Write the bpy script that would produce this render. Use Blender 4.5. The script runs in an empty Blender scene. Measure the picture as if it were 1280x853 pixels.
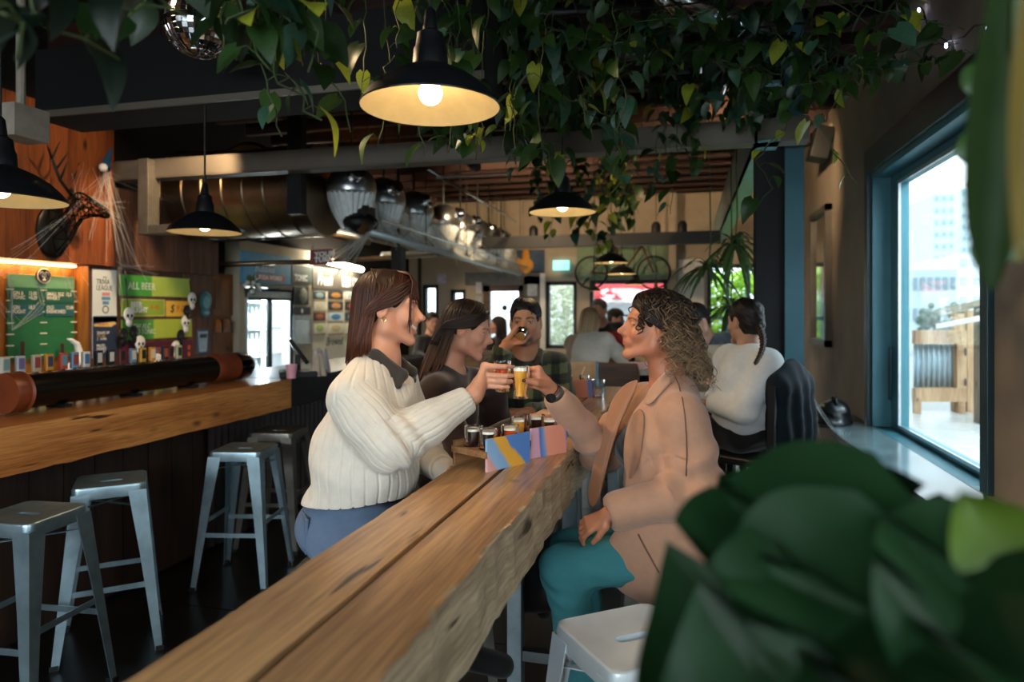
import bpy, math, random
import numpy as np
from mathutils import Vector, Matrix
random.seed(7); RNG = np.random.default_rng(7)
SC = bpy.context.scene; COL = SC.collection
R = math.radians; PI = math.pi
# ---------------------------------------------------------------- camera, world, light
YAW = R(14.46); SN, CS = math.sin(YAW), math.cos(YAW); F = 853.0; CH = 1.55
cam = bpy.data.cameras.new('camera'); camo = bpy.data.objects.new('camera', cam); COL.objects.link(camo)
cam.sensor_width = 36; cam.lens = 36 * F / 1280; cam.shift_y = -36.5 / 1280
camo.location = (0, 0, CH); camo.rotation_euler = (R(90), 0, YAW)
cam.clip_start = .02
cam.dof.use_dof = True; cam.dof.focus_distance = 2.2; cam.dof.aperture_fstop = 2.3
SC.camera = camo
SC.view_settings.view_transform = 'Standard'; SC.view_settings.look = 'None'
SC.view_settings.exposure = 0.32; SC.view_settings.gamma = 1.0
SC.cycles.max_bounces = 8; SC.cycles.diffuse_bounces = 4; SC.cycles.glossy_bounces = 4
SC.cycles.transmission_bounces = 8; SC.cycles.transparent_max_bounces = 16
SC.cycles.sample_clamp_indirect = 6; SC.cycles.use_denoising = True
W = bpy.data.worlds.new('sky'); SC.world = W; W.use_nodes = True
wn, wl = W.node_tree.nodes, W.node_tree.links
bg = wn['Background']
tc = wn.new('ShaderNodeTexCoord'); nz = wn.new('ShaderNodeTexNoise'); nz.inputs['Scale'].default_value = 2.2; nz.inputs['Detail'].default_value = 5
rp = wn.new('ShaderNodeValToRGB')
rp.color_ramp.elements[0].position = .35; rp.color_ramp.elements[0].color = (.66, .80, .88, 1)
rp.color_ramp.elements[1].position = .65; rp.color_ramp.elements[1].color = (.92, .97, 1, 1)
wl.new(tc.outputs['Generated'], nz.inputs['Vector']); wl.new(nz.outputs['Fac'], rp.inputs['Fac']); wl.new(rp.outputs['Color'], bg.inputs['Color'])
bg.inputs['Strength'].default_value = 3.2
def area(name, loc, to, sx, sy, power, col, spread=180):
    l = bpy.data.lights.new(name, 'AREA'); l.shape = 'RECTANGLE'; l.size = sx; l.size_y = sy; l.energy = power; l.color = col; l.spread = R(spread)
    o = bpy.data.objects.new(name, l); COL.objects.link(o); o.location = loc
    o.rotation_euler = (Vector(to) - Vector(loc)).to_track_quat('-Z', 'Y').to_euler(); return o
def spot(name, loc, to, power, col, ang=60, rad=.05, blend=.6):
    l = bpy.data.lights.new(name, 'SPOT'); l.energy = power; l.color = col; l.spot_size = R(ang); l.spot_blend = blend; l.shadow_soft_size = rad
    o = bpy.data.objects.new(name, l); COL.objects.link(o); o.location = loc
    o.rotation_euler = (Vector(to) - Vector(loc)).to_track_quat('-Z', 'Y').to_euler(); return o
COOL = (.72, .90, 1.0); WARM = (1.0, .66, .34)
# overcast daylight: falling through the window in view (from above, outside) and the glazed front behind the camera
area('daylight_side_window', (2.6, 4.2, 4.1), (.4, 3.6, 1.0), 3.4, 1.6, 420, COOL)
area('daylight_second_window', (1.85, -.7, 2.5), (-1.0, 1.6, .7), 1.7, 1.4, 26, COOL, 115)
area('daylight_front_window', (-1.4, -2.95, 2.6), (-1.3, 1.6, .5), 3.4, 1.5, 130, (.85, .94, 1), 110)
area('daylight_far_window', (-.6, 13.2, 3.4), (-1.2, 8, .9), 4.5, 1.6, 200, (.9, .97, 1))
# unseen warm spots; all but the curly woman's are added to brighten
SPOTS = [((-3.25, 3.55, 3.0), (-4.5, 4.0, 2.35), 26, 75), ((-3.2, 4.15, 3.0), (-4.5, 4.9, 1.6), 95, 70), ((-3.3, 6.0, 3.0), (-4.5, 7.9, 1.7), 260, 80), ((-2.3, 2.3, 3.0), (-.25, 2.3, 1.4), 140, 60), ((-2.2, 7.0, 3.1), (-1.6, 10.9, 2.0), 170, 110), ((.6, 5.6, 3.1), (-.2, 10.9, 1.8), 170, 100)]
for a_, b_, p_, g_ in SPOTS: spot('unseen_spotlight', a_, b_, p_, (1, .70, .40), g_)
# ---------------------------------------------------------------- pixel rays (photo pixels to points in the room)
def at(px, py, d):
    l = (px - 640) / F * d
    return Vector((-d * SN + l * CS, d * CS + l * SN, CH - (py - 390) / F * d))
def onx(px, py, X):
    t = (px - 640) / F; return at(px, py, X / (-SN + t * CS))
def ony(px, py, Y):
    t = (px - 640) / F; return at(px, py, Y / (CS + t * SN))
def onz(px, py, Z): return at(px, py, (CH - Z) * F / (py - 390))
# ---------------------------------------------------------------- tagging
def tag(o, label=None, cat=None, group=None, kind=None):
    if label: o['label'] = label
    if cat: o['category'] = cat
    if group: o['group'] = group
    if kind: o['kind'] = kind
    return o
def empty(name, loc=(0, 0, 0), rz=0, label=None, cat=None, group=None):
    o = bpy.data.objects.new(name, None); COL.objects.link(o); o.location = loc; o.rotation_euler = (0, 0, rz); o.empty_display_size = .05
    return tag(o, label, cat, group)
def dup(root, loc=None, rz=None, label=None, group=None):
    def cp(o, par):
        c = o.copy(); COL.objects.link(c)
        if par: c.parent = par
        for ch in list(o.children): cp(ch, c)
        return c
    r = cp(root, None)
    if loc is not None: r.location = loc
    if rz is not None: r.rotation_euler = (0, 0, rz)
    if label: r['label'] = label
    if group: r['group'] = group
    return r
# ---------------------------------------------------------------- materials
def lin(c):
    if isinstance(c, str):
        c = [int(c[i:i + 2], 16) / 255 for i in (0, 2, 4)]
        c = [x / 12.92 if x <= .04045 else ((x + .055) / 1.055) ** 2.4 for x in c]
    return (c[0], c[1], c[2], 1)
class NT:
    def __init__(s, name):
        s.m = bpy.data.materials.new(name); s.m.use_nodes = True; s.n = s.m.node_tree.nodes; s.l = s.m.node_tree.links
        s.b = s.n['Principled BSDF']
    def new(s, t, **kw):
        n = s.n.new('ShaderNode' + t)
        for k, v in kw.items():
            if k in n.inputs: n.inputs[k].default_value = v
            else: setattr(n, k, v)
        return n
    def link(s, a, b): s.l.new(a, b)
    def coord(s, scale=(1, 1, 1), kind='Object', rot=(0, 0, 0)):
        t = s.new('TexCoord'); m = s.new('Mapping'); m.inputs['Scale'].default_value = scale; m.inputs['Rotation'].default_value = rot
        s.link(t.outputs[kind], m.inputs['Vector']); return m.outputs['Vector']
    def noise(s, vec, scale, detail=4, rough=.55):
        n = s.new('TexNoise'); n.inputs['Scale'].default_value = scale; n.inputs['Detail'].default_value = detail; n.inputs['Roughness'].default_value = rough
        s.link(vec, n.inputs['Vector']); return n.outputs['Fac']
    def ramp(s, fac, stops):
        r = s.new('ValToRGB'); e = r.color_ramp.elements
        while len(e) < len(stops): e.new(.5)
        for i, (p, c) in enumerate(stops): e[i].position = p; e[i].color = lin(c)
        s.link(fac, r.inputs['Fac']); return r.outputs['Color']
    def mix(s, f, a, b, mode='MIX'):
        m = s.new('Mix'); m.data_type = 'RGBA'; m.blend_type = mode
        for i, v in ((0, f), (6, a), (7, b)):
            if hasattr(v, 'links'): s.link(v, m.inputs[i])
            else: m.inputs[i].default_value = v if i == 0 else lin(v)
        return m.outputs[2]
    def bump(s, h, st, dist=.01):
        b = s.new('Bump'); b.inputs['Strength'].default_value = st; b.inputs['Distance'].default_value = dist
        s.link(h, b.inputs['Height']); s.link(b.outputs['Normal'], s.b.inputs['Normal'])
    def set(s, **kw):
        for k, v in kw.items():
            k = k.replace('_', ' ')
            if hasattr(v, 'links'): s.link(v, s.b.inputs[k])
            else: s.b.inputs[k].default_value = lin(v) if k in ('Base Color', 'Emission Color') else v
        return s
MC = {}
def M(col, rough=.6, metal=0., var=.18, scale=12, bump=.0, spec=None, key=None, **kw):
    k = key or ('m', str(col), rough, metal, var, scale, bump, spec, str(kw))
    if k in MC: return MC[k]
    t = NT('mat_%d' % len(MC)); c = lin(col)
    v = t.coord(); f = t.noise(v, scale)
    dk = [x * (1 - var) for x in c[:3]]; lt = [min(1, x * (1 + var)) for x in c[:3]]
    t.set(Base_Color=t.ramp(f, [(.3, dk), (.7, lt)]), Roughness=rough, Metallic=metal, **kw)
    if spec is not None: t.b.inputs['Specular IOR Level'].default_value = spec
    if bump: t.bump(t.noise(v, scale * 6), bump, .004)
    MC[k] = t.m; return t.m
def wood(name, c1, c2, axis, rough=.45, ring=9, knots=True, bump=.25, dark=.5, coat=0., fine=1):
    t = NT(name); sc = [ring] * 3; sc[axis] = ring * .11
    info = t.new('ObjectInfo'); off = t.new('VectorMath', operation='ADD')
    t.link(t.coord(), off.inputs[0]); t.link(info.outputs['Random'], off.inputs[1])
    mp = t.new('Mapping'); mp.inputs['Scale'].default_value = sc; t.link(off.outputs[0], mp.inputs['Vector']); v = mp.outputs['Vector']
    g = t.noise(v, 1.3, 6, .6)
    s2 = [60] * 3; s2[axis] = 2.5
    mp2 = t.new('Mapping'); mp2.inputs['Scale'].default_value = s2; t.link(off.outputs[0], mp2.inputs['Vector'])
    f = t.noise(mp2.outputs['Vector'], 2.0, 3)
    col = t.ramp(g, [(.28, [x * dark for x in lin(c1)[:3]]), (.45, c1), (.62, c2), (.8, [x * .8 for x in lin(c1)[:3]])])
    col = t.mix(.45, col, t.ramp(f, [(.35, [x * .55 for x in lin(c1)[:3]]), (.65, c2)]), 'MIX')
    if knots:
        s3 = [7] * 3; s3[axis] = 3
        mp3 = t.new('Mapping'); mp3.inputs['Scale'].default_value = s3; t.link(off.outputs[0], mp3.inputs['Vector'])
        vo = t.new('TexVoronoi'); vo.inputs['Scale'].default_value = 1.0; t.link(mp3.outputs['Vector'], vo.inputs['Vector'])
        k = t.ramp(vo.outputs['Distance'], [(.05, (1, 1, 1)), (.17, (0, 0, 0))])
        gate = t.ramp(t.noise(off.outputs[0], 2.3, 1), [(.46, (0, 0, 0)), (.52, (1, 1, 1))])
        kk = t.mix(1.0, k, gate, 'MULTIPLY')
        col = t.mix(kk, col, [x * .16 for x in lin(c1)[:3]])
        s4 = [34] * 3; s4[axis] = 3.2
        mp4 = t.new('Mapping'); mp4.inputs['Scale'].default_value = s4; t.link(off.outputs[0], mp4.inputs['Vector'])
        ck = t.ramp(t.noise(mp4.outputs['Vector'], 1.0, 2, .5), [(.68, (0, 0, 0)), (.74, (1, 1, 1))]); col = t.mix(ck, col, [x * .12 for x in lin(c1)[:3]])
    t.set(Base_Color=col, Roughness=rough)
    if coat: t.set(Coat_Weight=coat, Coat_Roughness=.18)
    t.bump(f, bump, .003)
    return t.m
def vcol(name, rough=.5, spec=.5, sss=0., bump=0., bscale=200, sheen=0., aniso=0):
    if name in MC: return MC[name]
    t = NT(name); a = t.new('Attribute'); a.attribute_name = 'Col'
    v = t.coord(); f = t.noise(v, 40)
    t.set(Base_Color=t.mix(.12, a.outputs['Color'], t.ramp(f, [(.3, (.25, .25, .25)), (.7, (1, 1, 1))]), 'MULTIPLY'), Roughness=rough)
    t.b.inputs['Specular IOR Level'].default_value = spec
    if sss: t.set(Subsurface_Weight=sss, Subsurface_Scale=.008); t.b.inputs['Subsurface Radius'].default_value = (1, .35, .2)
    if sheen: t.set(Sheen_Weight=sheen)
    if bump: t.bump(t.noise(v, bscale, 2), bump, .003)
    MC[name] = t.m; return t.m
def glow(name, col, st):
    if name in MC: return MC[name]
    t = NT(name); t.set(Base_Color=col, Emission_Color=col, Emission_Strength=st); MC[name] = t.m; return t.m
def glassm(name, col=(1, 1, 1), rough=0., ior=1.45):
    if name in MC: return MC[name]
    t = NT(name); t.set(Base_Color=col, Roughness=rough, Transmission_Weight=1.0, IOR=ior); MC[name] = t.m; return t.m
def panem(name, tint=(.95, .99, 1)):
    if name in MC: return MC[name]
    t = NT(name); tr = t.new('BsdfTransparent'); gl = t.new('BsdfGlossy'); gl.inputs['Roughness'].default_value = .02
    tr.inputs['Color'].default_value = lin(tint); fr = t.new('LayerWeight'); pw = t.new('Math', operation='POWER'); pw.inputs[1].default_value = 4.0; t.link(fr.outputs['Facing'], pw.inputs[0])
    ml = t.new('Math', operation='MULTIPLY_ADD'); ml.inputs[1].default_value = .55; ml.inputs[2].default_value = .03; t.link(pw.outputs[0], ml.inputs[0])
    mx = t.new('MixShader'); t.link(ml.outputs[0], mx.inputs[0]); t.link(tr.outputs[0], mx.inputs[1]); t.link(gl.outputs[0], mx.inputs[2])
    t.link(mx.outputs[0], t.n['Material Output'].inputs['Surface']); MC[name] = t.m; return t.m
# ---------------------------------------------------------------- mesh builder
def frame(d):
    d = Vector(d).normalized(); u = Vector((0, 0, 1)) if abs(d.z) < .95 else Vector((1, 0, 0))
    a = d.cross(u).normalized(); return a, a.cross(d).normalized(), d
class MB:
    def __init__(s): s.v = []; s.f = []; s.c = []
    def add(s, vs, fs, col=None):
        n = len(s.v); s.v += [tuple(v) for v in vs]; s.f += [tuple(i + n for i in f) for f in fs]
        s.c += [col or (1, 1, 1)] * len(vs); return s
    def box(s, lo, hi, m=None, col=None):
        x0, y0, z0 = lo; x1, y1, z1 = hi
        vs = [(x0, y0, z0), (x1, y0, z0), (x1, y1, z0), (x0, y1, z0), (x0, y0, z1), (x1, y0, z1), (x1, y1, z1), (x0, y1, z1)]
        if m is not None: vs = [m @ Vector(v) for v in vs]
        return s.add(vs, [(3, 2, 1, 0), (4, 5, 6, 7), (0, 1, 5, 4), (1, 2, 6, 5), (2, 3, 7, 6), (3, 0, 4, 7)], col)
    def cbox(s, c, size, m=None, col=None):
        h = [x / 2 for x in size]
        mm = Matrix.Translation(c) @ (m.to_4x4() if m is not None else Matrix.Identity(4))
        return s.box((-h[0], -h[1], -h[2]), h, mm, col)
    def bar(s, a, b, w, t=None, col=None, up=None):
        a, b = Vector(a), Vector(b); t = t or w; x, y, z = frame(b - a)
        if up is not None: y = Vector(up); x = y.cross(z).normalized(); y = z.cross(x).normalized()
        vs = [p + x * (sx * w / 2) + y * (sy * t / 2) for p in (a, b) for sx, sy in ((-1, -1), (1, -1), (1, 1), (-1, 1))]
        return s.add(vs, [(3, 2, 1, 0), (4, 5, 6, 7), (0, 1, 5, 4), (1, 2, 6, 5), (2, 3, 7, 6), (3, 0, 4, 7)], col)
    def tube(s, pts, r, n=8, caps=True, col=None, flat=1., cols=None):
        pts = [Vector(p) for p in pts]; m = len(pts); rs = r if isinstance(r, (list, tuple, np.ndarray)) else [r] * m
        base = len(s.v); px = None
        for i, p in enumerate(pts):
            d = (pts[min(i + 1, m - 1)] - pts[max(i - 1, 0)])
            if d.length < 1e-9: d = Vector((0, 0, 1))
            d.normalize()
            if px is None: px, py, _ = frame(d)
            else:
                px = (px - d * px.dot(d)); px = px.normalized() if px.length > 1e-6 else frame(d)[0]
            py = d.cross(px)
            for k in range(n):
                a = 2 * PI * k / n
                s.v.append(tuple(p + px * (math.cos(a) * rs[i]) + py * (math.sin(a) * rs[i] * flat))); s.c.append((cols[i] if cols else col) or (1, 1, 1))
        for i in range(m - 1):
            for k in range(n):
                k2 = (k + 1) % n
                s.f.append((base + i * n + k, base + i * n + k2, base + (i + 1) * n + k2, base + (i + 1) * n + k))
        if caps:
            s.f.append(tuple(base + k for k in range(n))[::-1]); s.f.append(tuple(base + (m - 1) * n + k for k in range(n)))
        return s
    def lathe(s, prof, n=24, c=(0, 0, 0), axis=(0, 0, 1), col=None):
        x, y, z = frame(axis); c = Vector(c); base = len(s.v); m = len(prof)
        for r, h in prof:
            for k in range(n):
                a = 2 * PI * k / n; s.v.append(tuple(c + z * h + (x * math.cos(a) + y * math.sin(a)) * max(r, 1e-5))); s.c.append(col or (1, 1, 1))
        for i in range(m - 1):
            for k in range(n):
                k2 = (k + 1) % n; s.f.append((base + i * n + k, base + i * n + k2, base + (i + 1) * n + k2, base + (i + 1) * n + k))
        return s
    def ball(s, c, r, n=12, col=None):
        r = (r, r, r) if not hasattr(r, '__len__') else r; c = Vector(c); m = max(6, n // 2 + 2); base = len(s.v)
        for i in range(m + 1):
            t = PI * i / m
            for k in range(n):
                a = 2 * PI * k / n
                s.v.append((c.x + r[0] * math.sin(t) * math.cos(a), c.y + r[1] * math.sin(t) * math.sin(a), c.z + r[2] * math.cos(t))); s.c.append(col or (1, 1, 1))
        for i in range(m):
            for k in range(n):
                k2 = (k + 1) % n; s.f.append((base + i * n + k, base + (i + 1) * n + k, base + (i + 1) * n + k2, base + i * n + k2))
        return s
    def prism(s, pts, t, o=(0, 0, 0), u=(1, 0, 0), v=(0, 0, 1), col=None):
        o, u, v = Vector(o), Vector(u), Vector(v); w = u.cross(v).normalized(); n = len(pts)
        vs = [o + u * a + v * b for a, b in pts] + [o + u * a + v * b + w * t for a, b in pts]
        return s.add(vs, [tuple(range(n))[::-1], tuple(range(n, 2 * n))] + [(i, (i + 1) % n, (i + 1) % n + n, i + n) for i in range(n)], col)
    def grid(s, fn, nu, nv, col=None, close_u=False):
        base = len(s.v)
        for j in range(nv + 1):
            for i in range(nu + (0 if close_u else 1)): s.v.append(tuple(fn(i / nu, j / nv))); s.c.append(col or (1, 1, 1))
        w = nu if close_u else nu + 1
        for j in range(nv):
            for i in range(nu):
                i2 = (i + 1) % w
                s.f.append((base + j * w + i, base + j * w + i2, base + (j + 1) * w + i2, base + (j + 1) * w + i))
        return s
    def build(s, name, mat, parent=None, bev=0., smooth=None, solid=0., sub=0, loc=None, vc=False):
        me = bpy.data.meshes.new(name); me.from_pydata(s.v, [], s.f)
        if vc:
            a = me.color_attributes.new('Col', 'FLOAT_COLOR', 'POINT')
            a.data.foreach_set('color', np.hstack([np.array([c[:3] for c in s.c], 'f4'), np.ones((len(s.c), 1), 'f4')]).ravel())
        o = bpy.data.objects.new(name, me); COL.objects.link(o); me.materials.append(mat)
        if smooth is None: smooth = False
        if smooth:
            me.polygons.foreach_set('use_smooth', [True] * len(me.polygons))
            if smooth != 'all':
                me.set_sharp_from_angle(angle=R(38))
        if bev:
            b = o.modifiers.new('bevel', 'BEVEL'); b.width = bev; b.segments = 2; b.limit_method = 'ANGLE'
        if solid:
            b = o.modifiers.new('solid', 'SOLIDIFY'); b.thickness = solid; b.offset = 0
        if sub:
            b = o.modifiers.new('sub', 'SUBSURF'); b.levels = sub; b.render_levels = sub
        if parent: o.parent = parent
        if loc is not None: o.location = loc
        return o
def box(name, lo, hi, mat, parent=None, bev=0.): return MB().box(lo, hi).build(name, mat, parent, bev)
def struct(o, label=None, cat='structure'):
    o['kind'] = 'structure'
    if label: o['label'] = label; o['category'] = cat
    return o
def text(body, size, o, u, v, mat, parent, name='lettering', ext=.002, align='LEFT', sx=1., shear=0., bold=0.):
    c = bpy.data.curves.new('t', 'FONT'); c.body = body; c.size = size; c.extrude = ext; c.align_x = align; c.resolution_u = 2; c.shear = shear; c.offset = bold; c.space_line = .8
    to = bpy.data.objects.new('t', c); COL.objects.link(to)
    me = bpy.data.meshes.new_from_object(to); COL.objects.unlink(to); bpy.data.objects.remove(to)
    u, v = Vector(u).normalized(), Vector(v).normalized(); w = u.cross(v)
    m = Matrix((u * sx, v, w)).transposed().to_4x4(); m.translation = Vector(o); me.transform(m)
    me.materials.clear(); me.materials.append(mat); ob = bpy.data.objects.new(name, me); COL.objects.link(ob); ob.parent = parent; return ob
# ================================================================ materials used in many places
TEAL = M('3d707b', .38, .3, .12, 5, spec=.6); TEALD = M('22393f', .42, .3, .15, 6)
BLACK = M('101214', .5, .2, .2, 8); BLACKM = M('070708', .85, 0, .2, 8); GREYB = M('6e665b', .5, .25, .12, 3)
PLASTER = M('8f8070', .85, 0, .16, 2.2, .25); TAN = M('b3a48e', .75, 0, .1, 4, .1); WHITEP = M('e8e6e0', .7, 0, .05, 6)
STEEL = M('b9bdc0', .28, .95, .1, 14); STEELD = M('55585a', .35, .9, .2, 10); DARKST = M('2c2e30', .45, .7, .2, 10)
CHROME = M('d6d8da', .16, 1., .05, 10); DUCTM = M('8d7a62', .3, .95, .25, 3)
FLOORM = M('0d0c0c', .28, 0, .4, 3, .1, spec=.5); RED_WOOD = wood('joist_wood', '2b1610', '4a2617', 0, .7, 6, True, .2)
WALLWOOD = wood('wall_plank_wood', '70371a', 'a65a2b', 2, .55, 5, True, .3, .6)
WALLWOOD2 = wood('lower_and_shaded_wood', '53352a', '79533f', 2, .6, 6, True, .3, .6)
NICHEW = wood('niche_wood', '93541f', 'c98336', 2, .5, 6, False, .2, .7)
BARW = wood('bar_timber', 'a4632f', 'd59552', 1, .32, 6, True, .2, .5, .5)
TABW = wood('table_timber', '855f3d', 'c09768', 1, .34, 7, True, .35, .5, .3)
TABS = wood('table_sawn_side', '8f7a5e', 'c0aa88', 1, .7, 10, True, .6, .6)
DARKW = wood('dark_wood', '22160f', '38251a', 2, .5, 8, False, .2)
BRW = wood('brown_wood', '4b2d1a', '6d4528', 0, .5, 8, False, .2)
CABW = wood('cabinet_wood', '7a4620', 'a86a34', 2, .45, 6, False, .2)
GATEW = wood('gate_wood', 'a5805c', 'd0b08a', 2, .7, 8, True, .2)
PANE = panem('window_glass')
# ================================================================ floor, ceiling, walls
XL, XR, YF, YB, HC = -4.5, 1.3, 11.0, -2.6, 3.6
fl = struct(box('floor', (XL - .4, YB - .2, -.06), (XR + .2, YF + .2, -.006), M('060606', .6)))
tm = None
for i in range(5):
    for j in range(12):
        w, h = (XR - XL) / 5, (YF - YB) / 12
        x, y = XL + i * w, YB + j * h
        if tm is None:
            o = MB().box((.003, .003, -.006), (w - .003, h - .003, 0)).build('floor_tile', FLOORM, fl, loc=(x, y, 0)); tm = o
        else:
            o = tm.copy(); COL.objects.link(o); o.location = (x, y, 0)
ceil = struct(box('ceiling', (XL - .4, YB - .2, HC), (XR + .2, YF + .2, HC + .1), M('0e0b0a', .9)))
for k in range(16):
    y = 3.9 + k * .45
    o = box('joist', (XL + .06, y, HC - .22), (XR - .02, y + .07, HC), RED_WOOD, ceil)
for k in range(5):
    box('joist', (-2.9 + k * .8, -1.5, HC - .24), (-2.82 + k * .8, 3.6, HC), RED_WOOD, ceil)
# right wall with the window in view and one more behind the camera's shoulder
wr = struct(MB().box((1.3, YB, -.06), (1.5, YF, .70)).box((1.3, YB, 2.56), (1.5, YF, HC)).box((1.3, YB, .7), (1.5, -1.6, 2.56))
            .box((1.3, .2, .7), (1.5, 3.5, 2.56)).box((1.3, 5.5, .7), (1.5, YF, 2.56)).build('wall_right', PLASTER))
w1 = struct(empty('window_1'), None)
# casing on the wall face, lined reveal, inner frame, glass
cs = MB()
for lo, hi in (((1.27, 3.42, 2.56), (1.3, 5.58, 2.74)), ((1.27, 5.5, .72), (1.3, 5.58, 2.56)), ((1.27, 3.42, .74), (1.3, 3.5, 2.56))): cs.box(lo, hi)
cs.build('casing', TEALD, w1, .004)
rv = MB().box((1.3, 5.46, .7), (1.52, 5.5, 2.56)).box((1.3, 3.5, .7), (1.52, 3.54, 2.56)).box((1.3, 3.54, 2.52), (1.52, 5.46, 2.56)).box((1.3, 3.54, .70), (1.52, 5.46, .72))
rv.build('reveal', TEAL, w1)
fr = MB()
for lo, hi in (((1.42, 5.24, .72), (1.48, 5.46, 2.52)), ((1.42, 3.54, .72), (1.48, 3.70, 2.52)), ((1.42, 3.70, 2.44), (1.48, 5.24, 2.52)), ((1.42, 3.70, .72), (1.48, 5.24, .76))): fr.box(lo, hi)
fr.build('window_frame', TEAL, w1, .006)
g = MB()
for lo, hi in (((1.405, 5.22, .75), (1.42, 5.245, 2.46)), ((1.405, 3.69, .75), (1.42, 3.715, 2.46)), ((1.405, 3.69, 2.435), (1.42, 5.245, 2.46)), ((1.405, 3.69, .75), (1.42, 5.245, .77))): g.box(lo, hi)
g.build('glazing_bead', STEEL, w1)
box('window_pane', (1.445, 3.70, .76), (1.452, 5.24, 2.44), PANE, w1)
hp = [(1.40, 5.36, 1.3), (1.395, 5.36, .98), (1.395, 5.37, .93), (1.395, 5.40, .92), (1.395, 5.42, .95), (1.40, 5.43, 1.3)]
MB().tube(hp, .005, 6).build('pull_cord', STEELD, w1)
w2 = struct(empty('window_2'))
MB().box((1.42, -1.6, .7), (1.48, -1.5, 2.56)).box((1.42, .1, .7), (1.48, .2, 2.56)).box((1.42, -1.6, 2.46), (1.48, .2, 2.56)).box((1.42, -1.6, .7), (1.48, .2, .78)).build('window_frame', TEAL, w2)
# back wall behind the camera: glazed front
wb = struct(MB().box((XL, YB - .15, 0), (XR, YB, .7)).box((XL, YB - .15, 2.4), (XR, YB, HC)).box((XL, YB - .15, .7), (-3.1, YB, 2.4)).box((.3, YB - .15, .7), (XR, YB, 2.4)).build('wall_back', PLASTER))
# left wall: back of the bar, planks fixed to it
FY0, FY1 = onx(306, 400, XL).y, onx(367, 400, XL).y
wl_ = struct(MB().box((XL - .35, YB, 0), (XL - .18, FY0, HC)).box((XL - .35, FY1, 0), (XL - .18, YF, HC)).box((XL - .35, FY0, 1.9), (XL - .18, FY1, HC)).build('wall_left', M('1a1310', .9)))
def plankrow(x0, x1, y0, y1, z0, z1, w, mat, name='plank'):
    y = y0
    while y < y1 - .01:
        e = min(y + w * random.uniform(.9, 1.15), y1)
        if y1 - e < .05: e = y1
        d = random.uniform(0, .006)
        MB().box((x0, y + .0015, z0), (x1 + d, e - .0015, z1)).build(name, mat, wl_); y = e
YN0, YN1, ZN0, ZN1 = onx(-8, 400, XL).y, onx(110, 400, XL).y, 1.0, onx(10, 325, XL).z
plankrow(XL - .17, XL + .05, 1.2, onx(136, 300, XL).y, ZN1 + .01, 3.05, .16, WALLWOOD)
plankrow(XL - .17, XL + .05, onx(136, 300, XL).y, onx(267, 300, XL).y, onx(140, 335, XL).z, 2.55, .16, WALLWOOD2)  # darker wood here paints in the shade of beam and ducts
plankrow(XL - .17, XL, 1.2, YN0, .9, ZN1, .17, WALLWOOD2)
plankrow(XL - .17, XL, YN1, onx(267, 300, XL).y, .9, onx(140, 335, XL).z, .2, WALLWOOD2)
nb = MB().box((XL - .17, YN0, ZN0), (XL - .13, YN1, ZN1)); nb.build('niche_back', NICHEW, wl_)
box('niche_side', (XL - .17, YN1, ZN0), (XL + .002, YN1 + .03, ZN1), NICHEW, wl_)
box('niche_side', (XL - .17, YN0 - .03, ZN0), (XL + .002, YN0, ZN1), NICHEW, wl_)
# warm strip light under the soffit over the niche and over the boards
for nm, y0, y1, pw in (('bar_strip_light', YN0 + .1, YN1 - .05, 3.0), ):
    s_ = MB().box((XL - .1, y0, ZN1 - .012), (XL - .06, y1, ZN1)).build(nm, glow('strip_glow', (1, .62, .28), 18))
    tag(s_, 'thin warm light strip under the soffit above the green menu board', 'light')
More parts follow.
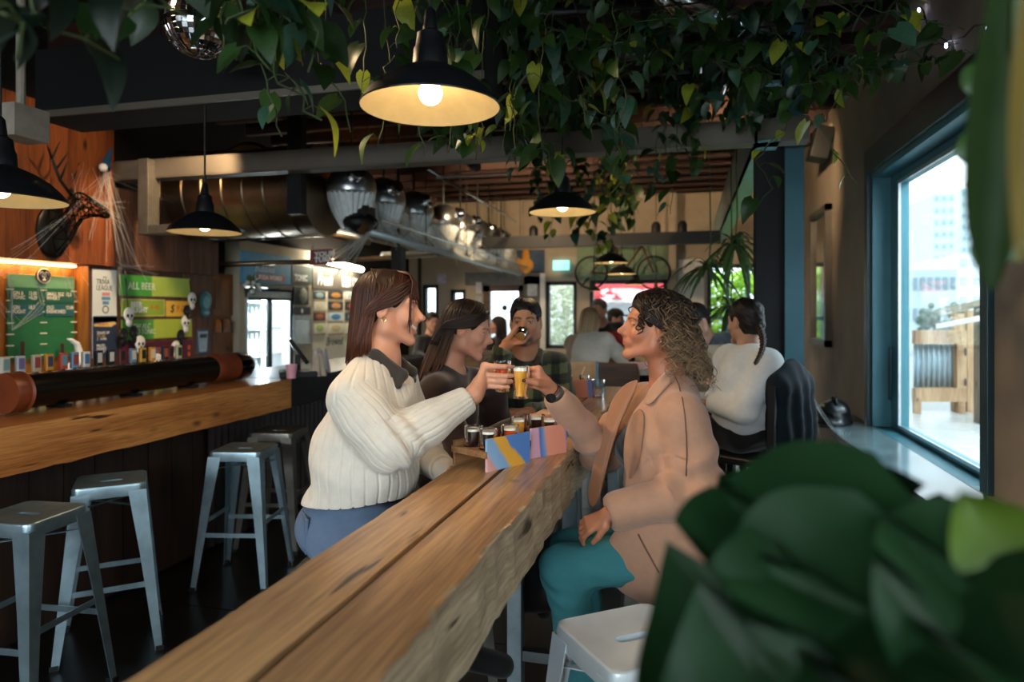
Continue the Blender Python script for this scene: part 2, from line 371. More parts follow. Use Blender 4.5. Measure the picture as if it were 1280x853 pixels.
# far wall with door and windows
def fx(px): return ony(px, 390, YF).x
def fz(py, px=700): return ony(px, py, YF).z
op = [('window_4', 528, 548, 356, 402), ('window_5', 563, 582, 362, 402), ('door_1', 604, 656, 356, None), ('window_6', 682, 721, 352, 436), ('window_7', 737, 834, 350, 432), ('window_8', 884, 962, 330, 470)]
wf = MB(); x = XL - .3
for nm, a, b, t, bt in op:
    xa, xb = fx(a), fx(b); wf.box((x, YF, -.06), (xa, YF + .2, HC)); zt = fz(t, (a + b) / 2); wf.box((xa, YF, zt), (xb, YF + .2, HC))
    if bt: wf.box((xa, YF, 0), (xb, YF + .2, fz(bt, (a + b) / 2)))
    x = xb
wf.box((x, YF, 0), (XR + .2, YF + .2, HC)); wfo = struct(wf.build('wall_far', TAN))
for nm, a, b, t, bt in op:
    xa, xb, zt, zb = fx(a), fx(b), fz(t, (a + b) / 2), fz(bt, (a + b) / 2) if bt else 0
    wo = struct(empty(nm)); dk = BRW if nm == 'door_1' else DARKST
    e = .06 if nm != 'door_1' else .11
    m = MB().box((xa, YF + .02, zb), (xa + e, YF + .12, zt)).box((xb - e, YF + .02, zb), (xb, YF + .12, zt)).box((xa, YF + .02, zt - e), (xb, YF + .12, zt)).box((xa, YF + .02, zb), (xb, YF + .12, zb + e))
    m.build('door_frame' if nm == 'door_1' else 'window_frame', dk, wo)
    box('window_pane', (xa + e, YF + .06, zb + e), (xb - e, YF + .065, zt - e), PANE, wo)
    if nm == 'window_8':
        for k in (1, 2): box('mullion', (xa + k * (xb - xa) / 3 - .03, YF + .03, zb), (xa + k * (xb - xa) / 3 + .03, YF + .1, zt), TEAL, wo)
        box('mullion', (xa, YF + .03, (zt + zb) / 2), (xb, YF + .1, (zt + zb) / 2 + .05), TEAL, wo)
    if nm == 'door_1':
        cx, cz = (xa + xb) / 2, fz(385, 630); em = MB()
        em.tube([(cx + .17 * math.cos(t_), YF + .05, cz + .08 * math.sin(t_)) for t_ in np.linspace(0, 2 * PI, 25)], .008, 4)
        em.ball((cx, YF + .05, cz), (.05, .01, .05), 10)
        for q in range(9): em.ball((cx - .16 + .04 * q, YF + .05, cz + .12 + .03 * math.sin(q * PI / 8)), (.014, .006, .014), 6)
        em.build('eye_emblem', BLACK, wo)
        MB().tube([(xb - .17, YF - .03, .9), (xb - .17, YF - .03, 1.2)], .015, 8).build('door_handle', STEEL, wo)
struct(box('trim_1', (fx(655), YF - .03, 0), (fx(681), YF, fz(345, 668)), M('6d6a64', .7)))
struct(box('trim_2', (fx(676), YF - .06, 0), (fx(682), YF - .03, fz(342, 680)), WHITEP))
struct(box('trim_3', (fx(582), YF - .03, fz(357, 600)), (fx(681), YF, fz(340, 640)), M('6d6a64', .7)))
struct(box('trim_4', (fx(836), YF - .25, 0), (fx(846), YF, HC), TAN))
struct(box('trim_5', (fx(848), YF - .08, 0), (fx(880), YF, fz(325, 860)), WHITEP))
struct(box('trim_6', (XL, YF - .04, 0), (fx(527), YF, HC), M('3a322b', .8)))
# ================================================================ beams and columns
BY = 4.48
b1 = struct(MB().box((XL, BY, 2.6), (.72, BY + .14, 2.61)).box((XL, BY, 2.61), (.72, BY + .02, 2.74)).box((XL, BY, 2.74), (.72, BY + .14, 2.75)).build('beam', GREYB, bev=.003), 'grey steel channel beam crossing above the bar stools', 'beam')
b2 = struct(MB().box((-3.5, 3.0, 2.64), (-.9, 3.3, 3.0)).build('beam', BLACKM), 'deep black boxed beam overhead behind the largest pendant', 'beam')
MB().box((-3.5, 2.97, 2.615), (-.9, 2.985, 2.65)).build('bottom_flange', GREYB, b2)
box('underside', (-3.5, 2.985, 2.62), (-.9, 3.3, 2.64), BLACKM, b2)
b3 = struct(MB().box((.40, BY, 2.6), (.42, YF, 2.98)).box((.40, BY, 2.6), (.55, YF, 2.62)).box((.40, BY, 2.96), (.55, YF, 2.98)).build('beam', M('8dbbc3', .35, .3, .08, 5)), 'steel beam coloured pale teal as sky light, running away above the window seats', 'beam')  # sky light from the far windows painted in as pale teal metal
b4 = struct(MB().box((-3.6, 9.0, 2.42), (.4, 9.12, 2.58)).build('beam', BLACK), 'black beam carrying the far pendants near the bicycles', 'beam')
col_ = MB().box((.43, 4.7, 0), (.455, 4.9, HC)).box((.695, 4.7, 0), (.72, 4.9, HC)).box((.455, 4.79, 0), (.695, 4.81, HC))
cl = struct(MB().box((.43, 4.72, 0), (.605, 4.9, HC)).build('column', BLACKM), 'wide black column beside the navy jacket', 'column')
box('column_flange', (.605, 4.70, 0), (.72, 4.9, HC), M('2f5661', .4, .3, .12, 5), cl)  # teal colour stands in for window light on the black steel
struct(box('column', onx(355, 280, -2.6).to_tuple()[:0] or (-2.98, 4.64, 2.30), (-2.86, 4.72, HC), DARKST), 'short dark post hung under the grey beam', 'column')
p = at(26, 155, 3.2); tag(MB().box((p.x - .07, p.y - .09, p.z - .075), (p.x + .07, p.y + .09, p.z + .075)).tube([(p.x, p.y, p.z + .07), (p.x, p.y, HC)], .02, 8).build('hanging_box', M('a49a8a', .6), bev=.003), 'pale grey box hung under the ceiling at the left photo edge', 'box')
# soffit between beams at left (dark) and the L shaped bracket
a, b, c = at(172, 293, 5.3), at(188, 234, 5.3), at(222, 281, 5.3); tag(MB().box((a.x, a.y, a.z), (b.x, a.y + .12, 2.74)).box((b.x, a.y, a.z), (c.x, a.y + .12, a.z + .07)).build('steel_bracket', M('5f5a52', .5, .3), bev=.004), 'grey angle bracket hung left of the small black pendant', 'bracket')
# ================================================================ window ledge
M_LEDGE = M('4d5a5c', .2, .1, .25, 6, .05, spec=.7)
lg = empty('window_ledge', (0, 0, 0), 0, 'long glossy grey ledge under the big side window', 'ledge')
MB().prism([(1.02, 2.9), (1.3, 2.9), (1.3, 5.6), (1.0, 5.6), (.98, 5.0)], .05, (0, 0, .67), (1, 0, 0), (0, 1, 0)).build('ledge_top', M_LEDGE, lg, .004)
MB().prism([(1.3, 3.54), (1.405, 3.54), (1.405, 5.46), (1.3, 5.46)], .02, (0, 0, .70), (1, 0, 0), (0, 1, 0)).build('inner_sill', M_LEDGE, lg)
MB().prism([(.86, 5.6), (1.3, 5.6), (1.3, 6.0), (.86, 6.0)], .05, (0, 0, .67), (1, 0, 0), (0, 1, 0)).build('ledge_end', M_LEDGE, lg, .004)
MB().box((1.08, 2.95, 0), (1.12, 5.55, .67)).build('ledge_front', DARKW, lg)
# ================================================================ bar counter
bc = empty('bar_counter', (0, 0, 0), 0, 'long timber topped bar counter with dark front along the left', 'bar counter')
def rough_box(lo, hi, n, amp, mat, name, parent, seed=0, bev=.006, sides=(1, 1)):
    rg = np.random.default_rng(seed); m = MB(); ys = np.linspace(lo[1], hi[1], n + 1); prof = []
    nx = 4
    for y in ys:
        j = rg.normal(0, amp, 6); x0, x1 = lo[0] + j[0] * sides[0], hi[0] + j[1] * sides[1]; z0 = lo[2] + j[2]; z1 = hi[2]
        ring = [(x0, z0), ((x0 + x1) / 2, z0 + j[3]), (x1, z0), (x1 + j[4] * sides[1], (z0 + z1) / 2), (x1 - .004, z1 - abs(j[5]) * .8), (x1 - .012, z1), (x0 + .006, z1), (x0, z1 - .008)]
        m.v += [(a, y, b) for a, b in ring]; m.c += [(1, 1, 1)] * 8
    for i in range(n):
        for k in range(8): m.f.append((i * 8 + k, i * 8 + (k + 1) % 8, (i + 1) * 8 + (k + 1) % 8, (i + 1) * 8 + k))
    m.f.append(tuple(range(8))[::-1]); m.f.append(tuple(n * 8 + k for k in range(8)))
    m.f = [f[::-1] for f in m.f]
    return m.build(name, mat, parent)
rough_box((-3.5, .9, .865), (-2.74, 4.32, 1.07), 40, .0018, BARW, 'timber_top', bc, 3, sides=(0, .6))
box('steel_top', (-3.5, 4.322, .865), (-2.74, 7.0, 1.072), M('2b2d2f', .35, .5, .15, 10), bc, .006)
y = .9; k = 0
while y < 3.75:
    MB().box((-3.05, y + .002, .02), (-3.02 + random.uniform(0, .004), y + .18, .865)).build('front_board', DARKW, bc); y += .184
m = MB(); ny = 150
def corr(u, v): yy = 3.76 + u * 3.24; return (-3.0 + .012 * math.sin(yy * 2 * PI / .068), yy, .02 + v * .845)
m.grid(corr, ny * 2, 1); m.build('corrugated_front', M('4a4444', .4, .7, .2, 8), bc, smooth='all')
box('carcass', (-3.45, .95, .02), (-3.06, 6.95, .865), BLACKM, bc)
box('foot_plinth', (-3.1, .95, 0), (-3.04, 6.95, .1), BLACKM, bc)
ce = tag(box('end_cabinet', (-2.6, 7.05, 0), (-1.65, 7.6, 1.09), M('241b18', .5)), 'dark cabinet with wooden top at the far end of the counter', 'cabinet')
box('cabinet_top', (-2.62, 7.03, .92), (-1.62, 7.62, 1.1), wood('cab_top', '8f5d30', 'bb8550', 0, .4), ce)
mm = MB()
for k in range(14): mm.box((-2.58 + k * .066, 7.03, .03), (-2.545 + k * .066, 7.05, .92))
mm.build('ribbed_front', DARKST, ce)
# ================================================================ shared timber table
tb = empty('high_table', (0, 0, 0), 0, 'long narrow high table of two thick rough timbers in the middle', 'table')
rough_box((-.712, .2, .9), (-.553, 4.4, 1.07), 60, .002, TABW, 'timber', tb, 5, sides=(.8, 0))
o = rough_box((-.547, .2, .9), (-.388, 4.4, 1.07), 90, .0035, TABW, 'timber', tb, 6, sides=(0, 1)); o.data.materials.append(TABS)
for f_ in o.data.polygons:
    if f_.center.x > -.40 and abs(f_.normal.x) > .35: f_.material_index = 1
for yy in (1.05, 2.62, 4.15):
    for xx in (-.66, -.44): box('leg', (xx - .03, yy - .03, 0), (xx + .03, yy + .03, .9), M('7c8b90', .35, .8), tb, .003)
    box('crossbar', (-.66, yy - .02, .18), (-.44, yy + .02, .22), STEELD, tb)
# ================================================================ stools
def stool_proto(name, mat, label, group):
    r = empty(name, (0, 0, 0), 0, label, 'stool', group); H = .76; a = .148; b = .215; t = .004
    st = MB()
    # pressed seat with rounded corners, dished, hand hole
    def rr(s, rc, n=6):
        P = []
        for cx, cy, a0 in ((s - rc, s - rc, 0), (-s + rc, s - rc, 90), (-s + rc, -s + rc, 180), (s - rc, -s + rc, 270)):
            for k in range(n + 1): P.append((cx + rc * math.cos(R(a0 + 90 * k / n)), cy + rc * math.sin(R(a0 + 90 * k / n))))
        return P
    rings = [(a * .985, .03, H - .055), (a, .032, H - .012), (a * .985, .032, H - .003), (a * .95, .03, H), (a * .86, .03, H - .004), (a * .5, .03, H - .006)]
    n = 28
    for s_, rc, z in rings: st.v += [(x, y, z) for x, y in rr(s_, min(rc, s_ * .6))]; st.c += [(1, 1, 1)] * n
    for i in range(len(rings) - 1):
        for k in range(n): st.f.append((i * n + k, i * n + (k + 1) % n, (i + 1) * n + (k + 1) % n, (i + 1) * n + k))
    hole = []
    for k in range(n):
        an = 2 * PI * (k + .5 - 3.5) / n + PI / 4 ; hole.append((.05 * math.copysign(abs(math.cos(an)) ** .5, math.cos(an)), .016 * math.copysign(abs(math.sin(an)) ** .7, math.sin(an)), H - .007))
    base = len(st.v); st.v += hole; st.c += [(1, 1, 1)] * n
    st.v += [(x, y, z - .02) for x, y, z in hole]; st.c += [(1, 1, 1)] * n
    i = len(rings) - 1
    for k in range(n):
        st.f.append((i * n + k, i * n + (k + 1) % n, base + (k + 1) % n, base + k)); st.f.append((base + k, base + (k + 1) % n, base + n + (k + 1) % n, base + n + k))
    st.build('seat', mat, r, smooth=True)
    for sx in (-1, 1):
        for sy in (-1, 1):
            m = MB(); tops = Vector((sx * a, sy * a, H - .03)); bots = Vector((sx * b, sy * b, 0))
            # folded angle section leg, wide at the top and narrow at the foot
            vs = []
            for p, w in ((tops, .074), (tops * .6 + bots * .4, .052), (bots, .030)):
                x, y, z = p
                vs += [(x, y, z), (x - sx * w, y, z), (x - sx * w, y - sy * t, z), (x - sx * t, y - sy * t, z), (x - sx * t, y - sy * w, z), (x, y - sy * w, z)]
            m.v = vs; m.c = [(1, 1, 1)] * len(vs)
            for q in range(2):
                for k in range(6): m.f.append((q * 6 + k, q * 6 + (k + 1) % 6, (q + 1) * 6 + (k + 1) % 6, (q + 1) * 6 + k))
            m.f.append(tuple(range(6))); m.f.append(tuple(range(12, 18)))
            l_ = m.build('leg', mat, r)
            MB().cbox((sx * (b - .012), sy * (b - .012), .01), (.034, .034, .02)).build('rubber_foot', BLACK, l_)
    for s_ in (-1, 1):
        z1, z2 = .30, .36; f1 = a + (b - a) * (1 - z1 / (H - .03)) - .01; f2 = a + (b - a) * (1 - z2 / (H - .03)) - .01
        MB().box((-f1, s_ * f1 - .003, z1 - .012), (f1, s_ * f1 + .003, z1 + .012)).build('footrest', mat, r)
        MB().box((s_ * f2 - .003, -f2, z2 - .012), (s_ * f2 + .003, f2, z2 + .012)).build('footrest', mat, r)
    xx = MB().bar((-a, -a, H - .1), (a, a, H - .1), .02, .003).bar((-a, a, H - .11), (a, -a, H - .11), .02, .003); xx.build('brace', mat, r)
    return r
GALV = M('8fa6b0', .35, .85, .22, 9, .05); GALVD = M('6f6d66', .38, .85, .25, 9, .05); GALVW = M('dbe6ea', .33, .35, .06, 9)
s1 = stool_proto('bar_stool', GALV, 'galvanised metal stool cut by the left photo edge at the bar', 'metal stools along the bar')
p = onz(36, 640, .76); s1.location = (p.x, p.y, 0); s1.rotation_euler.z = R(5)
p = onz(139, 599, .76); dup(s1, (p.x, p.y, 0), R(42), 'second metal stool from the left, below the middle of the timber bar')
p = onz(306, 559, .76); dup(s1, (p.x, p.y, 0), R(12), 'third metal stool from the left, below the bar end')
s4 = stool_proto('bar_stool', GALVD, 'dull dark metal stool behind the third stool at the black counter', 'metal stools along the bar')
p = onz(349, 537, .76); s4.location = (p.x, p.y, 0); s4.rotation_euler.z = R(9)
sw = stool_proto('bar_stool', GALVW, 'pale white metal stool in front below the curly haired woman', 'stools at the timber table')
p = onz(792, 793, .76); sw.location = (p.x, p.y, 0); sw.rotation_euler.z = R(38)
WHITE_STOOL = sw
# ================================================================ signs and fittings on the bar wall
def srect(x0, y0, x1, y1, X):
    a, b, c = onx(x0, y0, X), onx(x0, y1, X), onx(x1, y0, X); return a.y, c.y, b.z, a.z
def sign(name, x0, y0, x1, y1, mat, label, cat='sign', X=XL + .012, t=.012, parent=None, bev=.002, group=None):
    Y0, Y1, Z0, Z1 = srect(x0, y0, x1, y1, X)
    o = box(name, (X - t, Y0, Z0), (X, Y1, Z1), mat, parent, bev)
    if not parent: tag(o, label, cat, group)
    return o, Y0, Y1, Z0, Z1
INK = M('f1ead2', .6, 0, .03); INKB = M('1a1a1a', .6, 0, .03); INKO = M('d9641e', .6, 0, .03); INKP = M('e0466e', .6, 0, .03); INKW = M('f7f7f4', .6, 0, .02)
def wt(body, size, Y, Z, mat, par, X=XL + .0125, **kw): return text(body, size, (X, Y, Z), (0, 1, 0), (0, 0, 1), mat, par, ext=.0008, **kw)
# green menu board with sliding rows
GB = onx(10, 342, XL - .10)
gb, Y0, Y1, Z0, Z1 = sign('menu_board', 10, 342, 93, 451, M('2f7a4c', .5, 0, .1), 'green cocktail menu board with wooden pegs in the lit niche', 'menu board', X=XL - .10)
W_, H_ = Y1 - Y0, Z1 - Z0; Xb = XL - .10
sign('header_strip', 10, 342, 93, 359, M('79b58c', .5, 0, .06), None, X=Xb + .008, parent=gb, t=.008)
rows = [('2d6a58', [('GIN &\nTONIC', 'L'), ('13.00\n+0.29', 'P'), ('SMALL ISLE\nWHISKY', 'R'), ('12.5', 'Q')]), ('2f6a72', [('GIN\nFLIGHT', 'L'), ('18.5', 'P'), ('OLD\nFASHIONED', 'R'), ('13.00', 'Q')])]
for i, (c, tx) in enumerate(rows):
    zt = Z1 - H_ * (.185 + .165 * i)
    for h in (0, 1):
        box('menu_row', (Xb, Y0 + .01 + h * W_ * .5, zt - H_ * .145), (Xb + .01, Y0 + W_ * (.48 + .5 * h), zt), M(c, .5, 0, .06), gb, .001)
    for (s_, k) in tx:
        yy = Y0 + W_ * {'L': .05, 'P': .27, 'R': .54, 'Q': .84}[k]
        wt(s_, H_ * .062, yy, zt - H_ * .058, INK, gb, X=Xb + .0105, sx=.78, bold=.0008)
for i in range(7):
    for k in (.0, .48, .96):
        z = Z1 - H_ * (.18 + i * .13)
        MB().bar((Xb, Y0 + W_ * k - .012, z), (Xb, Y0 + W_ * k + .04, z), .012, .008).build('peg_clip', INK, gb)
em = tag(MB().lathe([(0, .0), (.055, 0), (.058, .012), (.05, .018), (0, .018)], 28, (Xb + .012, Y0 + W_ * .47, Z1 - .005), (1, 0, 0)).build('round_emblem', M('2a2621', .5), smooth=True), 'round dark badge with a pale palm mark above the green board', 'badge')
m = MB(); c0 = Vector((Xb + .031, Y0 + W_ * .47, Z1 - .005))
m.tube([c0 + Vector((0, .052 * math.cos(a), .052 * math.sin(a))) for a in np.linspace(0, 2 * PI, 29)], .004, 5)
for s_ in (-1, 1):
    m.tube([c0 + Vector((0, s_ * .003, .018)), c0 + Vector((0, s_ * .016, .028)), c0 + Vector((0, s_ * .032, .022)), c0 + Vector((0, s_ * .034, .004))], [.005, .007, .006, .002], 6)
    m.tube([c0 + Vector((0, s_ * .005, .014)), c0 + Vector((0, s_ * .015, .008)), c0 + Vector((0, s_ * .013, -.01))], [.004, .006, .002], 6)
    m.ball(c0 + Vector((0, s_ * .008, -.031)), (.002, .007, .008), 8)
m.tube([c0 + Vector((0, 0, .015)), c0 + Vector((0, .002, -.028))], [.003, .005], 6)
m.build('palm_mark', INK, em, smooth=True)
# white horn and bottles below the green board
tag(MB().tube([onx(*q, XL + .04) for q in ((82, 463), (92, 458), (98, 450), (99, 440), (96, 430), (89, 425), (84, 424))], [.034, .036, .033, .027, .02, .012, .004], 10).build('horn', INKW, smooth='all'), 'curved white horn standing below the green menu board', 'horn')
for i, px in enumerate((28, 78)):
    p = onx(px, 466, XL - .05); tag(MB().tube([p, p + Vector((0, 0, .22))], .012, 8).build('tap_rod', M('4a1d14', .4)), ['dark red upright rod at the near end of the green board', 'dark red upright rod beside the white horn'][i], 'rod')
# trivia poster
tp, Y0, Y1, Z0, Z1 = sign('trivia_poster', 116, 336, 146, 448, M('dfe9e8', .6, 0, .04), 'tall trivia poster, white above and navy below, left of the beer signs', 'poster')
w, h = Y1 - Y0, Z1 - Z0
for lo, hi, c in (((0, 0), (1, .46), '2b3a52'), ((.02, .40), (1, .47), '31588a')): box('printed_panel', (XL + .012, Y0 + w * lo[0], Z0 + h * lo[1]), (XL + .0128, Y0 + w * hi[0], Z0 + h * hi[1]), M(c, .6, 0, .05), tp)
wt('THE', h * .03, Y0 + w * .4, Z0 + h * .90, INKB, tp); wt('TRIVIA\nLEAGUE', h * .085, Y0 + w * .14, Z0 + h * .83, INKB, tp, sx=.72)
for z, c, a, b in ((.70, 'd98b93', .38, .7), (.65, '5f93b8', .36, .72), (.60, '5f93b8', .40, .66)): box('printed_bar', (XL + .012, Y0 + w * a, Z0 + h * z), (XL + .0128, Y0 + w * b, Z0 + h * (z + .04)), M(c, .6), tp)
MB().tube([(XL + .013, Y0 + w * (.52 + .12 * math.cos(a)), Z0 + h * .545 + w * .12 * math.sin(a)) for a in np.linspace(0, 2 * PI, 13)], .004, 4).build('spiral_mark', INKB, tp)
mm = MB().prism([(-.9, -.35), (.5, -.5), (.95, .1), (.8, .45), (-.2, .3), (-.95, .1)], .003, (XL + .012, Y0 + w * .5, Z0 + h * .375), (0, w * .5, 0), (0, 0, h * .06)); mm.build('yellow_bubble', M('e3c07a', .6), tp)
wt('MONDAYS', h * .035, Y0 + w * .2, Z0 + h * .365, INKO, tp, X=XL + .0158, sx=.8)
for i, s_ in enumerate(('TEAMS UP', 'TO SIX', '7 - 9 PM', '--', 'PRIZES', 'DRINKS', 'EVERY WEEK')):
    if s_ != '--': wt(s_, h * .045, Y0 + w * .15, Z0 + h * (.265 - .036 * i), INKW if i != 1 else M('e6b64c', .6), tp, X=XL + .0135, sx=.85)
# beer price signs
sg = []
a_, Y0, Y1, Z0, Z1 = sign('price_sign', 150, 343, 238, 369.5, M('b4cf5a', .5, 0, .12, 3), 'green price sign reading ALL BEER, topmost of the stack', 'price sign', group='beer price signs')
box('green_band', (XL + .012, Y0, Z0), (XL + .0125, Y0 + (Y1 - Y0) * .42, Z1), M('4fae45', .5, 0, .06), a_)
wt('ALL BEER', (Z1 - Z0) * .5, Y0 + (Y1 - Y0) * .1, Z0 + (Z1 - Z0) * .32, INKW, a_, X=XL + .013, sx=.85)
a_, Y0, Y1, Z0, Z1 = sign('price_sign', 152, 373.5, 206, 396, M('96b63c', .5, 0, .1, 3), 'olive green price sign reading BEER FLIGHT', 'price sign', group='beer price signs')
wt('BEER\nFLIGHT', (Z1 - Z0) * .4, Y0 + (Y1 - Y0) * .2, Z0 + (Z1 - Z0) * .56, INKW, a_, sx=.95, bold=.003); wt('4-4s', (Z1 - Z0) * .45, Y0 + (Y1 - Y0) * .62, Z0 + (Z1 - Z0) * .4, INKO, a_, shear=.3)
m = MB(); 
for lo, hi in (((Y0, Z0), (Y1, Z0 + .008)), ((Y0, Z1 - .008), (Y1, Z1)), ((Y0, Z0), (Y0 + .008, Z1)), ((Y1 - .008, Z0), (Y1, Z1))): m.box((XL + .012, lo[0], lo[1]), (XL + .0135, hi[0], hi[1]))
m.build('sign_border', M('d9d987', .5), a_)
a_, Y0, Y1, Z0, Z1 = sign('price_sign', 208, 376, 238, 396, M('efc04d', .5, 0, .08, 3), 'yellow price sign reading 9.00 beside the beer flight sign', 'price sign', group='beer price signs')
wt('$', (Z1 - Z0) * .7, Y0 + (Y1 - Y0) * .14, Z0 + (Z1 - Z0) * .28, INKB, a_, shear=.2); wt('9.00', (Z1 - Z0) * .62, Y0 + (Y1 - Y0) * .36, Z0 + (Z1 - Z0) * .3, INKO, a_, shear=.3)
a_, Y0, Y1, Z0, Z1 = sign('price_sign', 152.5, 400, 240, 425.5, M('b9cc49', .5, 0, .12, 3), 'green price sign with slanted script below the beer flight sign', 'price sign', group='beer price signs')
box('green_band', (XL + .012, Y0, Z0), (XL + .0125, Y0 + (Y1 - Y0) * .42, Z1), M('5aa93c', .5, 0, .06), a_)
wt('LOW ALC\nAND TONIC.', (Z1 - Z0) * .36, Y0 + (Y1 - Y0) * .1, Z0 + (Z1 - Z0) * .55, INKW, a_, X=XL + .013, shear=.3, sx=.8)
a_, Y0, Y1, Z0, Z1 = sign('price_sign', 153.5, 430, 241, 456, M('5c1f38', .5, 0, .12, 3), 'maroon price sign with pink script, lowest of the stack', 'price sign', group='beer price signs')
wt('Apple\nCider', (Z1 - Z0) * .4, Y0 + (Y1 - Y0) * .06, Z0 + (Z1 - Z0) * .5, INKP, a_, shear=.35); wt('PRESSED HERE\nSERVED COLD', (Z1 - Z0) * .17, Y0 + (Y1 - Y0) * .42, Z0 + (Z1 - Z0) * .6, M('b98a8a', .6), a_)
for z in (.25, .6): MB().cbox((XL + .013, Y1 - .05, Z0 + (Z1 - Z0) * z), (.002, .03, .04)).build('orange_drop', INKO, a_)
# teal skull shape and pint picture
c0 = onx(257, 382, XL + .02); 
sk = tag(MB().ball(c0 + Vector((0, 0, .04)), (.012, .085, .095), 16).ball(c0 + Vector((0, 0, -.07)), (.012, .06, .045), 12).build('skull_cutout', M('3b7f88', .4), smooth='all'), 'teal skull cutout on the wall right of the price signs', 'cutout')
m = MB().ball(c0 + Vector((.01, 0, .03)), (.006, .05, .06), 12).ball(c0 + Vector((.01, 0, -.075)), (.006, .04, .02), 10); m.build('face_print', M('7fb0b5', .5), sk, smooth='all')
pp, Y0, Y1, Z0, Z1 = sign('pint_picture', 246, 412, 261, 443, M('3a506a', .35, 0, .1), 'blue picture of a pint glass right of the maroon sign', 'picture')
MB().prism([(-.3, -.42), (.3, -.42), (.4, .42), (-.4, .42)], .004, (XL + .012, (Y0 + Y1) / 2, (Z0 + Z1) / 2), (0, Y1 - Y0, 0), (0, 0, Z1 - Z0)).build('pint_shape', M('9fb9cf', .35), pp)
MB().prism([(-.28, .15), (.28, .15), (.3, .3), (-.3, .3)], .003, (XL + .016, (Y0 + Y1) / 2, (Z0 + Z1) / 2), (0, Y1 - Y0, 0), (0, 0, Z1 - Z0)).build('foam_print', M('2b3f59', .35), pp)
# skull garland
def mask(px, py, white, label):
    c = onx(px, py, XL + .06); m = MB(); s_ = .055 if white else .05
    m.ball(c + Vector((0, 0, .012)), (.012, s_, s_ * 1.05), 14).ball(c + Vector((.002, 0, -.055)), (.01, s_ * .62, .035), 10)
    o = tag(m.build('skull_mask', INKW if white else BLACK, smooth='all'), label, 'skull mask', 'skull garland on the price signs')
    e = MB()
    for q in (-1, 1): e.ball(c + Vector((.011, q * .02, .0)), (.005, .013, .015), 8)
    e.ball(c + Vector((.012, 0, -.025)), (.004, .006, .009), 6)
    e.build('eye_holes', INKB if white else M('3a3a3a', .6), o); return c
gl = [(161, 395, 1, 'white skull mask hung over the beer flight sign'), (167, 417, 0, 'black skull mask left on the slanted script sign'), (154, 420, 0, 'black skull mask at the garland left end by the poster'), (175, 430, 1, 'white skull mask over the pink cider script'), (185, 442, 0, 'black skull mask lowest on the maroon sign'), (197, 452, 1, 'white skull mask dangling among the tap handles'),
      (220, 436, 1, 'white skull mask on the maroon sign near the orange drops'), (226, 421, 0, 'black skull mask under the right end of the garland'), (232, 404, 1, 'white skull mask on the slanted script sign, right side'), (234, 390, 0, 'black skull mask partly over the yellow price sign'), (240, 375, 1, 'white skull mask at the top right of the price signs')]
pts = []
for a in gl: pts.append(mask(*a))
order = [onx(157, 348, XL + .03), pts[0], pts[1], pts[3], pts[4], pts[5], onx(210, 447, XL + .05), pts[6], pts[7], pts[8], pts[9], pts[10], onx(237, 350, XL + .03)]
tag(MB().tube(order, .005, 5).build('garland_string', BLACK), 'black string threading the skull masks across the signs', 'string')
# ---------------------------------------------------------------- draught pipe and tap handles on the bar
PX_, PZ_ = -3.07, 1.07 + .082
dp = empty('draught_pipe', (PX_, 3.2, 1.07), 0, 'thick black beer tap pipe lying along the timber bar top', 'tap pipe')
def py_(px): return onx(px, 480, PX_).y
def lz(prof, mat, nm, y): 
    o = MB().lathe(prof, 28, (0, y, 0), (0, 1, 0)).build(nm, mat, dp, smooth=True, loc=(0, -3.2, .1)); return o
ya, yb, yc, yd = py_(4), py_(27), py_(262), py_(288)
lz([(0, 0), (.084, 0), (.084, yc - yb), (0, yc - yb)], M('1d1813', .22, .5, .25, 6), 'pipe_body', yb)
LEATH = M('74351a', .4, .1, .25, 8, .2)
lz([(0, 0), (.094, 0), (.097, .02), (.09, (yb - ya) * .8), (.099, (yb - ya) * .9), (.088, yb - ya), (0, yb - ya)], LEATH, 'leather_band', ya)
lz([(0, 0), (.09, 0), (.099, .03), (.091, .09), (.099, yd - yc), (0, yd - yc)], LEATH, 'leather_band', yc)
lz([(0, 0), (.098, 0), (.098, .13), (.068, .185), (.02, .2), (0, .2)], M('0c0c0d', .12, .3, .1), 'end_cap', yd)
for yy in (yb + .2, (yb + yc) / 2, yc - .2): MB().cbox((0, yy - 3.2, .009), (.12, .04, .018)).build('cradle', BLACK, dp)
tapx = [(6, 'b9b3a4', '6f8d8f'), (25, 'a9b0b3', '6b5f8a'), (45, 'b9a994', '8a3d35'), (61, 'c9892f', '3b3f5b'), (79, 'bf4a3a', '5b8fa0'), (93, '6f93b5', '8f4034'), (107, 'd7d3c8', '4a78a8'), (123, '17171a', 'c9c4b8'), (138, '1b1b1e', 'd5d1c6'), (152, '6a2f2b', '1c1c1e'), (166, '6d8a9a', 'd5d1c6'), (178, 'd8a63a', '1d1d20'), (190, 'e0922f', 'e8dcbd'), (206, '2d2523', 'b95a3a'), (213, '7c2a2a', '1d1d20'), (223, 'd4d2a5', '2d3a2d')]
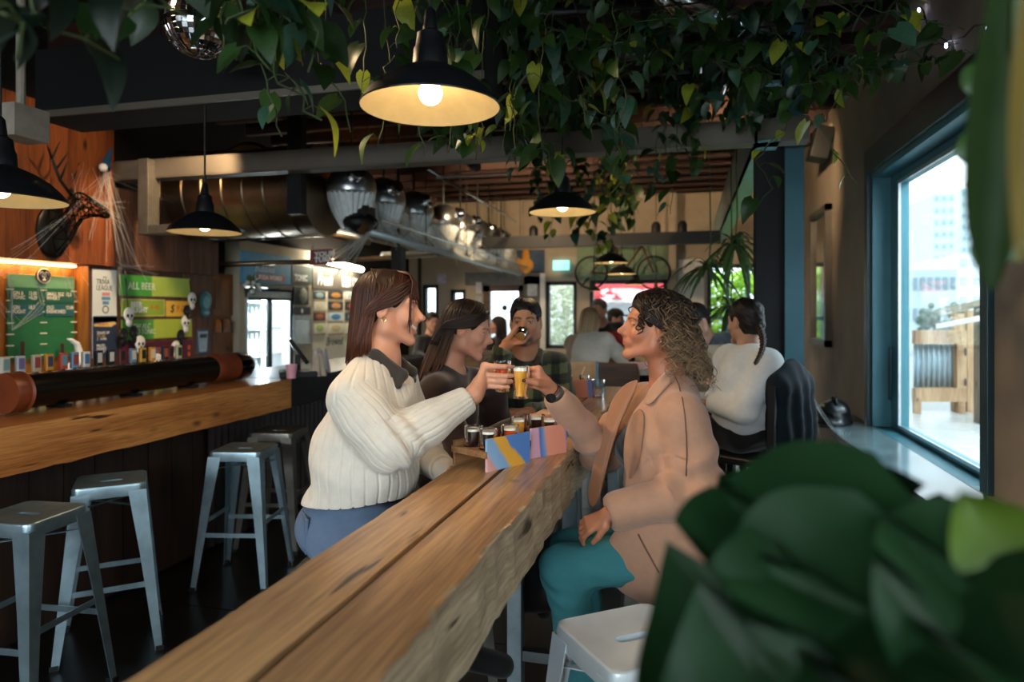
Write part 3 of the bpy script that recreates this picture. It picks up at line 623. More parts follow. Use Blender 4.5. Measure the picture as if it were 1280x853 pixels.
for i, (px, c1, c2) in enumerate(tapx):
    X = -3.16; p = onx(px, 460, X); z0 = 1.07; hh = .085; zt = 1.25
    r = empty('beer_tap', (X, p.y, z0), 0, None, None)
    nm = ['grey tap handle', 'silver grey tap handle with violet print', 'beige tap handle with red print', 'amber tap handle with navy print', 'red tap handle with blue print', 'blue tap handle with red print', 'white tap handle with blue print', 'black tap handle, first right of the white one', 'black tap handle, second right of the white one', 'maroon and black tap handle', 'slate blue tap handle', 'golden yellow tap handle', 'orange tap handle', 'dark brown tap handle with rust print', 'dark red tap handle', 'pale green tap handle last in the row'][i]
    tag(r, nm + ' behind the black pipe', 'beer tap', 'beer taps behind the pipe')
    MB().tube([(0, 0, 0), (0, 0, zt - z0 + .01)], .01, 8).build('stem', CHROME, r, smooth=True)
    MB().box((-.011, -.021, zt - z0), (.011, .021, zt - z0 + hh)).build('badge', M(c1, .4, 0, .05), r, .004)
    MB().box((.011, -.014, zt - z0 + .02), (.0125, .014, zt - z0 + hh - .012)).build('label_print', M(c2, .5, 0, .05), r)
# ---------------------------------------------------------------- cabinets, fridge, soda and beer signs further along the bar wall
cb = empty('wall_cabinet', (0, 0, 0), 0, 'brown wooden wall cabinet left of the drinks fridge', 'cabinet')
Y0, Y1 = onx(268.5, 400, XL).y, onx(299, 400, XL).y; z1, z0 = onx(270, 341, XL).z, onx(270, 395, XL).z
box('cabinet_box', (XL - .17, Y0, 1.0), (XL - .1, Y1, z1), CABW, cb)
box('upper_door', (XL - .1, Y0 + .01, z0), (XL - .07, Y1 - .01, z1), CABW, cb, .004); box('door_panel', (XL - .07, Y0 + .08, z0 + .06), (XL - .06, Y1 - .08, z1 - .06), CABW, cb, .004)
box('lower_door', (XL - .1, Y0 + .01, 1.0), (XL - .07, Y1 - .01, z0 - .17), CABW, cb, .004)
MB().ball((XL - .06, Y1 - .1, 1.18), .015, 8).build('knob', STEELD, cb)
for i, q in enumerate((.25, .62)):
    tag(MB().lathe([(0, 0), (.05, 0), (.05, .1), (.03, .13), (0, .13)], 14, (XL - .06, Y0 + q * (Y1 - Y0), z0 - .165)).build('jar', M(['b5651f', '8f5a38'][i], .3), smooth=True), ['orange jar on the cabinet shelf', 'brown jar on the cabinet shelf beside the orange jar'][i], 'jar')
tw = M('b9ac94', .75, 0, .08, 4)
ft = onx(306, 357, XL).z
struct(MB().box((XL - .18, onx(299.5, 400, XL).y, 0), (XL, FY0, 2.3)).box((XL - .18, FY1, 0), (XL, onx(391, 400, XL).y, 2.3)).box((XL - .18, FY0, ft), (XL, FY1, 2.3)).build('trim_7', tw))
fg = empty('drinks_fridge', (XL, (FY0 + FY1) / 2, 0), 0, 'glass fronted two door drinks fridge glowing white', 'fridge')
def fb(nm, lo, hi, mat, bev=0.): 
    return box(nm, (lo[0], lo[1] - (FY0 + FY1) / 2, lo[2]), (hi[0], hi[1] - (FY0 + FY1) / 2, hi[2]), mat, fg, bev)
y0, y1 = FY0 + .02, FY1 - .02
m = MB(); cy = (FY0 + FY1) / 2
for lo, hi in (((-.62, y0 - cy, .05), (-.6, y1 - cy, ft - .02)), ((-.62, y0 - cy, .05), (0, y0 - cy + .03, ft - .02)), ((-.62, y1 - cy - .03, .05), (0, y1 - cy, ft - .02)), ((-.62, y0 - cy, ft - .05), (0, y1 - cy, ft - .02)), ((-.62, y0 - cy, .05), (0, y1 - cy, .12))): m.box(lo, hi)
m.build('fridge_body', M('dfe5e6', .5, 0, .03), fg)
for k in range(5): fb('shelf', (-.55, y0 + .04, .45 + k * .3), (-.12, y1 - .04, .465 + k * .3), M('e4ebec', .4), 0)
fb('fridge_lamp', (-.16, y0 + .06, ft - .075), (-.1, y1 - .06, ft - .052), glow('fridge_led', (.9, .97, 1), 80)); fb('fridge_lamp', (-.1, cy - .01, .9), (-.08, cy + .01, ft - .08), glow('fridge_led', (.9, .97, 1), 80))
fb('header_panel', (-.02, y0, ft - .12), (.0, y1, ft - .02), M('a9b5b8', .5), 0)
for a, b, x in ((y0, cy + .03, -.03), (cy - .03, y1, -.01)):
    d_ = MB().box((x, a - cy, .15), (x + .015, a - cy + .05, ft - .12)).box((x, b - cy - .05, .15), (x + .015, b - cy, ft - .12)).box((x, a - cy, ft - .15), (x + .015, b - cy, ft - .12)).box((x, a - cy, .15), (x + .015, b - cy, .2)).build('sliding_door', DARKST, fg)
    MB().box((x + .005, a - cy + .05, .2), (x + .008, b - cy - .05, ft - .15)).build('door_glass', PANE, d_)
bk = 0
for k in range(4):
    for j in range(9):
        c = ['dfe8ea', 'c6d6dc', 'e9ecec', 'b7cbd3', 'd6dfcf'][(k * 7 + j * 3) % 5]
        tag(MB().lathe([(0, 0), (.03, 0), (.033, .01), (.033, .15), (.014, .19), (.014, .23), (0, .23)], 10, (XL - .3, y0 + .1 + j * (y1 - y0 - .2) / 8, .47 + k * .3)).build('bottle', M(c, .3, 0, .04), smooth=True), 'pale bottle standing on a shelf inside the drinks fridge', 'bottle', 'bottles in the drinks fridge')
X2 = XL + .03
a_, Y0, Y1, Z0, Z1 = sign('soda_sign', 303.5, 313, 364, 353, M('4f9fc6', .5, 0, .2, 2), 'sky blue sign reading SODA WORKS over the fridge', 'sign', X=X2, t=.03)
wt('SODA WORKS', (Z1 - Z0) * .2, Y0 + (Y1 - Y0) * .30, Z0 + (Z1 - Z0) * .14, INKW, a_, X=X2 + .002, bold=.004); box('red_band', (X2, Y0 + (Y1 - Y0) * .26, Z0 + (Z1 - Z0) * .09), (X2 + .0012, Y0 + (Y1 - Y0) * .85, Z0 + (Z1 - Z0) * .32), M('c4685f', .6), a_)
wt('Bubbles', (Z1 - Z0) * .34, Y0 + (Y1 - Y0) * .22, Z0 + (Z1 - Z0) * .38, INKW, a_, X=X2 + .002, shear=.3)
a_, Y0, Y1, Z0, Z1 = sign('tonic_sign', 365, 331, 390, 353, M('4a5650', .6, 0, .1), 'grey green sign reading TONIC beside the soda sign', 'sign', X=X2, t=.03)
wt('TONIC', (Z1 - Z0) * .5, Y0 + (Y1 - Y0) * .12, Z0 + (Z1 - Z0) * .12, INKW, a_, X=X2 + .002, sx=.85, bold=.004)
YB0, YB1 = onx(391, 400, XL).y, onx(478, 400, XL).y
a_, Y0, Y1, Z0, Z1 = sign('tap_list_board', 391, 334, 478, 462, M('efe4cb', .6, 0, .05), 'cream tap list board headed Fresh BEER ON TAP', 'menu board', X=XL + .01, t=.185)
h = Z1 - Z0; w = Y1 - Y0; Xt = XL + .01
sign('header_strip', 391, 333, 478, 361, M('59534a', .6, 0, .1), None, X=Xt + .01, t=.01, parent=a_)
wt('Fresh', h * .17, Y0 + w * .04, Z0 + h * .83, INKW, a_, X=Xt + .0115, shear=.35, sx=.8, bold=.003); wt('BEER ON TAP', h * .15, Y0 + w * .36, Z0 + h * .83, INKW, a_, X=Xt + .0115, sx=.62, bold=.003)
wt('Brewed', h * .12, Y0 + w * .15, Z0 + h * .22, INKB, a_, X=Xt + .0115, shear=.3, sx=.9)
tl = [('9fb4b3', '30444a'), ('d9cfae', 'e6ddc6'), ('b9603c', '5a3a30'), ('b9c76a', 'e9e4cf'), ('c98a3d', '2b3138'), ('d08f5a', '2c3136'), ('4d8fc4', 'dce7ee'), ('dcc68f', 'f0e6c9'), ('bfe0c9', 'f2f2ea'), ('c75b55', '2b3236'), ('7f97a5', '39434d'), ('ccd05f', 'eef0cf')]
for c_, (x0, x1) in enumerate(((392.5, 407), (411, 429), (432, 446.5))):
    for r_, (t0, t1) in enumerate(((364, 374), (377, 388), (391, 401.5), (404.5, 417))):
        Ya, Yb_, Za, Zb = srect(x0, t0, x1, t1, Xt + .012); fa, ba = tl[c_ * 4 + r_]
        o = box('beer_tile', (Xt, Ya, Za), (Xt + .012, Yb_, Zb), M(ba, .5, 0, .04), a_, .001)
        MB().ball((Xt + .012, (Ya + Yb_) / 2, (Za + Zb) / 2), (.004, (Yb_ - Ya) * .34, (Zb - Za) * .36), 10).build('tile_print', M(fa, .5, 0, .04), o)
        box('price_strip', (Xt, Ya, Za - .025), (Xt + .012, Yb_, Za - .008), M('b59a6c', .6), o)
ls = tag(MB().tube([onx(400, 325, XL + .14), onx(452, 337, XL + .14)], .035, 8).build('strip_lamp', glow('board_lamp', (1, .9, .68), 50), smooth='all'), 'bright strip lamp over the cream tap list board', 'lamp')
for i, (x0, y0_, x1, y1_, c, lb) in enumerate(((367.5, 358, 386, 381, '25282a', 'small dark framed picture of a stone face below TONIC'), (367, 384, 388, 393.5, '2a2d2e', 'black licence notice strip below the stone face picture'), (367, 395, 388, 431, '9aa6ab', 'grey mirror poster beside the drinks fridge'))):
    a_, Y0, Y1, Z0, Z1 = sign('framed_picture', x0, y0_, x1, y1_, M(c, .5), lb, 'picture', X=XL + .02, t=.02)
    if i == 0: MB().ball((XL + .025, (Y0 + Y1) / 2 + .03, (Z0 + Z1) / 2), (.02, .085, .1), 12).build('stone_face', M('8f907c', .8, 0, .3, 30), a_, smooth='all')
    if i == 1: MB().ball((XL + .02, (Y0 + Y1) / 2, (Z0 + Z1) / 2), (.004, .025, .03), 8).build('round_mark', INKW, a_)
    if i == 2: box('mirror_face', (XL + .02, Y0 + .03, Z0), (XL + .022, Y1 - .06, Z1 - .05), M('c5ced2', .2, .3, .15, 6), a_)
# red hanging sign on the bronze rod
rod = tag(MB().tube([at(268, 331, 6.9), at(402, 327, 7.6), at(560, 318, 8.8)], .028, 10).build('bronze_rod', M('7a6650', .35, .8), smooth='all'), 'long bronze rod overhead in front of the soda sign', 'rod')
q = [at(388, 313, 7.3), at(416, 311, 7.35), at(414, 335, 7.35), at(387, 332, 7.3)]
u = (q[1] - q[0]); v = (q[0] - q[3]); rs = tag(MB().prism([(0, 0), (1, .0), (1, 1), (0, 1)], .02, q[3], u, v).build('hanging_sign', M('7e1f28', .5, 0, .1)), 'small dark red sign hanging from the bronze rod', 'sign')
n_ = u.cross(v).normalized()
for i, s_ in enumerate(('YOUR', 'TURN')): text(s_, .075, q[3] + u * .2 + v * (.52 - .36 * i) + n_ * -.003 + n_ * .026, u, v, INKW, rs, ext=.001, bold=.003)
MB().tube([q[0] + u * .1, q[0] + u * .1 + v * .3], .004, 4).build('hanging_wire', BLACK, rs)
# till on the counter
p = onz(372, 470, 1.072); tl_ = empty('card_till', (p.x, p.y, 1.072), R(35), 'black point of sale till on the dark counter', 'till')
MB().cbox((0, 0, .02), (.26, .3, .04)).build('till_base', BLACK, tl_, .006); MB().box((-.02, -.02, .04), (.02, .02, .16)).build('till_neck', BLACK, tl_)
MB().cbox((0, 0, .19), (.03, .34, .22), Matrix.Rotation(R(-35), 3, 'Y')).build('till_screen', M('0d0f11', .15), tl_, .006)
MB().cbox((.18, .16, .02), (.08, .15, .035), Matrix.Rotation(R(12), 3, 'Y')).build('keypad', M('22262a', .4), tl_, .004)
p = onz(367, 472, 1.072); tag(MB().lathe([(.033, 0), (.04, .1), (.037, .1), (.031, .004), (0, .004)], 16, (p.x + .02, p.y - .06, 1.072)).build('pink_cup', M('d99aa5', .5), smooth=True), 'small pink cup on the counter in front of the till', 'cup')
for i, (px, py, c, lb) in enumerate(((396, 470, 'b7a48f', 'crumpled beige paper bag right of the till'), (402, 465, 'd8cfd0', 'clear plastic bag right of the paper bag'))):
    p = onz(px, py, 1.072); rg = np.random.default_rng(i); m = MB(); m.grid(lambda u, v: Vector((p.x + (.06 + .02 * math.sin(5 * u * 2 * PI)) * (1 - .45 * v) * math.cos(2 * PI * u), p.y + (.05 + .015 * math.cos(7 * u * 2 * PI)) * (1 - .5 * v) * math.sin(2 * PI * u), 1.072 + v * (.17 + .02 * math.sin(u * 19)))), 20, 5, close_u=True)
    tag(m.build('crumpled_bag', M(c, .5, 0, .15), smooth='all'), lb, 'bag')
# ================================================================ pendants
CREAM = M('e8d3a2', .55, 0, .06, 20); SHADE = M('16181b', .42, .3, .2, 12)
def pendant(px, py, w, D, label, top=HC, st=20, shade=SHADE, pw=0):
    d = D * F / w; p = at(px, py, d); s_ = D / .36
    r = empty('pendant_lamp', p, 0, label, 'pendant lamp', 'black dome pendant lamps')
    out = [(.18, 0), (.181, .004), (.165, .028), (.135, .058), (.10, .082), (.066, .098), (.046, .106), (.043, .15), (.038, .158), (.034, .19), (.02, .2), (.014, .25), (.006, .26)]
    MB().lathe([(a * s_, b * s_) for a, b in out], 40).build('lamp_shade', shade, r, smooth=True)
    MB().lathe([(a * s_, b * s_) for a, b in [(.179, .001), (.162, .026), (.132, .055), (.098, .078), (.064, .094), (.03, .1), (0, .1)]], 40).build('shade_lining', CREAM, r, smooth=True)
    b = MB().ball((0, 0, .038 * s_), .031 * s_, 16); b.tube([(0, 0, .06 * s_), (0, 0, .1 * s_)], .016 * s_, 10)
    b.build('bulb', glow('bulb_glow%d' % st, (1, .80, .50), st), r, smooth='all')
    MB().tube([(0, 0, .25 * s_), (0, 0, top - p.z)], .005, 6).build('cord', BLACK, r)
    if pw:
        l = bpy.data.lights.new('pendant_light', 'SPOT'); l.energy = pw; l.color = (1, .72, .42); l.shadow_soft_size = .03; l.spot_size = R(150); l.spot_blend = .5
        o = bpy.data.objects.new('pendant_light', l); COL.objects.link(o); o.parent = r; o.location = (0, 0, -.005)
    return r
pendant(538, 135, 174, .36, 'largest black dome pendant lamp with a bright bulb over the timber table', st=14, pw=9)
pendant(703, 266, 83, .36, 'black dome pendant with lit bulb right of centre among the vines', st=14, pw=9)
pendant(256, 291, 87, .36, 'black dome pendant hanging alone in front of the grey bracket', st=8, pw=7)
pendant(0, 251, 146, .36, 'black dome pendant cut by the left photo edge near the deer head', st=8, pw=7)
pendant(764, 329, 42, .36, 'first small black pendant in the far row right of centre', st=14)
pendant(777, 343, 36, .36, 'second small pendant of the far row with a visible bulb', st=22)
pendant(793, 356, 24, .28, 'third small pendant of the far row in front of the red awning', st=22)
pendant(743, 364, 17, .2, 'tiny black pendant left of the far row above the red jacket man', st=8)
pendant(820, 365, 20, .235, 'small copper pendant at the right end of the far row', st=22, shade=M('6b3b22', .3, .8))
# disco ball
dp_ = at(249, 30, 3.0); rb_ = .148
db = tag(MB().ball((0, 0, 0), rb_, 36).build('mirror_ball', M('c9cdd2', .07, 1, .35, 60), loc=dp_), 'mirror disco ball half hidden by leaves at the top', 'disco ball')
me = db.data
import bmesh
bm = bmesh.new(); bm.from_mesh(me); r_ = bmesh.ops.inset_individual(bm, faces=[f for f in bm.faces if f.calc_area() > 5e-6], thickness=.0022, depth=-.0015)
bm.to_mesh(me); bm.free()
MB().tube([(0, 0, rb_), (0, 0, HC - dp_.z)], .004, 6).build('hanging_wire', BLACK, db)
# ================================================================ ducts and pipes
tag(MB().lathe([(0, 0), (.40, 0), (.43, .02), (.40, .04)] + sum([[(.40, .04 + k * .2), (.408, .05 + k * .2), (.40, .06 + k * .2)] for k in range(1, 7)], []) + [(.40, 1.42), (0, 1.42)], 40, (-4.5, 5.4, 2.62), (1, 0, 0)).build('round_duct', DUCTM, smooth=True), 'big round bronze duct behind the grey beam at left', 'duct')
tag(MB().lathe([(0, 0), (.30, 0), (.33, .03), (.30, .06), (.30, 5.4), (0, 5.4)], 32, (-3.75, 5.2, 2.72), (0, 1, 0)).build('round_duct', DUCTM, smooth=True), 'long round bronze duct running away behind the chrome cowls', 'duct')
PIPES = [([(815, -12, 3.2), (848, 18, 3.3), (872, 32, 3.4)], .035, CHROME, 'short shiny bent pipe entering at the top edge'),
 ([(840, -4, 3.6), (905, 20, 3.8), (980, 38, 4.0)], .045, CHROME, 'thick chrome pipe ending in the open at upper right'),
 ([(600, 22, 3.4), (730, 14, 3.5), (850, 6, 3.6)], .022, STEELD, 'grey conduit high above the vines at the top'),
 ([(768, 72, 3.5), (806, 66, 3.5), (812, 48, 3.5), (806, 10, 3.5)], .028, STEELD, 'steel pipe elbow above the vine mass'),
 ([(812, 44, 3.6), (850, 62, 3.6), (918, 58, 3.7), (948, 30, 3.8), (948, 5, 3.8)], .03, STEELD, 'steel pipe curving up below the chrome pipe'),
 ([(720, 20, 3.6), (724, 62, 3.6)], .016, STEELD, 'short upright conduit left of the pipe elbow'),
 ([(872, 25, 3.7), (874, 92, 3.7)], .014, CHROME, 'slim upright chrome rod below the chrome pipe'),
 ([(908, 55, 3.8), (909, 100, 3.8), (902, 118, 3.8)], .012, CHROME, 'thin hooked chrome rod right of the upright rod'),
 ([(765, 96, 4.2), (910, 84, 4.4)], .02, STEELD, 'level conduit half buried in the vine mass'),
 ([(345, 280, 6.6), (462, 303, 7.4)], .035, M('8f7f68', .35, .8), 'pale bronze pipe sloping below the round duct'),
 ([(268, 300, 6.4), (430, 292, 8.)], .025, STEELD, 'dull steel pipe crossing low behind the duct'),
 ([(300, 288, 6.0), (350, 285, 6.2)], .03, M('9fb0b4', .3, .8), 'short pale pipe right of the lone pendant'),
 ([(535, 212, 6.6), (645, 277, 9.2)], .014, CHROME, 'thin slanted brace rod above the chrome cowls'),
 ([(546, 222, 6.6), (640, 216, 7.2)], .012, M('b9c0b8', .4, .5), 'thin level rod beside the slanted brace rod'),
 ([(478, 318, 8.2), (570, 316, 9.4)], .03, M('a7b4b8', .3, .8), 'pale pipe low under the chrome cowls')]
for pts, r_, mt, lb in PIPES:
    P = [at(*q) for q in pts]; P = [Vector((a.x, a.y, min(a.z, HC - .06))) for a in P]
    tag(MB().tube(P, r_, 12).build('steel_pipe', mt, smooth='all'), lb, 'pipe')
# chrome cowls with pleated cloth
CLOTH = M('e9f0f0', .75, 0, .08, 20, .2)
cowl0 = None; CY = [5.45, 6.1, 6.85, 7.77, 8.4, 9.15, 9.7, 10.4]
for i, y in enumerate(CY):
    lb = ['chrome ceiling cowl with white cloth, nearest in the row above the bar', 'second chrome ceiling cowl of the row', 'third chrome ceiling cowl of the row', 'fourth chrome ceiling cowl of the row', 'fifth chrome ceiling cowl of the row', 'sixth chrome ceiling cowl of the row', 'seventh chrome ceiling cowl of the row', 'last and farthest chrome ceiling cowl of the row'][i]
    if cowl0 is None:
        r = empty('ceiling_cowl', (-2.86, y, 2.62), 0, lb, 'cowl', 'chrome cowls with white cloth'); cowl0 = r
        MB().lathe([(.002, .225), (.07, .218), (.13, .185), (.18, .13), (.21, .06), (.215, 0), (.21, -.03), (.18, -.05)], 32).build('cowl_shell', STEEL, r, smooth=True)
        MB().lathe([(.0, 0), (.07, 0), (.085, .03), (.06, .05), (.055, .10), (0, .10)], 20, (.10, -.13, .10), (.7, -.7, .15)).build('cowl_neck', CHROME, r, smooth=True)
        MB().tube([(0, .0, .2), (0, .0, .98)], .012, 8).build('hanger', DARKST, r)
        m = MB()
        def pl(u, v):
            a = u * 2 * PI; rad = .20 * (1 - .62 * v ** 1.7) + .013 * math.sin(u * 44 * PI) * (1 - .3 * v); z = -.02 + .09 * (1 - v) * math.sin(a + 2.6) - .30 * v - .03 * math.sin(a * 2) * v
            return (rad * math.cos(a), rad * math.sin(a), z)
        m.grid(pl, 176, 8, close_u=True); m.build('pleated_cloth', CLOTH, r, smooth='all')
    else: dup(cowl0, (-2.86, y, 2.62), R(17 * i), lb)
tr = empty('light_track', (0, 0, 0), 0, 'aluminium track rail hung below the chrome cowls', 'track rail')
A, B = Vector((-2.70, 5.45, 2.25)), Vector((-2.6, 10.6, 2.16))
MB().tube([A, B], .034, 12).build('rail', M('cdd8da', .3, .5, .05), tr, smooth='all'); MB().tube([A + Vector((.12, 0, .1)), B + Vector((.12, 0, .1))], .012, 8).build('rail', STEEL, tr)
for k in range(9):
    p = A.lerp(B, k / 8); MB().tube([p, p + Vector((.12, 0, .1))], .006, 5).build('strut', STEEL, tr)
    if k % 2 == 0: MB().tube([p, (p.x, p.y, HC)], .005, 5).build('hanger', DARKST, tr)
tag(MB().lathe([(0, 0), (.055, 0), (.06, .02), (.05, .1), (.03, .14), (0, .14)], 16, A + Vector((-.02, -.1, .03)), (.3, 1, .2)).build('track_spotlight', M('5a4434', .4, .6), smooth=True), 'small bronze spotlight on the near end of the track rail', 'spotlight')
p = at(450, 279, 6.0); tag(MB().ball(p, (.16, .17, .1), 12).box((p.x - .1, p.y - .1, p.z), (p.x + .1, p.y + .1, p.z + .14)).build('projector', BLACK, smooth=True), 'black projector hung under the nearest chrome cowl', 'projector')
p = at(498, 326, 7.0); tag(MB().box((p.x - .06, p.y - .06, p.z - .12), (p.x + .06, p.y + .06, p.z + .14)).tube([(p.x, p.y, p.z), (p.x, p.y, HC)], .02, 6).build('hanging_speaker', BLACK, bev=.01), 'black speaker hanging above the dark haired woman in white', 'speaker')

for i, (a_, b_, p_, g_) in enumerate(SPOTS):  # housings for the unseen spots, added along with their light
    a_, b_ = Vector(a_), Vector(b_); d_ = (b_ - a_).normalized(); r = empty('unseen_can_lamp', a_, 0, ['added unseen can spotlight brightening the deer head wall', 'added unseen can spotlight brightening the beer signs', 'added unseen can spotlight brightening the tap list board', 'black can spotlight above the bar aimed at the curly haired woman', 'added unseen can spotlight over the end cabinet brightening the far wall', 'added unseen can spotlight brightening the far tables'][i], 'spotlight')
    MB().lathe([(.055, -.0), (.06, -.002), (.06, -.13), (.03, -.16), (0, -.16), (.02, -.155), (.054, -.12), (.054, 0)], 18, (0, 0, 0), d_).build('can_body', BLACK, r, smooth=True)
    MB().tube([-d_ * .14, (-d_.x * .14, -d_.y * .14, HC - a_.z)], .01, 6).build('stem', BLACK, r)

p = onx(315, 356, XL + .08); sp_ = empty('flower_sprig', p, 0, 'small sprig of white flowers and leaves on the fridge corner', 'flowers'); rgs = np.random.default_rng(8)
for k in range(9): q = Vector(rgs.normal(0, 1, 3)) * .055; q.x = abs(q.x) * .6; MB().ball(q, (.024, .024, .02), 8).build('blossom', INKW, sp_, smooth='all')
for k in range(16): q = Vector(rgs.normal(0, 1, 3)); q.x = abs(q.x) * .5; q = q.normalized() * .13; MB().tube([q * .1, q * .6, q], [.004, .022, .002], 5, flat=.3).build('leaf', M('5b6b45', .6), sp_, smooth='all')
# ================================================================ people: volumes blended into one surface
class Sculpt:
    def __init__(s, lo, hi, h):
        s.h = h; s.lo = np.array(lo, float); s.n = (np.ceil((np.array(hi) - s.lo) / h).astype(int) + 1)
        s.F = np.full(s.n, .25, 'f4'); s.ax = [(s.lo[i] + np.arange(s.n[i]) * h).astype('f4') for i in range(3)]
    def win(s, lo, hi):
        sl = []
        for i in range(3):
            a = max(0, int((lo[i] - s.lo[i]) / s.h)); b = min(s.n[i], int((hi[i] - s.lo[i]) / s.h) + 2)
            if b <= a: return None, None
            sl.append(slice(a, b))
        X = s.ax[0][sl[0]][:, None, None]; Y = s.ax[1][sl[1]][None, :, None]; Z = s.ax[2][sl[2]][None, None, :]
        return tuple(sl), (X, Y, Z)
    def put(s, d, sl, k, op):
        A = s.F[sl]
        if op == 'd':
            d = -d; h = np.maximum(k - np.abs(A - d), 0) / k; s.F[sl] = np.maximum(A, d) + h * h * k * .25
        else:
            h = np.maximum(k - np.abs(A - d), 0) / k; s.F[sl] = np.minimum(A, d) - h * h * k * .25
    def cap(s, a, b, ra, rb=None, k=.012, op='u', flat=None):
        rb = ra if rb is None else rb; a = np.array(a, float); b = np.array(b, float); m = max(ra, rb) + k + .03
        sl, P = s.win(np.minimum(a, b) - m, np.maximum(a, b) + m)
        if sl is None: return s
        ab = b - a; L = max(ab @ ab, 1e-9); q = [P[i] - a[i] for i in range(3)]
        t = np.clip((q[0] * ab[0] + q[1] * ab[1] + q[2] * ab[2]) / L, 0, 1)
        e = [q[i] - t * ab[i] for i in range(3)]
        d2 = e[0] ** 2 + e[1] ** 2 + e[2] ** 2
        if flat is not None:
            nv, f = flat; nv = np.array(nv, float); nv /= np.linalg.norm(nv); pn = e[0] * nv[0] + e[1] * nv[1] + e[2] * nv[2]; d2 = d2 + pn * pn * (f * f - 1)
        s.put(np.sqrt(d2) - (ra + (rb - ra) * t), sl, k, op); return s
    def chain(s, pts, rs, k=.012, op='u'):
        for i in range(len(pts) - 1): s.cap(pts[i], pts[i + 1], rs[i], rs[i + 1], k, op)
        return s
    def ell(s, c, r, Rm=None, k=.012, op='u'):
        c = np.array(c, float); r = np.array(r, float); m = r.max() + k + .03
        sl, P = s.win(c - m, c + m)
        if sl is None: return s
        q = [P[i] - c[i] for i in range(3)]
        if Rm is not None: q = [Rm[0, j] * q[0] + Rm[1, j] * q[1] + Rm[2, j] * q[2] for j in range(3)]
        k0 = np.sqrt((q[0] / r[0]) ** 2 + (q[1] / r[1]) ** 2 + (q[2] / r[2]) ** 2) + 1e-6
        k1 = np.sqrt((q[0] / r[0] ** 2) ** 2 + (q[1] / r[1] ** 2) ** 2 + (q[2] / r[2] ** 2) ** 2) + 1e-6
        s.put(k0 * (k0 - 1) / k1, sl, k, op); return s
    def cut(s, p, n, k=.004):
        n = np.array(n, float); n /= np.linalg.norm(n); p = np.array(p, float)
        d = n[0] * (s.ax[0][:, None, None] - p[0]) + n[1] * (s.ax[1][None, :, None] - p[1]) + n[2] * (s.ax[2][None, None, :] - p[2])
        s.F = np.maximum(s.F, d.astype('f4')); return s
    def mesh(s):
        F = s.F; F[0] = F[-1] = .2; F[:, 0] = F[:, -1] = .2; F[:, :, 0] = F[:, :, -1] = .2
        I = F < 0; nx, ny, nz = F.shape
        cnt = np.zeros((nx - 1, ny - 1, nz - 1), 'i1')
        for a in (0, 1):
            for b in (0, 1):
                for c in (0, 1): cnt += I[a:nx - 1 + a, b:ny - 1 + b, c:nz - 1 + c]
        act = np.argwhere((cnt > 0) & (cnt < 8)); del cnt
        idx = np.full((nx - 1, ny - 1, nz - 1), -1, 'i4'); idx[act[:, 0], act[:, 1], act[:, 2]] = np.arange(len(act))
        co = [(a, b, c) for a in (0, 1) for b in (0, 1) for c in (0, 1)]
        fv = np.stack([F[act[:, 0] + a, act[:, 1] + b, act[:, 2] + c] for a, b, c in co], 1)
        pos = np.zeros((len(act), 3)); w = np.zeros(len(act))
        for i in range(8):
            for j in range(i + 1, 8):
                d = np.abs(np.subtract(co[i], co[j]))
                if d.sum() != 1: continue
                m = (fv[:, i] < 0) != (fv[:, j] < 0); t = np.where(m, fv[:, i] / np.where(m, fv[:, i] - fv[:, j], 1), 0)
                p = np.array(co[i])[None] + t[:, None] * (np.array(co[j]) - np.array(co[i]))[None]
                pos += np.where(m[:, None], p, 0); w += m
        V = (act + pos / w[:, None]) * s.h + s.lo
        Q = []
        for ax in range(3):
            o1, o2 = [(1, 2), (2, 0), (0, 1)][ax]
            A = [slice(None)] * 3; B = [slice(None)] * 3; A[ax] = slice(0, -1); B[ax] = slice(1, None)
            ch = np.argwhere(I[tuple(A)] != I[tuple(B)]); ins = I[ch[:, 0], ch[:, 1], ch[:, 2]]
            e1 = np.zeros(3, int); e1[o1] = 1; e2 = np.zeros(3, int); e2[o2] = 1
            q = np.stack([idx[tuple((ch - d).T)] for d in (e1 + e2, e2, 0 * e1, e1)], 1)
            q[~ins] = q[~ins][:, ::-1]; Q.append(q)
        Q = np.concatenate(Q); return V, Q[(Q >= 0).all(1)]
def normals(V, Q):
    n = np.cross(V[Q[:, 2]] - V[Q[:, 0]], V[Q[:, 3]] - V[Q[:, 1]]); N = np.zeros_like(V)
    for i in range(4): np.add.at(N, Q[:, i], n)
    return N / (np.linalg.norm(N, axis=1)[:, None] + 1e-9)
def npmesh(name, V, Q, mat, parent=None, C=None):
    me = bpy.data.meshes.new(name); me.vertices.add(len(V)); me.vertices.foreach_set('co', np.ascontiguousarray(V, 'f4').ravel())
    k = Q.shape[1]; me.loops.add(len(Q) * k); me.loops.foreach_set('vertex_index', np.ascontiguousarray(Q, 'i4').ravel())
    me.polygons.add(len(Q)); me.polygons.foreach_set('loop_start', np.arange(0, len(Q) * k, k, dtype='i4')); 
    me.polygons.foreach_set('use_smooth', np.ones(len(Q), bool)); me.update(calc_edges=True); me.validate()
    if C is not None:
        a = me.color_attributes.new('Col', 'FLOAT_COLOR', 'POINT'); a.data.foreach_set('color', np.hstack([C, np.ones((len(C), 1))]).astype('f4').ravel())
    me.materials.append(mat); o = bpy.data.objects.new(name, me); COL.objects.link(o)
    if parent: o.parent = parent
    return o
def basis(fwd, up=(0, 0, 1)):
    y = np.array(fwd, float); y /= np.linalg.norm(y); x = np.cross(y, np.array(up, float)); x /= np.linalg.norm(x); z = np.cross(x, y)
    return np.stack([x, y, z], 1)
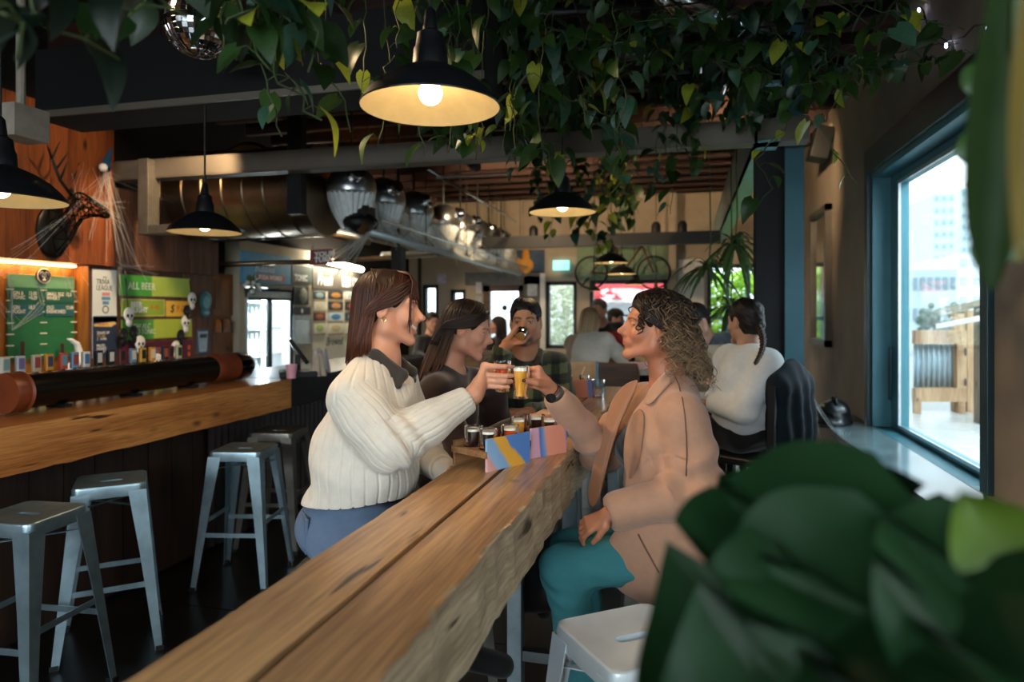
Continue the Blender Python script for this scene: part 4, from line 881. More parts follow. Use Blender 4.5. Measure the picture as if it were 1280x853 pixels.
class Head:
    """local frame: x to the person's right, y out of the face, z up; origin between the ears"""
    def __init__(s, c, fwd, up=(0, 0, 1), sc=.97, smile=0., man=False, nose=1.):
        s.c = np.array(c, float); s.R = basis(fwd, up); s.s = sc; s.smile = smile; s.man = man; s.nose = nose; s.squint = False
    def w(s, p): return s.c + s.R @ (np.array(p, float) * s.s)
    def loc(s, V): return (V - s.c) @ s.R / s.s
    def lips(s):
        sm = s.smile; U = []; L = []
        for t in np.linspace(-1, 1, 7):
            x = (.0225 + .010 * sm) * t; y = .0935 - (.013 + .016 * sm) * t * t
            zu = -.060 + .002 * sm + .008 * sm * t * t - .003 * t * t * (1 - sm); zl = -.0665 - .0105 * sm + (.0205 * sm + .0015) * t * t
            U.append((x, y, zu)); L.append((x, y - .002, zl))
        return U, L
    def add(s, S, neck):
        w, q = s.w, s.s; e = lambda c, r, k=.012, op='u': S.ell(w(c), np.array(r) * q, s.R, k * q, op)
        cp = lambda a, b, ra, rb=None, k=.012, op='u': S.cap(w(a), w(b), ra * q, None if rb is None else rb * q, k * q, op)
        e((0, -.012, .038), (.072, .095, .083)); e((0, .028, -.018), (.056, .060, .082), .02)
        jw = .052 if s.man else .046
        for sx in (-1, 1):
            cp((sx * jw, .004, -.066), (sx * .014, .078, -.104), .022, .014, .02)
            cp((sx * .052, -.002, -.02), (sx * jw, .004, -.066), .022, .022, .02)
            e((sx * .036, .062, -.030), (.021, .020, .020 + .003 * s.smile), .02)
            if s.smile: e((sx * .037, .066, -.036), (.014, .014, .013), .015)
            cp((sx * .040, .068, .022), (sx * .010, .083, .021), .011, .010, .014)
            e((sx * .032, .0955, .002), (.016, .013, .010), .012, 'd')
            e((sx * .031, .073, .001), (.0128, .0128, .0118), .003)
            cp((sx * .043, .072, .0045), (sx * .020, .081, .005), .0032, .0028, .003)
            e((sx * .0115, .0925, -.035), (.0078, .010, .0075), .007)
            Re = s.R @ np.array(Matrix.Rotation(R(-12), 3, 'X'))
            S.ell(w((sx * .074, -.012, -.006)), np.array((.009, .019, .032)) * q, Re, .006 * q)
            S.ell(w((sx * .083, -.008, -.001)), np.array((.006, .010, .019)) * q, Re, .004 * q, 'd')
            S.ell(w((sx * .076, -.002, -.010)), np.array((.006, .006, .008)) * q, Re, .004 * q)
        e((0, .072, -.103), (.020, .017, .015), .014)
        n = s.nose; cp((0, .084, .010), (0, .104 + .006 * n, -.026), .0065, .0085, .012); e((0, .104 + .008 * n, -.029), (.0095, .010, .009), .008)
        cp((0, .100, -.037), (0, .088, -.043), .007, .007, .006); cp((0, .082, .0), (0, .088, -.04), .010, .013, .01)
        e((0, .079, -.062), (.030, .016, .020), .015)
        U, L = s.lips()
        for A, r in ((U, .0046), (L, .0054)):
            for i in range(6):
                r0 = r * (1 - .55 * abs(i / 3 - 1) ** 2); r1 = r * (1 - .55 * abs((i + 1) / 3 - 1) ** 2); cp(A[i], A[i + 1], r0, r1, .004)
        if s.smile < .3: cp((-.020, .0955 - .010, -.0635), (0, .0985, -.0635), .0014, .0016, .002, 'd'); cp((.020, .0955 - .010, -.0635), (0, .0985, -.0635), .0014, .0016, .002, 'd')
        nr = .058 if s.man else .050
        S.cap(w((0, -.022, -.055)), neck, nr * q, nr * q * 1.08, .03); return s
    def paint(s, V, C, skin, hair, brow=None, lip=None, beard=None, scalp=True, eye=True):
        P = s.loc(V); near = np.linalg.norm(P, axis=1) < .17; brow = brow or hair
        def blob(c, r, col, a=1., soft=.35):
            d = np.sqrt((((P - np.array(c)) / np.array(r)) ** 2).sum(1)); f = np.clip((1 - d) / soft, 0, 1) * a * near; C[:] = C * (1 - f[:, None]) + np.array(col[:3])[None] * f[:, None]
        def seg(a, b, r, col, al=1., soft=.4, ys=1.):
            sc_ = np.array((1, ys, 1)); P0 = P; a, b = np.array(a) * sc_, np.array(b) * sc_; P_ = P0 * sc_; t = np.clip(((P_ - a) @ (b - a)) / ((b - a) @ (b - a)), 0, 1); d = np.linalg.norm(P_ - a - t[:, None] * (b - a), axis=1) / r
            f = np.clip((1 - d) / soft, 0, 1) * al * near; C[:] = C * (1 - f[:, None]) + np.array(col[:3])[None] * f[:, None]
        red = np.array(skin[:3]) * np.array([1.05, .66, .58])
        for sx in (-1, 1):
            blob((sx * .038, .068, -.034), (.026, .03, .022), red, .45, 1.); blob((sx * .078, -.01, -.006), (.014, .02, .03), red, .4, 1.)
        blob((0, .112, -.03), (.016, .014, .014), red, .5, 1.)
        if beard:
            for sx in (-1, 1): seg((sx * .056, .0, -.05), (sx * .030, .065, -.092), .026, beard, .6, .8); seg((sx * .030, .068, -.092), (0, .085, -.100), .026, beard, .7, .7); seg((sx * .022, .088, -.055), (0, .1, -.052), .008, beard, .6, .8)
        U, L = s.lips(); lp = lip or (.42, .14, .12)
        if s.smile > .3:
            for i in range(6):
                a, b = (np.array(U[i]) + L[i]) / 2, (np.array(U[i + 1]) + L[i + 1]) / 2; seg(a, b, .0068, (.85, .80, .74), 1., .3, .3)
        for i in range(6): seg(U[i], U[i + 1], .0046, lp, .85, .4, .3); seg(L[i], L[i + 1], .0055, lp, .85, .4, .3)
        if s.smile <= .3: seg((-.020, .088, -.0635), (0, .096, -.0635), .0028, (.12, .03, .03), .8); seg((.020, .088, -.0635), (0, .096, -.0635), .0028, (.12, .03, .03), .8)
        for sx in (-1, 1):
            if s.smile > .5 or s.squint: seg((sx * .018, .088, .0), (sx * .046, .075, -.001), .0036, (.05, .02, .015), .95)
            elif eye:
                ez = .0050 if s.smile <= .3 else .0030
                blob((sx * .031, .086, -.001), (.0125, .012, ez), (.50, .46, .43), 1., .3); blob((sx * .0315, .088, -.0005), (.0060, .01, ez + .0006), (.05, .03, .02), 1., .25)
                seg((sx * .020, .086, .0035), (sx * .044, .077, .0035), .0034, (.03, .015, .012), .95); seg((sx * .022, .086, -.0065), (sx * .042, .078, -.006), .0018, (.15, .06, .05), .6)
            seg((sx * .014, .092, .0175), (sx * .036, .086, .023), .0050 if s.man else .0038, brow, .85); seg((sx * .036, .086, .023), (sx * .049, .072, .017), .0042 if s.man else .003, brow, .8)
            blob((sx * .006, .1025, -.0455), (.004, .006, .004), (.10, .03, .025), .8)
        if scalp:
            hl = (P[:, 2] > .066 - .9 * np.maximum(0, .055 - P[:, 1]) ) & near & (P[:, 1] < .09) & ((P[:, 2] > .02) | (P[:, 1] < -.03)) & ~((np.abs(P[:, 0]) > .068) & (P[:, 2] < .028))
            C[hl] = np.array(hair[:3])
        return C
def arm_pts(*p): return [np.array(q, float) for q in p]
def grip(S, W, G, ax, e1, rg, a0, sgn, hts, thumb_h, th=(0.6, 1.5), wr=.026, fat=1., reach=(0, 30, 68, 104)):
    """four fingers and a thumb closing round a glass: W wrist, G glass axis point, ax its axis, e1 the direction from G to the palm"""
    ax = np.array(ax, float); ax /= np.linalg.norm(ax); e1 = np.array(e1, float); e1 -= ax * (e1 @ ax); e1 /= np.linalg.norm(e1); e2 = np.cross(ax, e1) * sgn
    pt = lambda a, r, h: G + (e1 * math.cos(R(a)) + e2 * math.sin(R(a))) * r + ax * h
    W = np.array(W, float); G = np.array(G, float); K = []
    for i, h in enumerate(hts):
        ln = (1, 1.06, 1.0, .82)[i]; f = fat * (1, 1.03, .97, .85)[i]
        k = pt(a0 + reach[0], rg + .034, h); j1 = pt(a0 + reach[1] * ln, rg + .0145, h - .001); j2 = pt(a0 + reach[2] * ln, rg + .0095, h - .002); j3 = pt(a0 + reach[3] * ln, rg + .0075, h - .003)
        S.cap(k, j1, .0102 * f, .0092 * f, .0035); S.cap(j1, j2, .0092 * f, .0082 * f, .003); S.cap(j2, j3, .0082 * f, .0068 * f, .003); K.append(k)
        S.cap(W * .85 + k * .15, k, .0155, .0105, .012)
    S.cap((K[0] + K[1]) / 2 * .5 + W * .5, (K[2] + K[3]) / 2 * .5 + W * .5, .0155, .0145, .014)
    b = W * .62 + K[0] * .38 - e2 * .016; t1 = pt(-th[0] * 57 * .55, rg + .024, thumb_h - .006); t2 = pt(-th[0] * 57, rg + .012, thumb_h); t3 = pt(-th[1] * 57, rg + .009, thumb_h + .004)
    S.cap(W * .75 + K[1] * .25, b, .016, .0155, .014); S.cap(b, t1, .0155, .0118, .008); S.cap(t1, t2, .0115, .0102, .004); S.cap(t2, t3, .0102, .0078, .003)
    return K, t3, t2
def rest_hand(S, W, d, nrm, side, curl=.5, sc=1., spread=.2):
    """open relaxed hand: d direction from wrist, nrm out of the back of the hand, side +1 thumb towards d x nrm"""
    W = np.array(W, float); d = np.array(d, float); d /= np.linalg.norm(d); n = np.array(nrm, float); n -= d * (n @ d); n /= np.linalg.norm(n); t = np.cross(d, n) * side
    for i, (o, l) in enumerate(((.026, .072), (.009, .080), (-.009, .074), (-.026, .058))):
        k = W + (d * .085 + t * o) * sc; S.cap(W + t * o * .35, k, .0145 * sc, .0105 * sc, .012)
        a = 0; p = k; r = .0098 * sc
        for j, f in enumerate((.46, .31, .23)):
            a += curl * (.7, .9, .6)[j]; q = p + (d * math.cos(a) - n * math.sin(a) + t * (o * spread / .026 * .3)) * l * f * sc; S.cap(p, q, r, r * .88, .003); p = q; r *= .88
    b = W + (d * .03 + t * .032 - n * .006) * sc; m = W + (d * .066 + t * .048 - n * .018) * sc; e = W + (d * .094 + t * .05 - n * .030) * sc
    S.cap(W + d * .01, b, .016 * sc, .0145 * sc, .012); S.cap(b, m, .0135 * sc, .0105 * sc, .006); S.cap(m, e, .0105 * sc, .0078 * sc, .003)
def wob(V, f, seed=0):
    a = V * f; return (np.sin(a[:, 0] * 1.0 + a[:, 2] * .7 + seed) + np.sin(a[:, 1] * 1.3 - a[:, 2] * 1.1 + 2 * seed) + np.sin(a[:, 2] * 1.7 + a[:, 0] * .5 - a[:, 1] * .9 + seed * 3)) / 3
def bounds(pts, m=.16):
    P = np.array([np.array(p, float) for p in pts]); return P.min(0) - m, P.max(0) + m
SKIN = lambda: vcol('skin_material', .48, .4, .12)
HAIRM = lambda: vcol('hair_material', .5, .28)
def skin_obj(S, skin, name, head, parent, label=None, hair=(.03, .02, .01), **kw):
    V, Q = S.mesh(); C = np.tile(np.array(skin[:3]), (len(V), 1)) * (1 + .06 * wob(V, 60))[:, None]
    C *= 1 + .05 * wob(V, 17, 2)[:, None] * np.array([[0, 1, 1]])
    head.paint(V, C, skin, hair, **kw); return npmesh(name, V, Q, SKIN(), parent, np.clip(C, 0, 1)), V
def cloth_obj(S, name, col, parent, mat=None, wr=.0, wf=30, fn=None, colfn=None, seed=0):
    V, Q = S.mesh(); N = normals(V, Q); d = wr * wob(V, wf, seed) + wr * .6 * wob(V, wf * 2.3, seed + 4)
    if fn is not None: d = d + fn(V)
    V2 = V + N * d[:, None] if np.any(d) else V
    C = np.tile(np.array(col[:3]), (len(V), 1)) if colfn is None else colfn(V)
    return npmesh(name, V2, Q, mat or vcol('cloth_material', .85, .2, bump=.3, bscale=350, sheen=.3), parent, np.clip(C, 0, 1))
def strands(head, n, colfn, length, rad, seed, part=0., flare=.0, curl=(0, 0), front_cut=35, fringe=True, puff=1.06, jag=.02, back_len=None, segs=9, lift=0., nside=5, azr=None):
    """hair falling from a parting over the skull, each lock a tapered tube; lengths in metres below ear level"""
    rg = np.random.default_rng(seed); m = MB(); h = head
    for i in range(n):
        az = rg.uniform(front_cut, 360 - front_cut) if azr is None else rg.uniform(*azr); a = R(az); sx = math.sin(a); cy = math.cos(a)
        x0 = part + rg.normal(0, .006); t0 = rg.uniform(.0, .95); pts = []; rs = []; cs = []
        L = length + rg.normal(0, jag); pf = puff + rg.uniform(-.03, .05); phase = rg.uniform(0, 6.28); dirn = rg.choice([-1, 1]); amp = curl[0] * rg.uniform(.5, 1.5); fq = curl[1] * rg.uniform(.7, 1.35); w1, w2 = rg.uniform(0, 6, 2)
        N = segs if not curl[0] else segs * 3
        for k in range(N + 1):
            u = k / N; tot = 1.57 * .095 + (L + lift); s_ = u * tot + t0 * .06
            if s_ < 1.57 * .095:
                th = s_ / .095; p = np.array([part * (1 - min(1, th)) + .073 * pf * math.sin(th) * sx, -.012 + .095 * pf * math.sin(th) * cy, .038 + .082 * pf * math.cos(th)])
            else:
                dn = s_ - 1.57 * .095; fl = 1 + flare * dn * 4
                p = np.array([.073 * pf * sx * fl, -.012 + .095 * pf * cy * fl - (.10 * dn if curl[0] else 0.05 * dn), .038 - dn])
            if amp:
                g = min(1, u * 2.2); ph = phase + dirn * s_ * fq; p = p + g * amp * np.array([math.cos(ph), math.sin(ph), .45 * math.sin(ph * .7)]) + g * .012 * np.array([math.sin(s_ * 31 + w1), math.sin(s_ * 27 + w2), 0])
            pts.append(h.w(p)); rs.append(rad * h.s * (1 - .75 * u ** 3) * (.55 + .45 * min(1, u * 6))); cs.append(tuple(colfn(u, rg)))
        vr = rg.uniform(.65, 1.35); cs = [tuple(min(1, c * vr) for c in cc) for cc in cs]
        m.tube(pts, rs, nside, cols=cs, flat=.55 if not curl[0] else 1.)
    return m
def sweep(head, m, n, colfn, rad, seed, tail=.12, sides=(-1, 1), lift=1.0, y0=(.0, .075), back=-.035, spread=.02):
    """locks running from the parting at the front over the temple and behind the ear"""
    rg = np.random.default_rng(seed)
    for i in range(n):
        s_ = sides[i % len(sides)]; a = rg.uniform(*y0); f = rg.uniform(0, 1); h = head; L = lift * rg.uniform(.98, 1.05)
        zt = .119 - 5.5 * max(0, a - .01) ** 2; e = rg.uniform(-1, 1) * spread; dn = .012 + f * .05
        P = [(s_ * .006, a, zt * L), (s_ * (.042 + .01 * f) * L, a * .95 + .004, (zt - .016 - .012 * f) * L), (s_ * .070 * L, a * .62 + .01, (.088 - dn) * L), (s_ * .080 * L, a * .25 - .01, (.062 - dn)), (s_ * .083 * L, back - .01 + e * .5, .022 - dn * .6), (s_ * .078, back - .02 + e, -.03), (s_ * (.072 + .02 * tail * 4 * rg.random()), back - .03 + e, -.03 - tail * .5), (s_ * (.070 + .05 * tail * 4 * rg.random()), back - .035 + e * 1.5, -.03 - tail * rg.uniform(.8, 1.1))]
        Q = []
        for k in range(len(P) - 1):
            for t in (0, .5): Q.append(np.array(P[k]) * (1 - t) + np.array(P[k + 1]) * t)
        Q.append(np.array(P[-1])); Q = [Q[0]] + [(Q[k - 1] + 2 * Q[k] + Q[k + 1]) / 4 for k in range(1, len(Q) - 1)] + [Q[-1]]
        N = len(Q) - 1; v = rg.uniform(.65, 1.4); m.tube([h.w(q) for q in Q], [rad * (.5 + .5 * min(1, k / 3)) * (1 - .75 * (k / N) ** 3) for k in range(N + 1)], 5, cols=[tuple(min(1, c * v) for c in colfn(k / N, rg)) for k in range(N + 1)], flat=.6)
    return m
def hair_cap(head, col, grow=1.03, front=.055, low=-.05, h=.006):
    S = Sculpt(head.c - .2, head.c + .2, h); q = head.s
    S.ell(head.w((0, -.014, .038)), np.array((.075, .098, .086)) * q * grow, head.R, .01)
    S.ell(head.w((0, -.055, -.02)), np.array((.066, .055, .07)) * q * grow, head.R, .02)
    S.ell(head.w((0, .085, -.03)), np.array((.075, .075, .085)) * q, head.R, .02, 'd'); 
    for sx in (-1, 1): S.ell(head.w((sx * .08, .0, -.012)), np.array((.03, .024, .034)) * q, head.R, .01, 'd')
    S.cut(head.w((0, 0, low)), -head.R[:, 2])
    return S
# ---------------------------------------------------------------- woman in the white ribbed sweater
CUPS = {}
A_ = lambda *q: np.array(at(*q))
def unit(v): v = np.array(v, float); return v / np.linalg.norm(v)
SK1 = lin('c98f72'); SK2 = lin('b8795a')
p1 = empty('person', (A_(440, 640, 2.15)[0], A_(440, 640, 2.15)[1], .76), 0, 'woman with brown shoulder length hair and white ribbed sweater raising a red beer', 'person')
def attach(o, par=None):
    if o.parent is not None and o.parent.type == 'EMPTY': o.matrix_parent_inverse = Matrix.Translation(o.parent.location).inverted()
    return o
H1 = Head(A_(485, 385, 2.2), (.93, .36, -.05), (-.03, 0, 1), .985, smile=1., nose=1.25)
Gx = 0; G1 = A_(628, 470, 2.2); G2 = A_(650.5, 478, 2.2)
nk1 = A_(474, 449, 2.19); shR = A_(437, 496, 2.03); shL = A_(492, 478, 2.36); elR = A_(489, 556, 2.0); wrR = A_(592, 494, 2.13)
elL = A_(520, 560, 2.42); wrL = A_(560, 590, 2.3); ch1 = A_(470, 520, 2.18); wa1 = A_(459, 590, 2.18); hp1 = A_(440, 655, 2.18)
kR = hp1 + np.array((.42, .0, .0)) + np.array((0, -.10, -.03)); kL = hp1 + np.array((.42, .14, -.03)); 
lo, hi = bounds([H1.w((0, 0, .13)), H1.w((0, .13, -.1)), G1, nk1, shR, shL, elR, wrR, elL, hp1, G1 + .05], .09); lo[2] = hp1[2] - .05
S = Sculpt(lo, hi, .0036)
H1.add(S, nk1)
K1, tt, t2_ = grip(S, wrR, G1, (0, 0, 1), (-.95, -.31, 0), .029, 22, 1, (.034, .005, -.013, -.030), .012, th=(.9, 1.9), reach=(0, 34, 78, 118))
S.chain([shR, elR, wrR], [.045, .038, .025], .02); S.cap(wrR, (K1[1] + K1[2]) / 2 * .3 + wrR * .7, .0245, .02, .02)
S.chain([shL, elL, wrL], [.045, .038, .026], .02); S.ell(ch1, (.10, .12, .16), None, .03); S.ell(wa1, (.09, .11, .14), None, .03); S.ell(hp1, (.12, .15, .10), None, .03); S.cap(nk1, ch1, .06, .09, .04)
S.chain([shL, nk1, shR], [.05, .05, .05], .03)
b1_, _ = skin_obj(S, SK1, 'body', H1, p1, hair=lin('2c1811'), brow=lin('4a2c1c'), lip=(.45, .17, .14)); attach(b1_)
# sweater
lo2, hi2 = bounds([shR, shL, elR, wrR, elL, hp1, wa1], .2); lo2[2] = hp1[2] - .06
S = Sculpt(lo2, hi2, .0034); fw = unit((1, .12, 0))
Rb = basis(fw)
S.ell(ch1 + np.array((.0, 0, .03)), (.170, .126, .165), Rb, .05); S.ell(wa1, (.185, .155, .17), Rb, .05); S.ell((ch1 + wa1) / 2 - fw * .035, (.165, .15, .13), Rb, .06); S.ell(hp1 + np.array((.005, 0, .06)), (.165, .16, .12), Rb, .06)
S.chain([shL, nk1 + np.array((-.005, 0, -.055)), shR], [.066, .066, .064], .06)
S.chain([shR + np.array((.01, .03, -.01)), (shR + elR) / 2, elR], [.062, .072, .077], .045); cuff = wrR * .86 + elR * .14; S.chain([elR, (elR + cuff) / 2, cuff], [.078, .064, .044], .03)
S.chain([shL, elL, wrL * .8 + elL * .2], [.085, .078, .05], .035)
S.cap(nk1 + np.array((.015, .0, -.02)), H1.w((0, .0, -.12)), .072, .085, .01, 'd')
S.cap(nk1 + np.array((.045, .0, -.06)), nk1 + np.array((.16, .01, .0)), .035, .06, .02, 'd')
hem = A_(450, 622, 2.15); S.cut(hem, (.10, .0, -1)); nv = unit(wrR - elR); S.cap(cuff + nv * .084, cuff + nv * .16, .072, .072, .003, 'd')
def ribs1(V):
    out = np.zeros(len(V))
    segs = [(shR, elR, 44), (elR, cuff, 40), (shL, elL, 40)]
    dt = np.abs((V - ch1) @ Rb[:, 0]); best = np.full(len(V), 1e9); val = np.zeros(len(V))
    q = V - wa1; ang = np.arctan2(q @ Rb[:, 0], q @ Rb[:, 1]); r_ = np.sqrt((q @ Rb[:, 0]) ** 2 + (q @ Rb[:, 1]) ** 2)
    best = np.where(True, r_ / .17, best); val = ang * 15
    for a, b, n in segs:
        d = (b - a) / np.linalg.norm(b - a); L = np.linalg.norm(b - a); w_ = V - a; t = np.clip(w_ @ d, -.02, L + .03); e = w_ - t[:, None] * d
        r2 = np.linalg.norm(e, axis=1) / .078; x, y, z = basis(d, (0, 0.3, 1)).T; an = np.arctan2(e @ x, e @ z); m = (r2 < best) & (t > -.0)
        best = np.where(m, r2, best); val = np.where(m, an * n / 4, val)
    s_ = np.sin(val * 1.0 * 2); gr = -.0042 * np.maximum(0, np.cos(val * 2.0)) ** 8
    out = gr
    for a, b, c in ((shR, elR, cuff), (shL, elL, wrL)):
        d = unit(c - b); w_ = V - b; s_ = w_ @ d; rr_ = np.linalg.norm(w_ - s_[:, None] * d, axis=1); out = out + .0055 * np.cos(s_ * 105 + 14 * (w_ @ np.array((0, 0, 1)))) * np.exp(-((s_ - .02) / .06) ** 2) * (rr_ < .12) * ((w_ @ np.cross(d, (0, 1, 0))) < .05)
    return out + .006 * np.sin((V - wa1) @ np.array((9, 0, 34)) + 1) * np.exp(-(((V - wa1) @ np.array((0, 0, 1)) + .02) / .10) ** 2)
KNIT = vcol('knit_material', .9, .15, bump=.25, bscale=300, sheen=.3)
sw1 = cloth_obj(S, 'sweater', lin('d2c9ba'), p1, KNIT, .005, 17, ribs1, seed=3); attach(sw1)
# brown shirt collar
S = Sculpt(nk1 - .17, nk1 + .17, .0032)
x1, y1 = Rb[:, 0], Rb[:, 1]
for sx in (1, -1):
    a = nk1 + y1 * -.05 + np.array((0, 0, .04)); b = nk1 + x1 * sx * .072 + np.array((0, 0, .016)) + y1 * .01; c = nk1 + x1 * sx * .052 + y1 * .092 + np.array((0, 0, -.045)); t = nk1 + x1 * sx * .085 + y1 * .088 + np.array((0, 0, -.075))
    S.cap(a, b, .016, .017, .02); S.cap(b, c, .019, .017, .012); S.cap(b + np.array((0, 0, -.015)) + y1 * .01, t, .024, .010, .012, flat=(x1 * sx + y1 * .3 + np.array((0, 0, .4)), 1.6)); S.cap(c, t, .018, .009, .01)
    S.cap(b, b * .4 + t * .6, .014, .012, .012)
S.cap(nk1 + np.array((0, 0, -.02)), H1.w((0, -.01, -.10)), .054, .054, .004, 'd')
attach(cloth_obj(S, 'shirt_collar', lin('36312b'), p1, None, 0))
# jeans and hidden legs
lo3, hi3 = bounds([hp1, kR, kL, kR + np.array((-.05, 0, -.45))], .17)
S = Sculpt(lo3, hi3, .008); S.ell(hp1 + np.array((0, 0, -.01)), (.165, .175, .125), Rb, .03); S.chain([hp1 + np.array((.03, -.09, -.05)), kR], [.095, .068], .03); S.chain([hp1 + np.array((.03, .09, -.05)), kL], [.095, .068], .03)
aR = kR + np.array((-.12, 0, -.36)); aL = kL + np.array((-.12, 0, -.36)); S.chain([kR, aR], [.066, .05], .03); S.chain([kL, aL], [.066, .05], .03)
je = attach(cloth_obj(S, 'jeans', lin('5d6f86'), p1, vcol('denim_material', .85, .2, bump=.5, bscale=300), .006, 25, seed=1))
m = MB().cbox(hp1 + np.array((-.100, -.112, -.0)), (.012, .10, .11), Matrix.Rotation(R(38), 3, 'Z')); attach(m.build('back_pocket', M('4f627a', .85), je, .004), p1)
for a in (aR, aL): 
    Sx = Sculpt(a - .25, a + .25, .008); Sx.cap(a + np.array((-.03, 0, -.05)), a + np.array((.16, 0, -.075)), .045, .038, .02); Sx.cap(a, a + np.array((-.03, 0, -.05)), .05, .05, .02); attach(cloth_obj(Sx, 'shoe', lin('181818'), p1))
st1 = dup(s4, (hp1[0] - .01, hp1[1], 0), R(10), 'dull metal stool under the woman in the white sweater', 'stools at the timber table')
# hair: brown, shoulder length, wispy fringe
def hc1(u, rg): t = max(0, u - .3); return np.array(lin('2c160d')[:3]) * (1 - t) + np.array(lin('5a2f1a')[:3]) * t
S = hair_cap(H1, None); hb = cloth_obj(S, 'hair', lin('26150e'), p1, HAIRM(), .002, 90); attach(hb)
hm = strands(H1, 800, hc1, .150, .0042, 11, part=-.01, flare=.0, puff=1.05, front_cut=106, jag=.02); sweep(H1, hm, 300, hc1, .0040, 12, .11); sweep(H1, hm, 260, hc1, .0042, 14, .12, y0=(-.06, .03), lift=1.01)
rg = np.random.default_rng(5)
for i in range(120):   # fringe and face framing wisps
    sx = rg.uniform(-1, 1); x0 = sx * .05; ed = abs(sx) > .8; ln = rg.uniform(.115, .15) if ed else rg.uniform(.030, .058)
    pts = [H1.w((x0 * .25 - .004, .030 + rg.normal(0, .012), .121)), H1.w((x0 * .6, .066, .110)), H1.w((x0 * .9, .087 - .2 * abs(x0), .086)), H1.w((x0 * 1.1, .094 - .45 * abs(x0), .068 - ln * .3)), H1.w((x0 * 1.2, .097 - .5 * abs(x0), .068 - ln * .65)), H1.w((x0 * (1.25 if not ed else 1.3), .098 - .55 * abs(x0) + rg.normal(0, .004), .068 - ln))]
    c = tuple(np.array(lin('43241a')[:3]) * rg.uniform(.6, 1.3)); hm.tube(pts, [.0026, .003, .0028, .0024, .0016, .0004], 5, col=c)
attach(hm.build('hair_strands', HAIRM(), hb, smooth='all', vc=True), p1)
er = H1.w((.079, -.006, -.034)); attach(MB().tube([er + .007 * (H1.R[:, 1] * math.cos(a) + H1.R[:, 2] * (math.sin(a) - .6)) for a in np.linspace(0, 2 * PI, 14)], .0012, 5).build('earring', M('d9b765', .25, 1), p1), p1)
# ---------------------------------------------------------------- curly haired woman in the tan coat
H2 = Head(A_(817, 409, 2.34), (-.95, -.27, .13), (.10, .0, 1), 1.0, smile=.0, nose=1.0)
H2.squint = True; hp2 = A_(832, 668, 2.32); p2 = empty('person', (hp2[0], hp2[1], .76), 0, 'curly haired woman in a long tan coat raising a hazy beer', 'person')
nk2 = A_(836, 480, 2.34); shN = A_(852, 522, 2.17); shF = A_(806, 505, 2.52); elN = A_(876, 612, 2.14); wrN = A_(762, 643, 2.10); elF = A_(752, 566, 2.50); wrF = A_(690, 489, 2.26)
ch2 = A_(828, 560, 2.34); wa2 = A_(830, 620, 2.34)
kN = A_(704, 712, 2.2); kF = A_(715, 690, 2.40)
lo, hi = bounds([H2.w((0, 0, .13)), H2.w((0, .13, -.1)), G2, nk2, shN, shF, elN, wrN, elF, hp2], .09); lo[2] = hp2[2] - .03
S = Sculpt(lo, hi, .0036); H2.add(S, nk2)
K2, th2, th2b = grip(S, wrF, G2, (0, 0, 1), (.96, .28, 0), .029, 18, 1, (.040, .020, .002, -.015), .004, th=(.55, 1.25), reach=(0, 36, 82, 126))
S.chain([shF, elF, wrF], [.045, .038, .024], .02); S.chain([shN, elN, wrN], [.045, .038, .025], .02)
rest_hand(S, wrN, A_(736, 656, 2.12) - wrN, (-.5, -.6, .5), -1, .55, .92)
S.ell(ch2, (.10, .12, .16), None, .03); S.ell(wa2, (.09, .11, .14), None, .03); S.ell(hp2, (.12, .15, .10), None, .03); S.cap(nk2, ch2, .055, .08, .04); S.chain([shF, nk2 + np.array((0, 0, -.03)), shN], [.045, .05, .045], .03)
b2_, V2 = skin_obj(S, SK2, 'body', H2, p2, hair=lin('1a1210'), brow=lin('2a1a14'), lip=(.42, .15, .12)); attach(b2_)
# dark nail on the thumb
attach(MB().ball(th2 + np.array((-.001, -.0065, .001)), (.0065, .0028, .0055), 8).build('thumb_nail', M('140a0e', .2), b2_, smooth='all'), p2)
fw2 = unit((-1, -.12, 0)); Rc = basis(fw2); rx, ry = Rc[:, 0], Rc[:, 1]
TANC = lin('b0866d')
S = Sculpt(*bounds([shN, shF, elN, wrN, elF, wrF, hp2 + np.array((0, 0, -.2))], .2), .0048)
S.ell(ch2 + np.array((0, 0, .02)), (.185, .145, .19), Rc, .04); S.ell(wa2, (.185, .155, .19), Rc, .05)
S.chain([shF, nk2 + np.array((.015, 0, -.045)), shN], [.072, .07, .072], .05)
# skirt of the coat hanging over the stool
for k, zz in enumerate((.0, -.1, -.2, -.26)):
    S.ell(hp2 - ry * (.03 + .012 * k) + np.array((0, -.01, zz + .02)), (.195 + .008 * k, .165 + .008 * k, .13), Rc, .05)
S.cut(hp2 + np.array((0, 0, -.235)), (0, 0, -1)); 
S.chain([nk2 + ry * .10 + np.array((0, 0, .02)), ch2 + ry * .17 + np.array((0, 0, .03)), wa2 + ry * .2 + rx * .01, hp2 + ry * .22 + np.array((0, 0, -.02)), hp2 + ry * .24 + np.array((0, 0, -.3))], [.06, .075, .10, .13, .17], .02, 'd')
S.ell(A_(818, 700, 2.18), (.15, .06, .15), Rc[:, [1, 0, 2]], .05)
S.chain([shN, (shN + elN) / 2, elN], [.078, .077, .074], .016); cN = wrN * .9 + elN * .1; S.chain([elN, cN], [.076, .058], .03)
cF = wrF * .88 + elF * .12; S.chain([shF, elF], [.08, .070], .035); S.chain([elF, cF], [.07, .047], .03)

for c_, w_, e_ in ((cN, wrN, elN), (cF, wrF, elF)): nv = unit(w_ - e_); S.cap(c_ + nv * .092, c_ + nv * .17, .072, .072, .003, 'd')
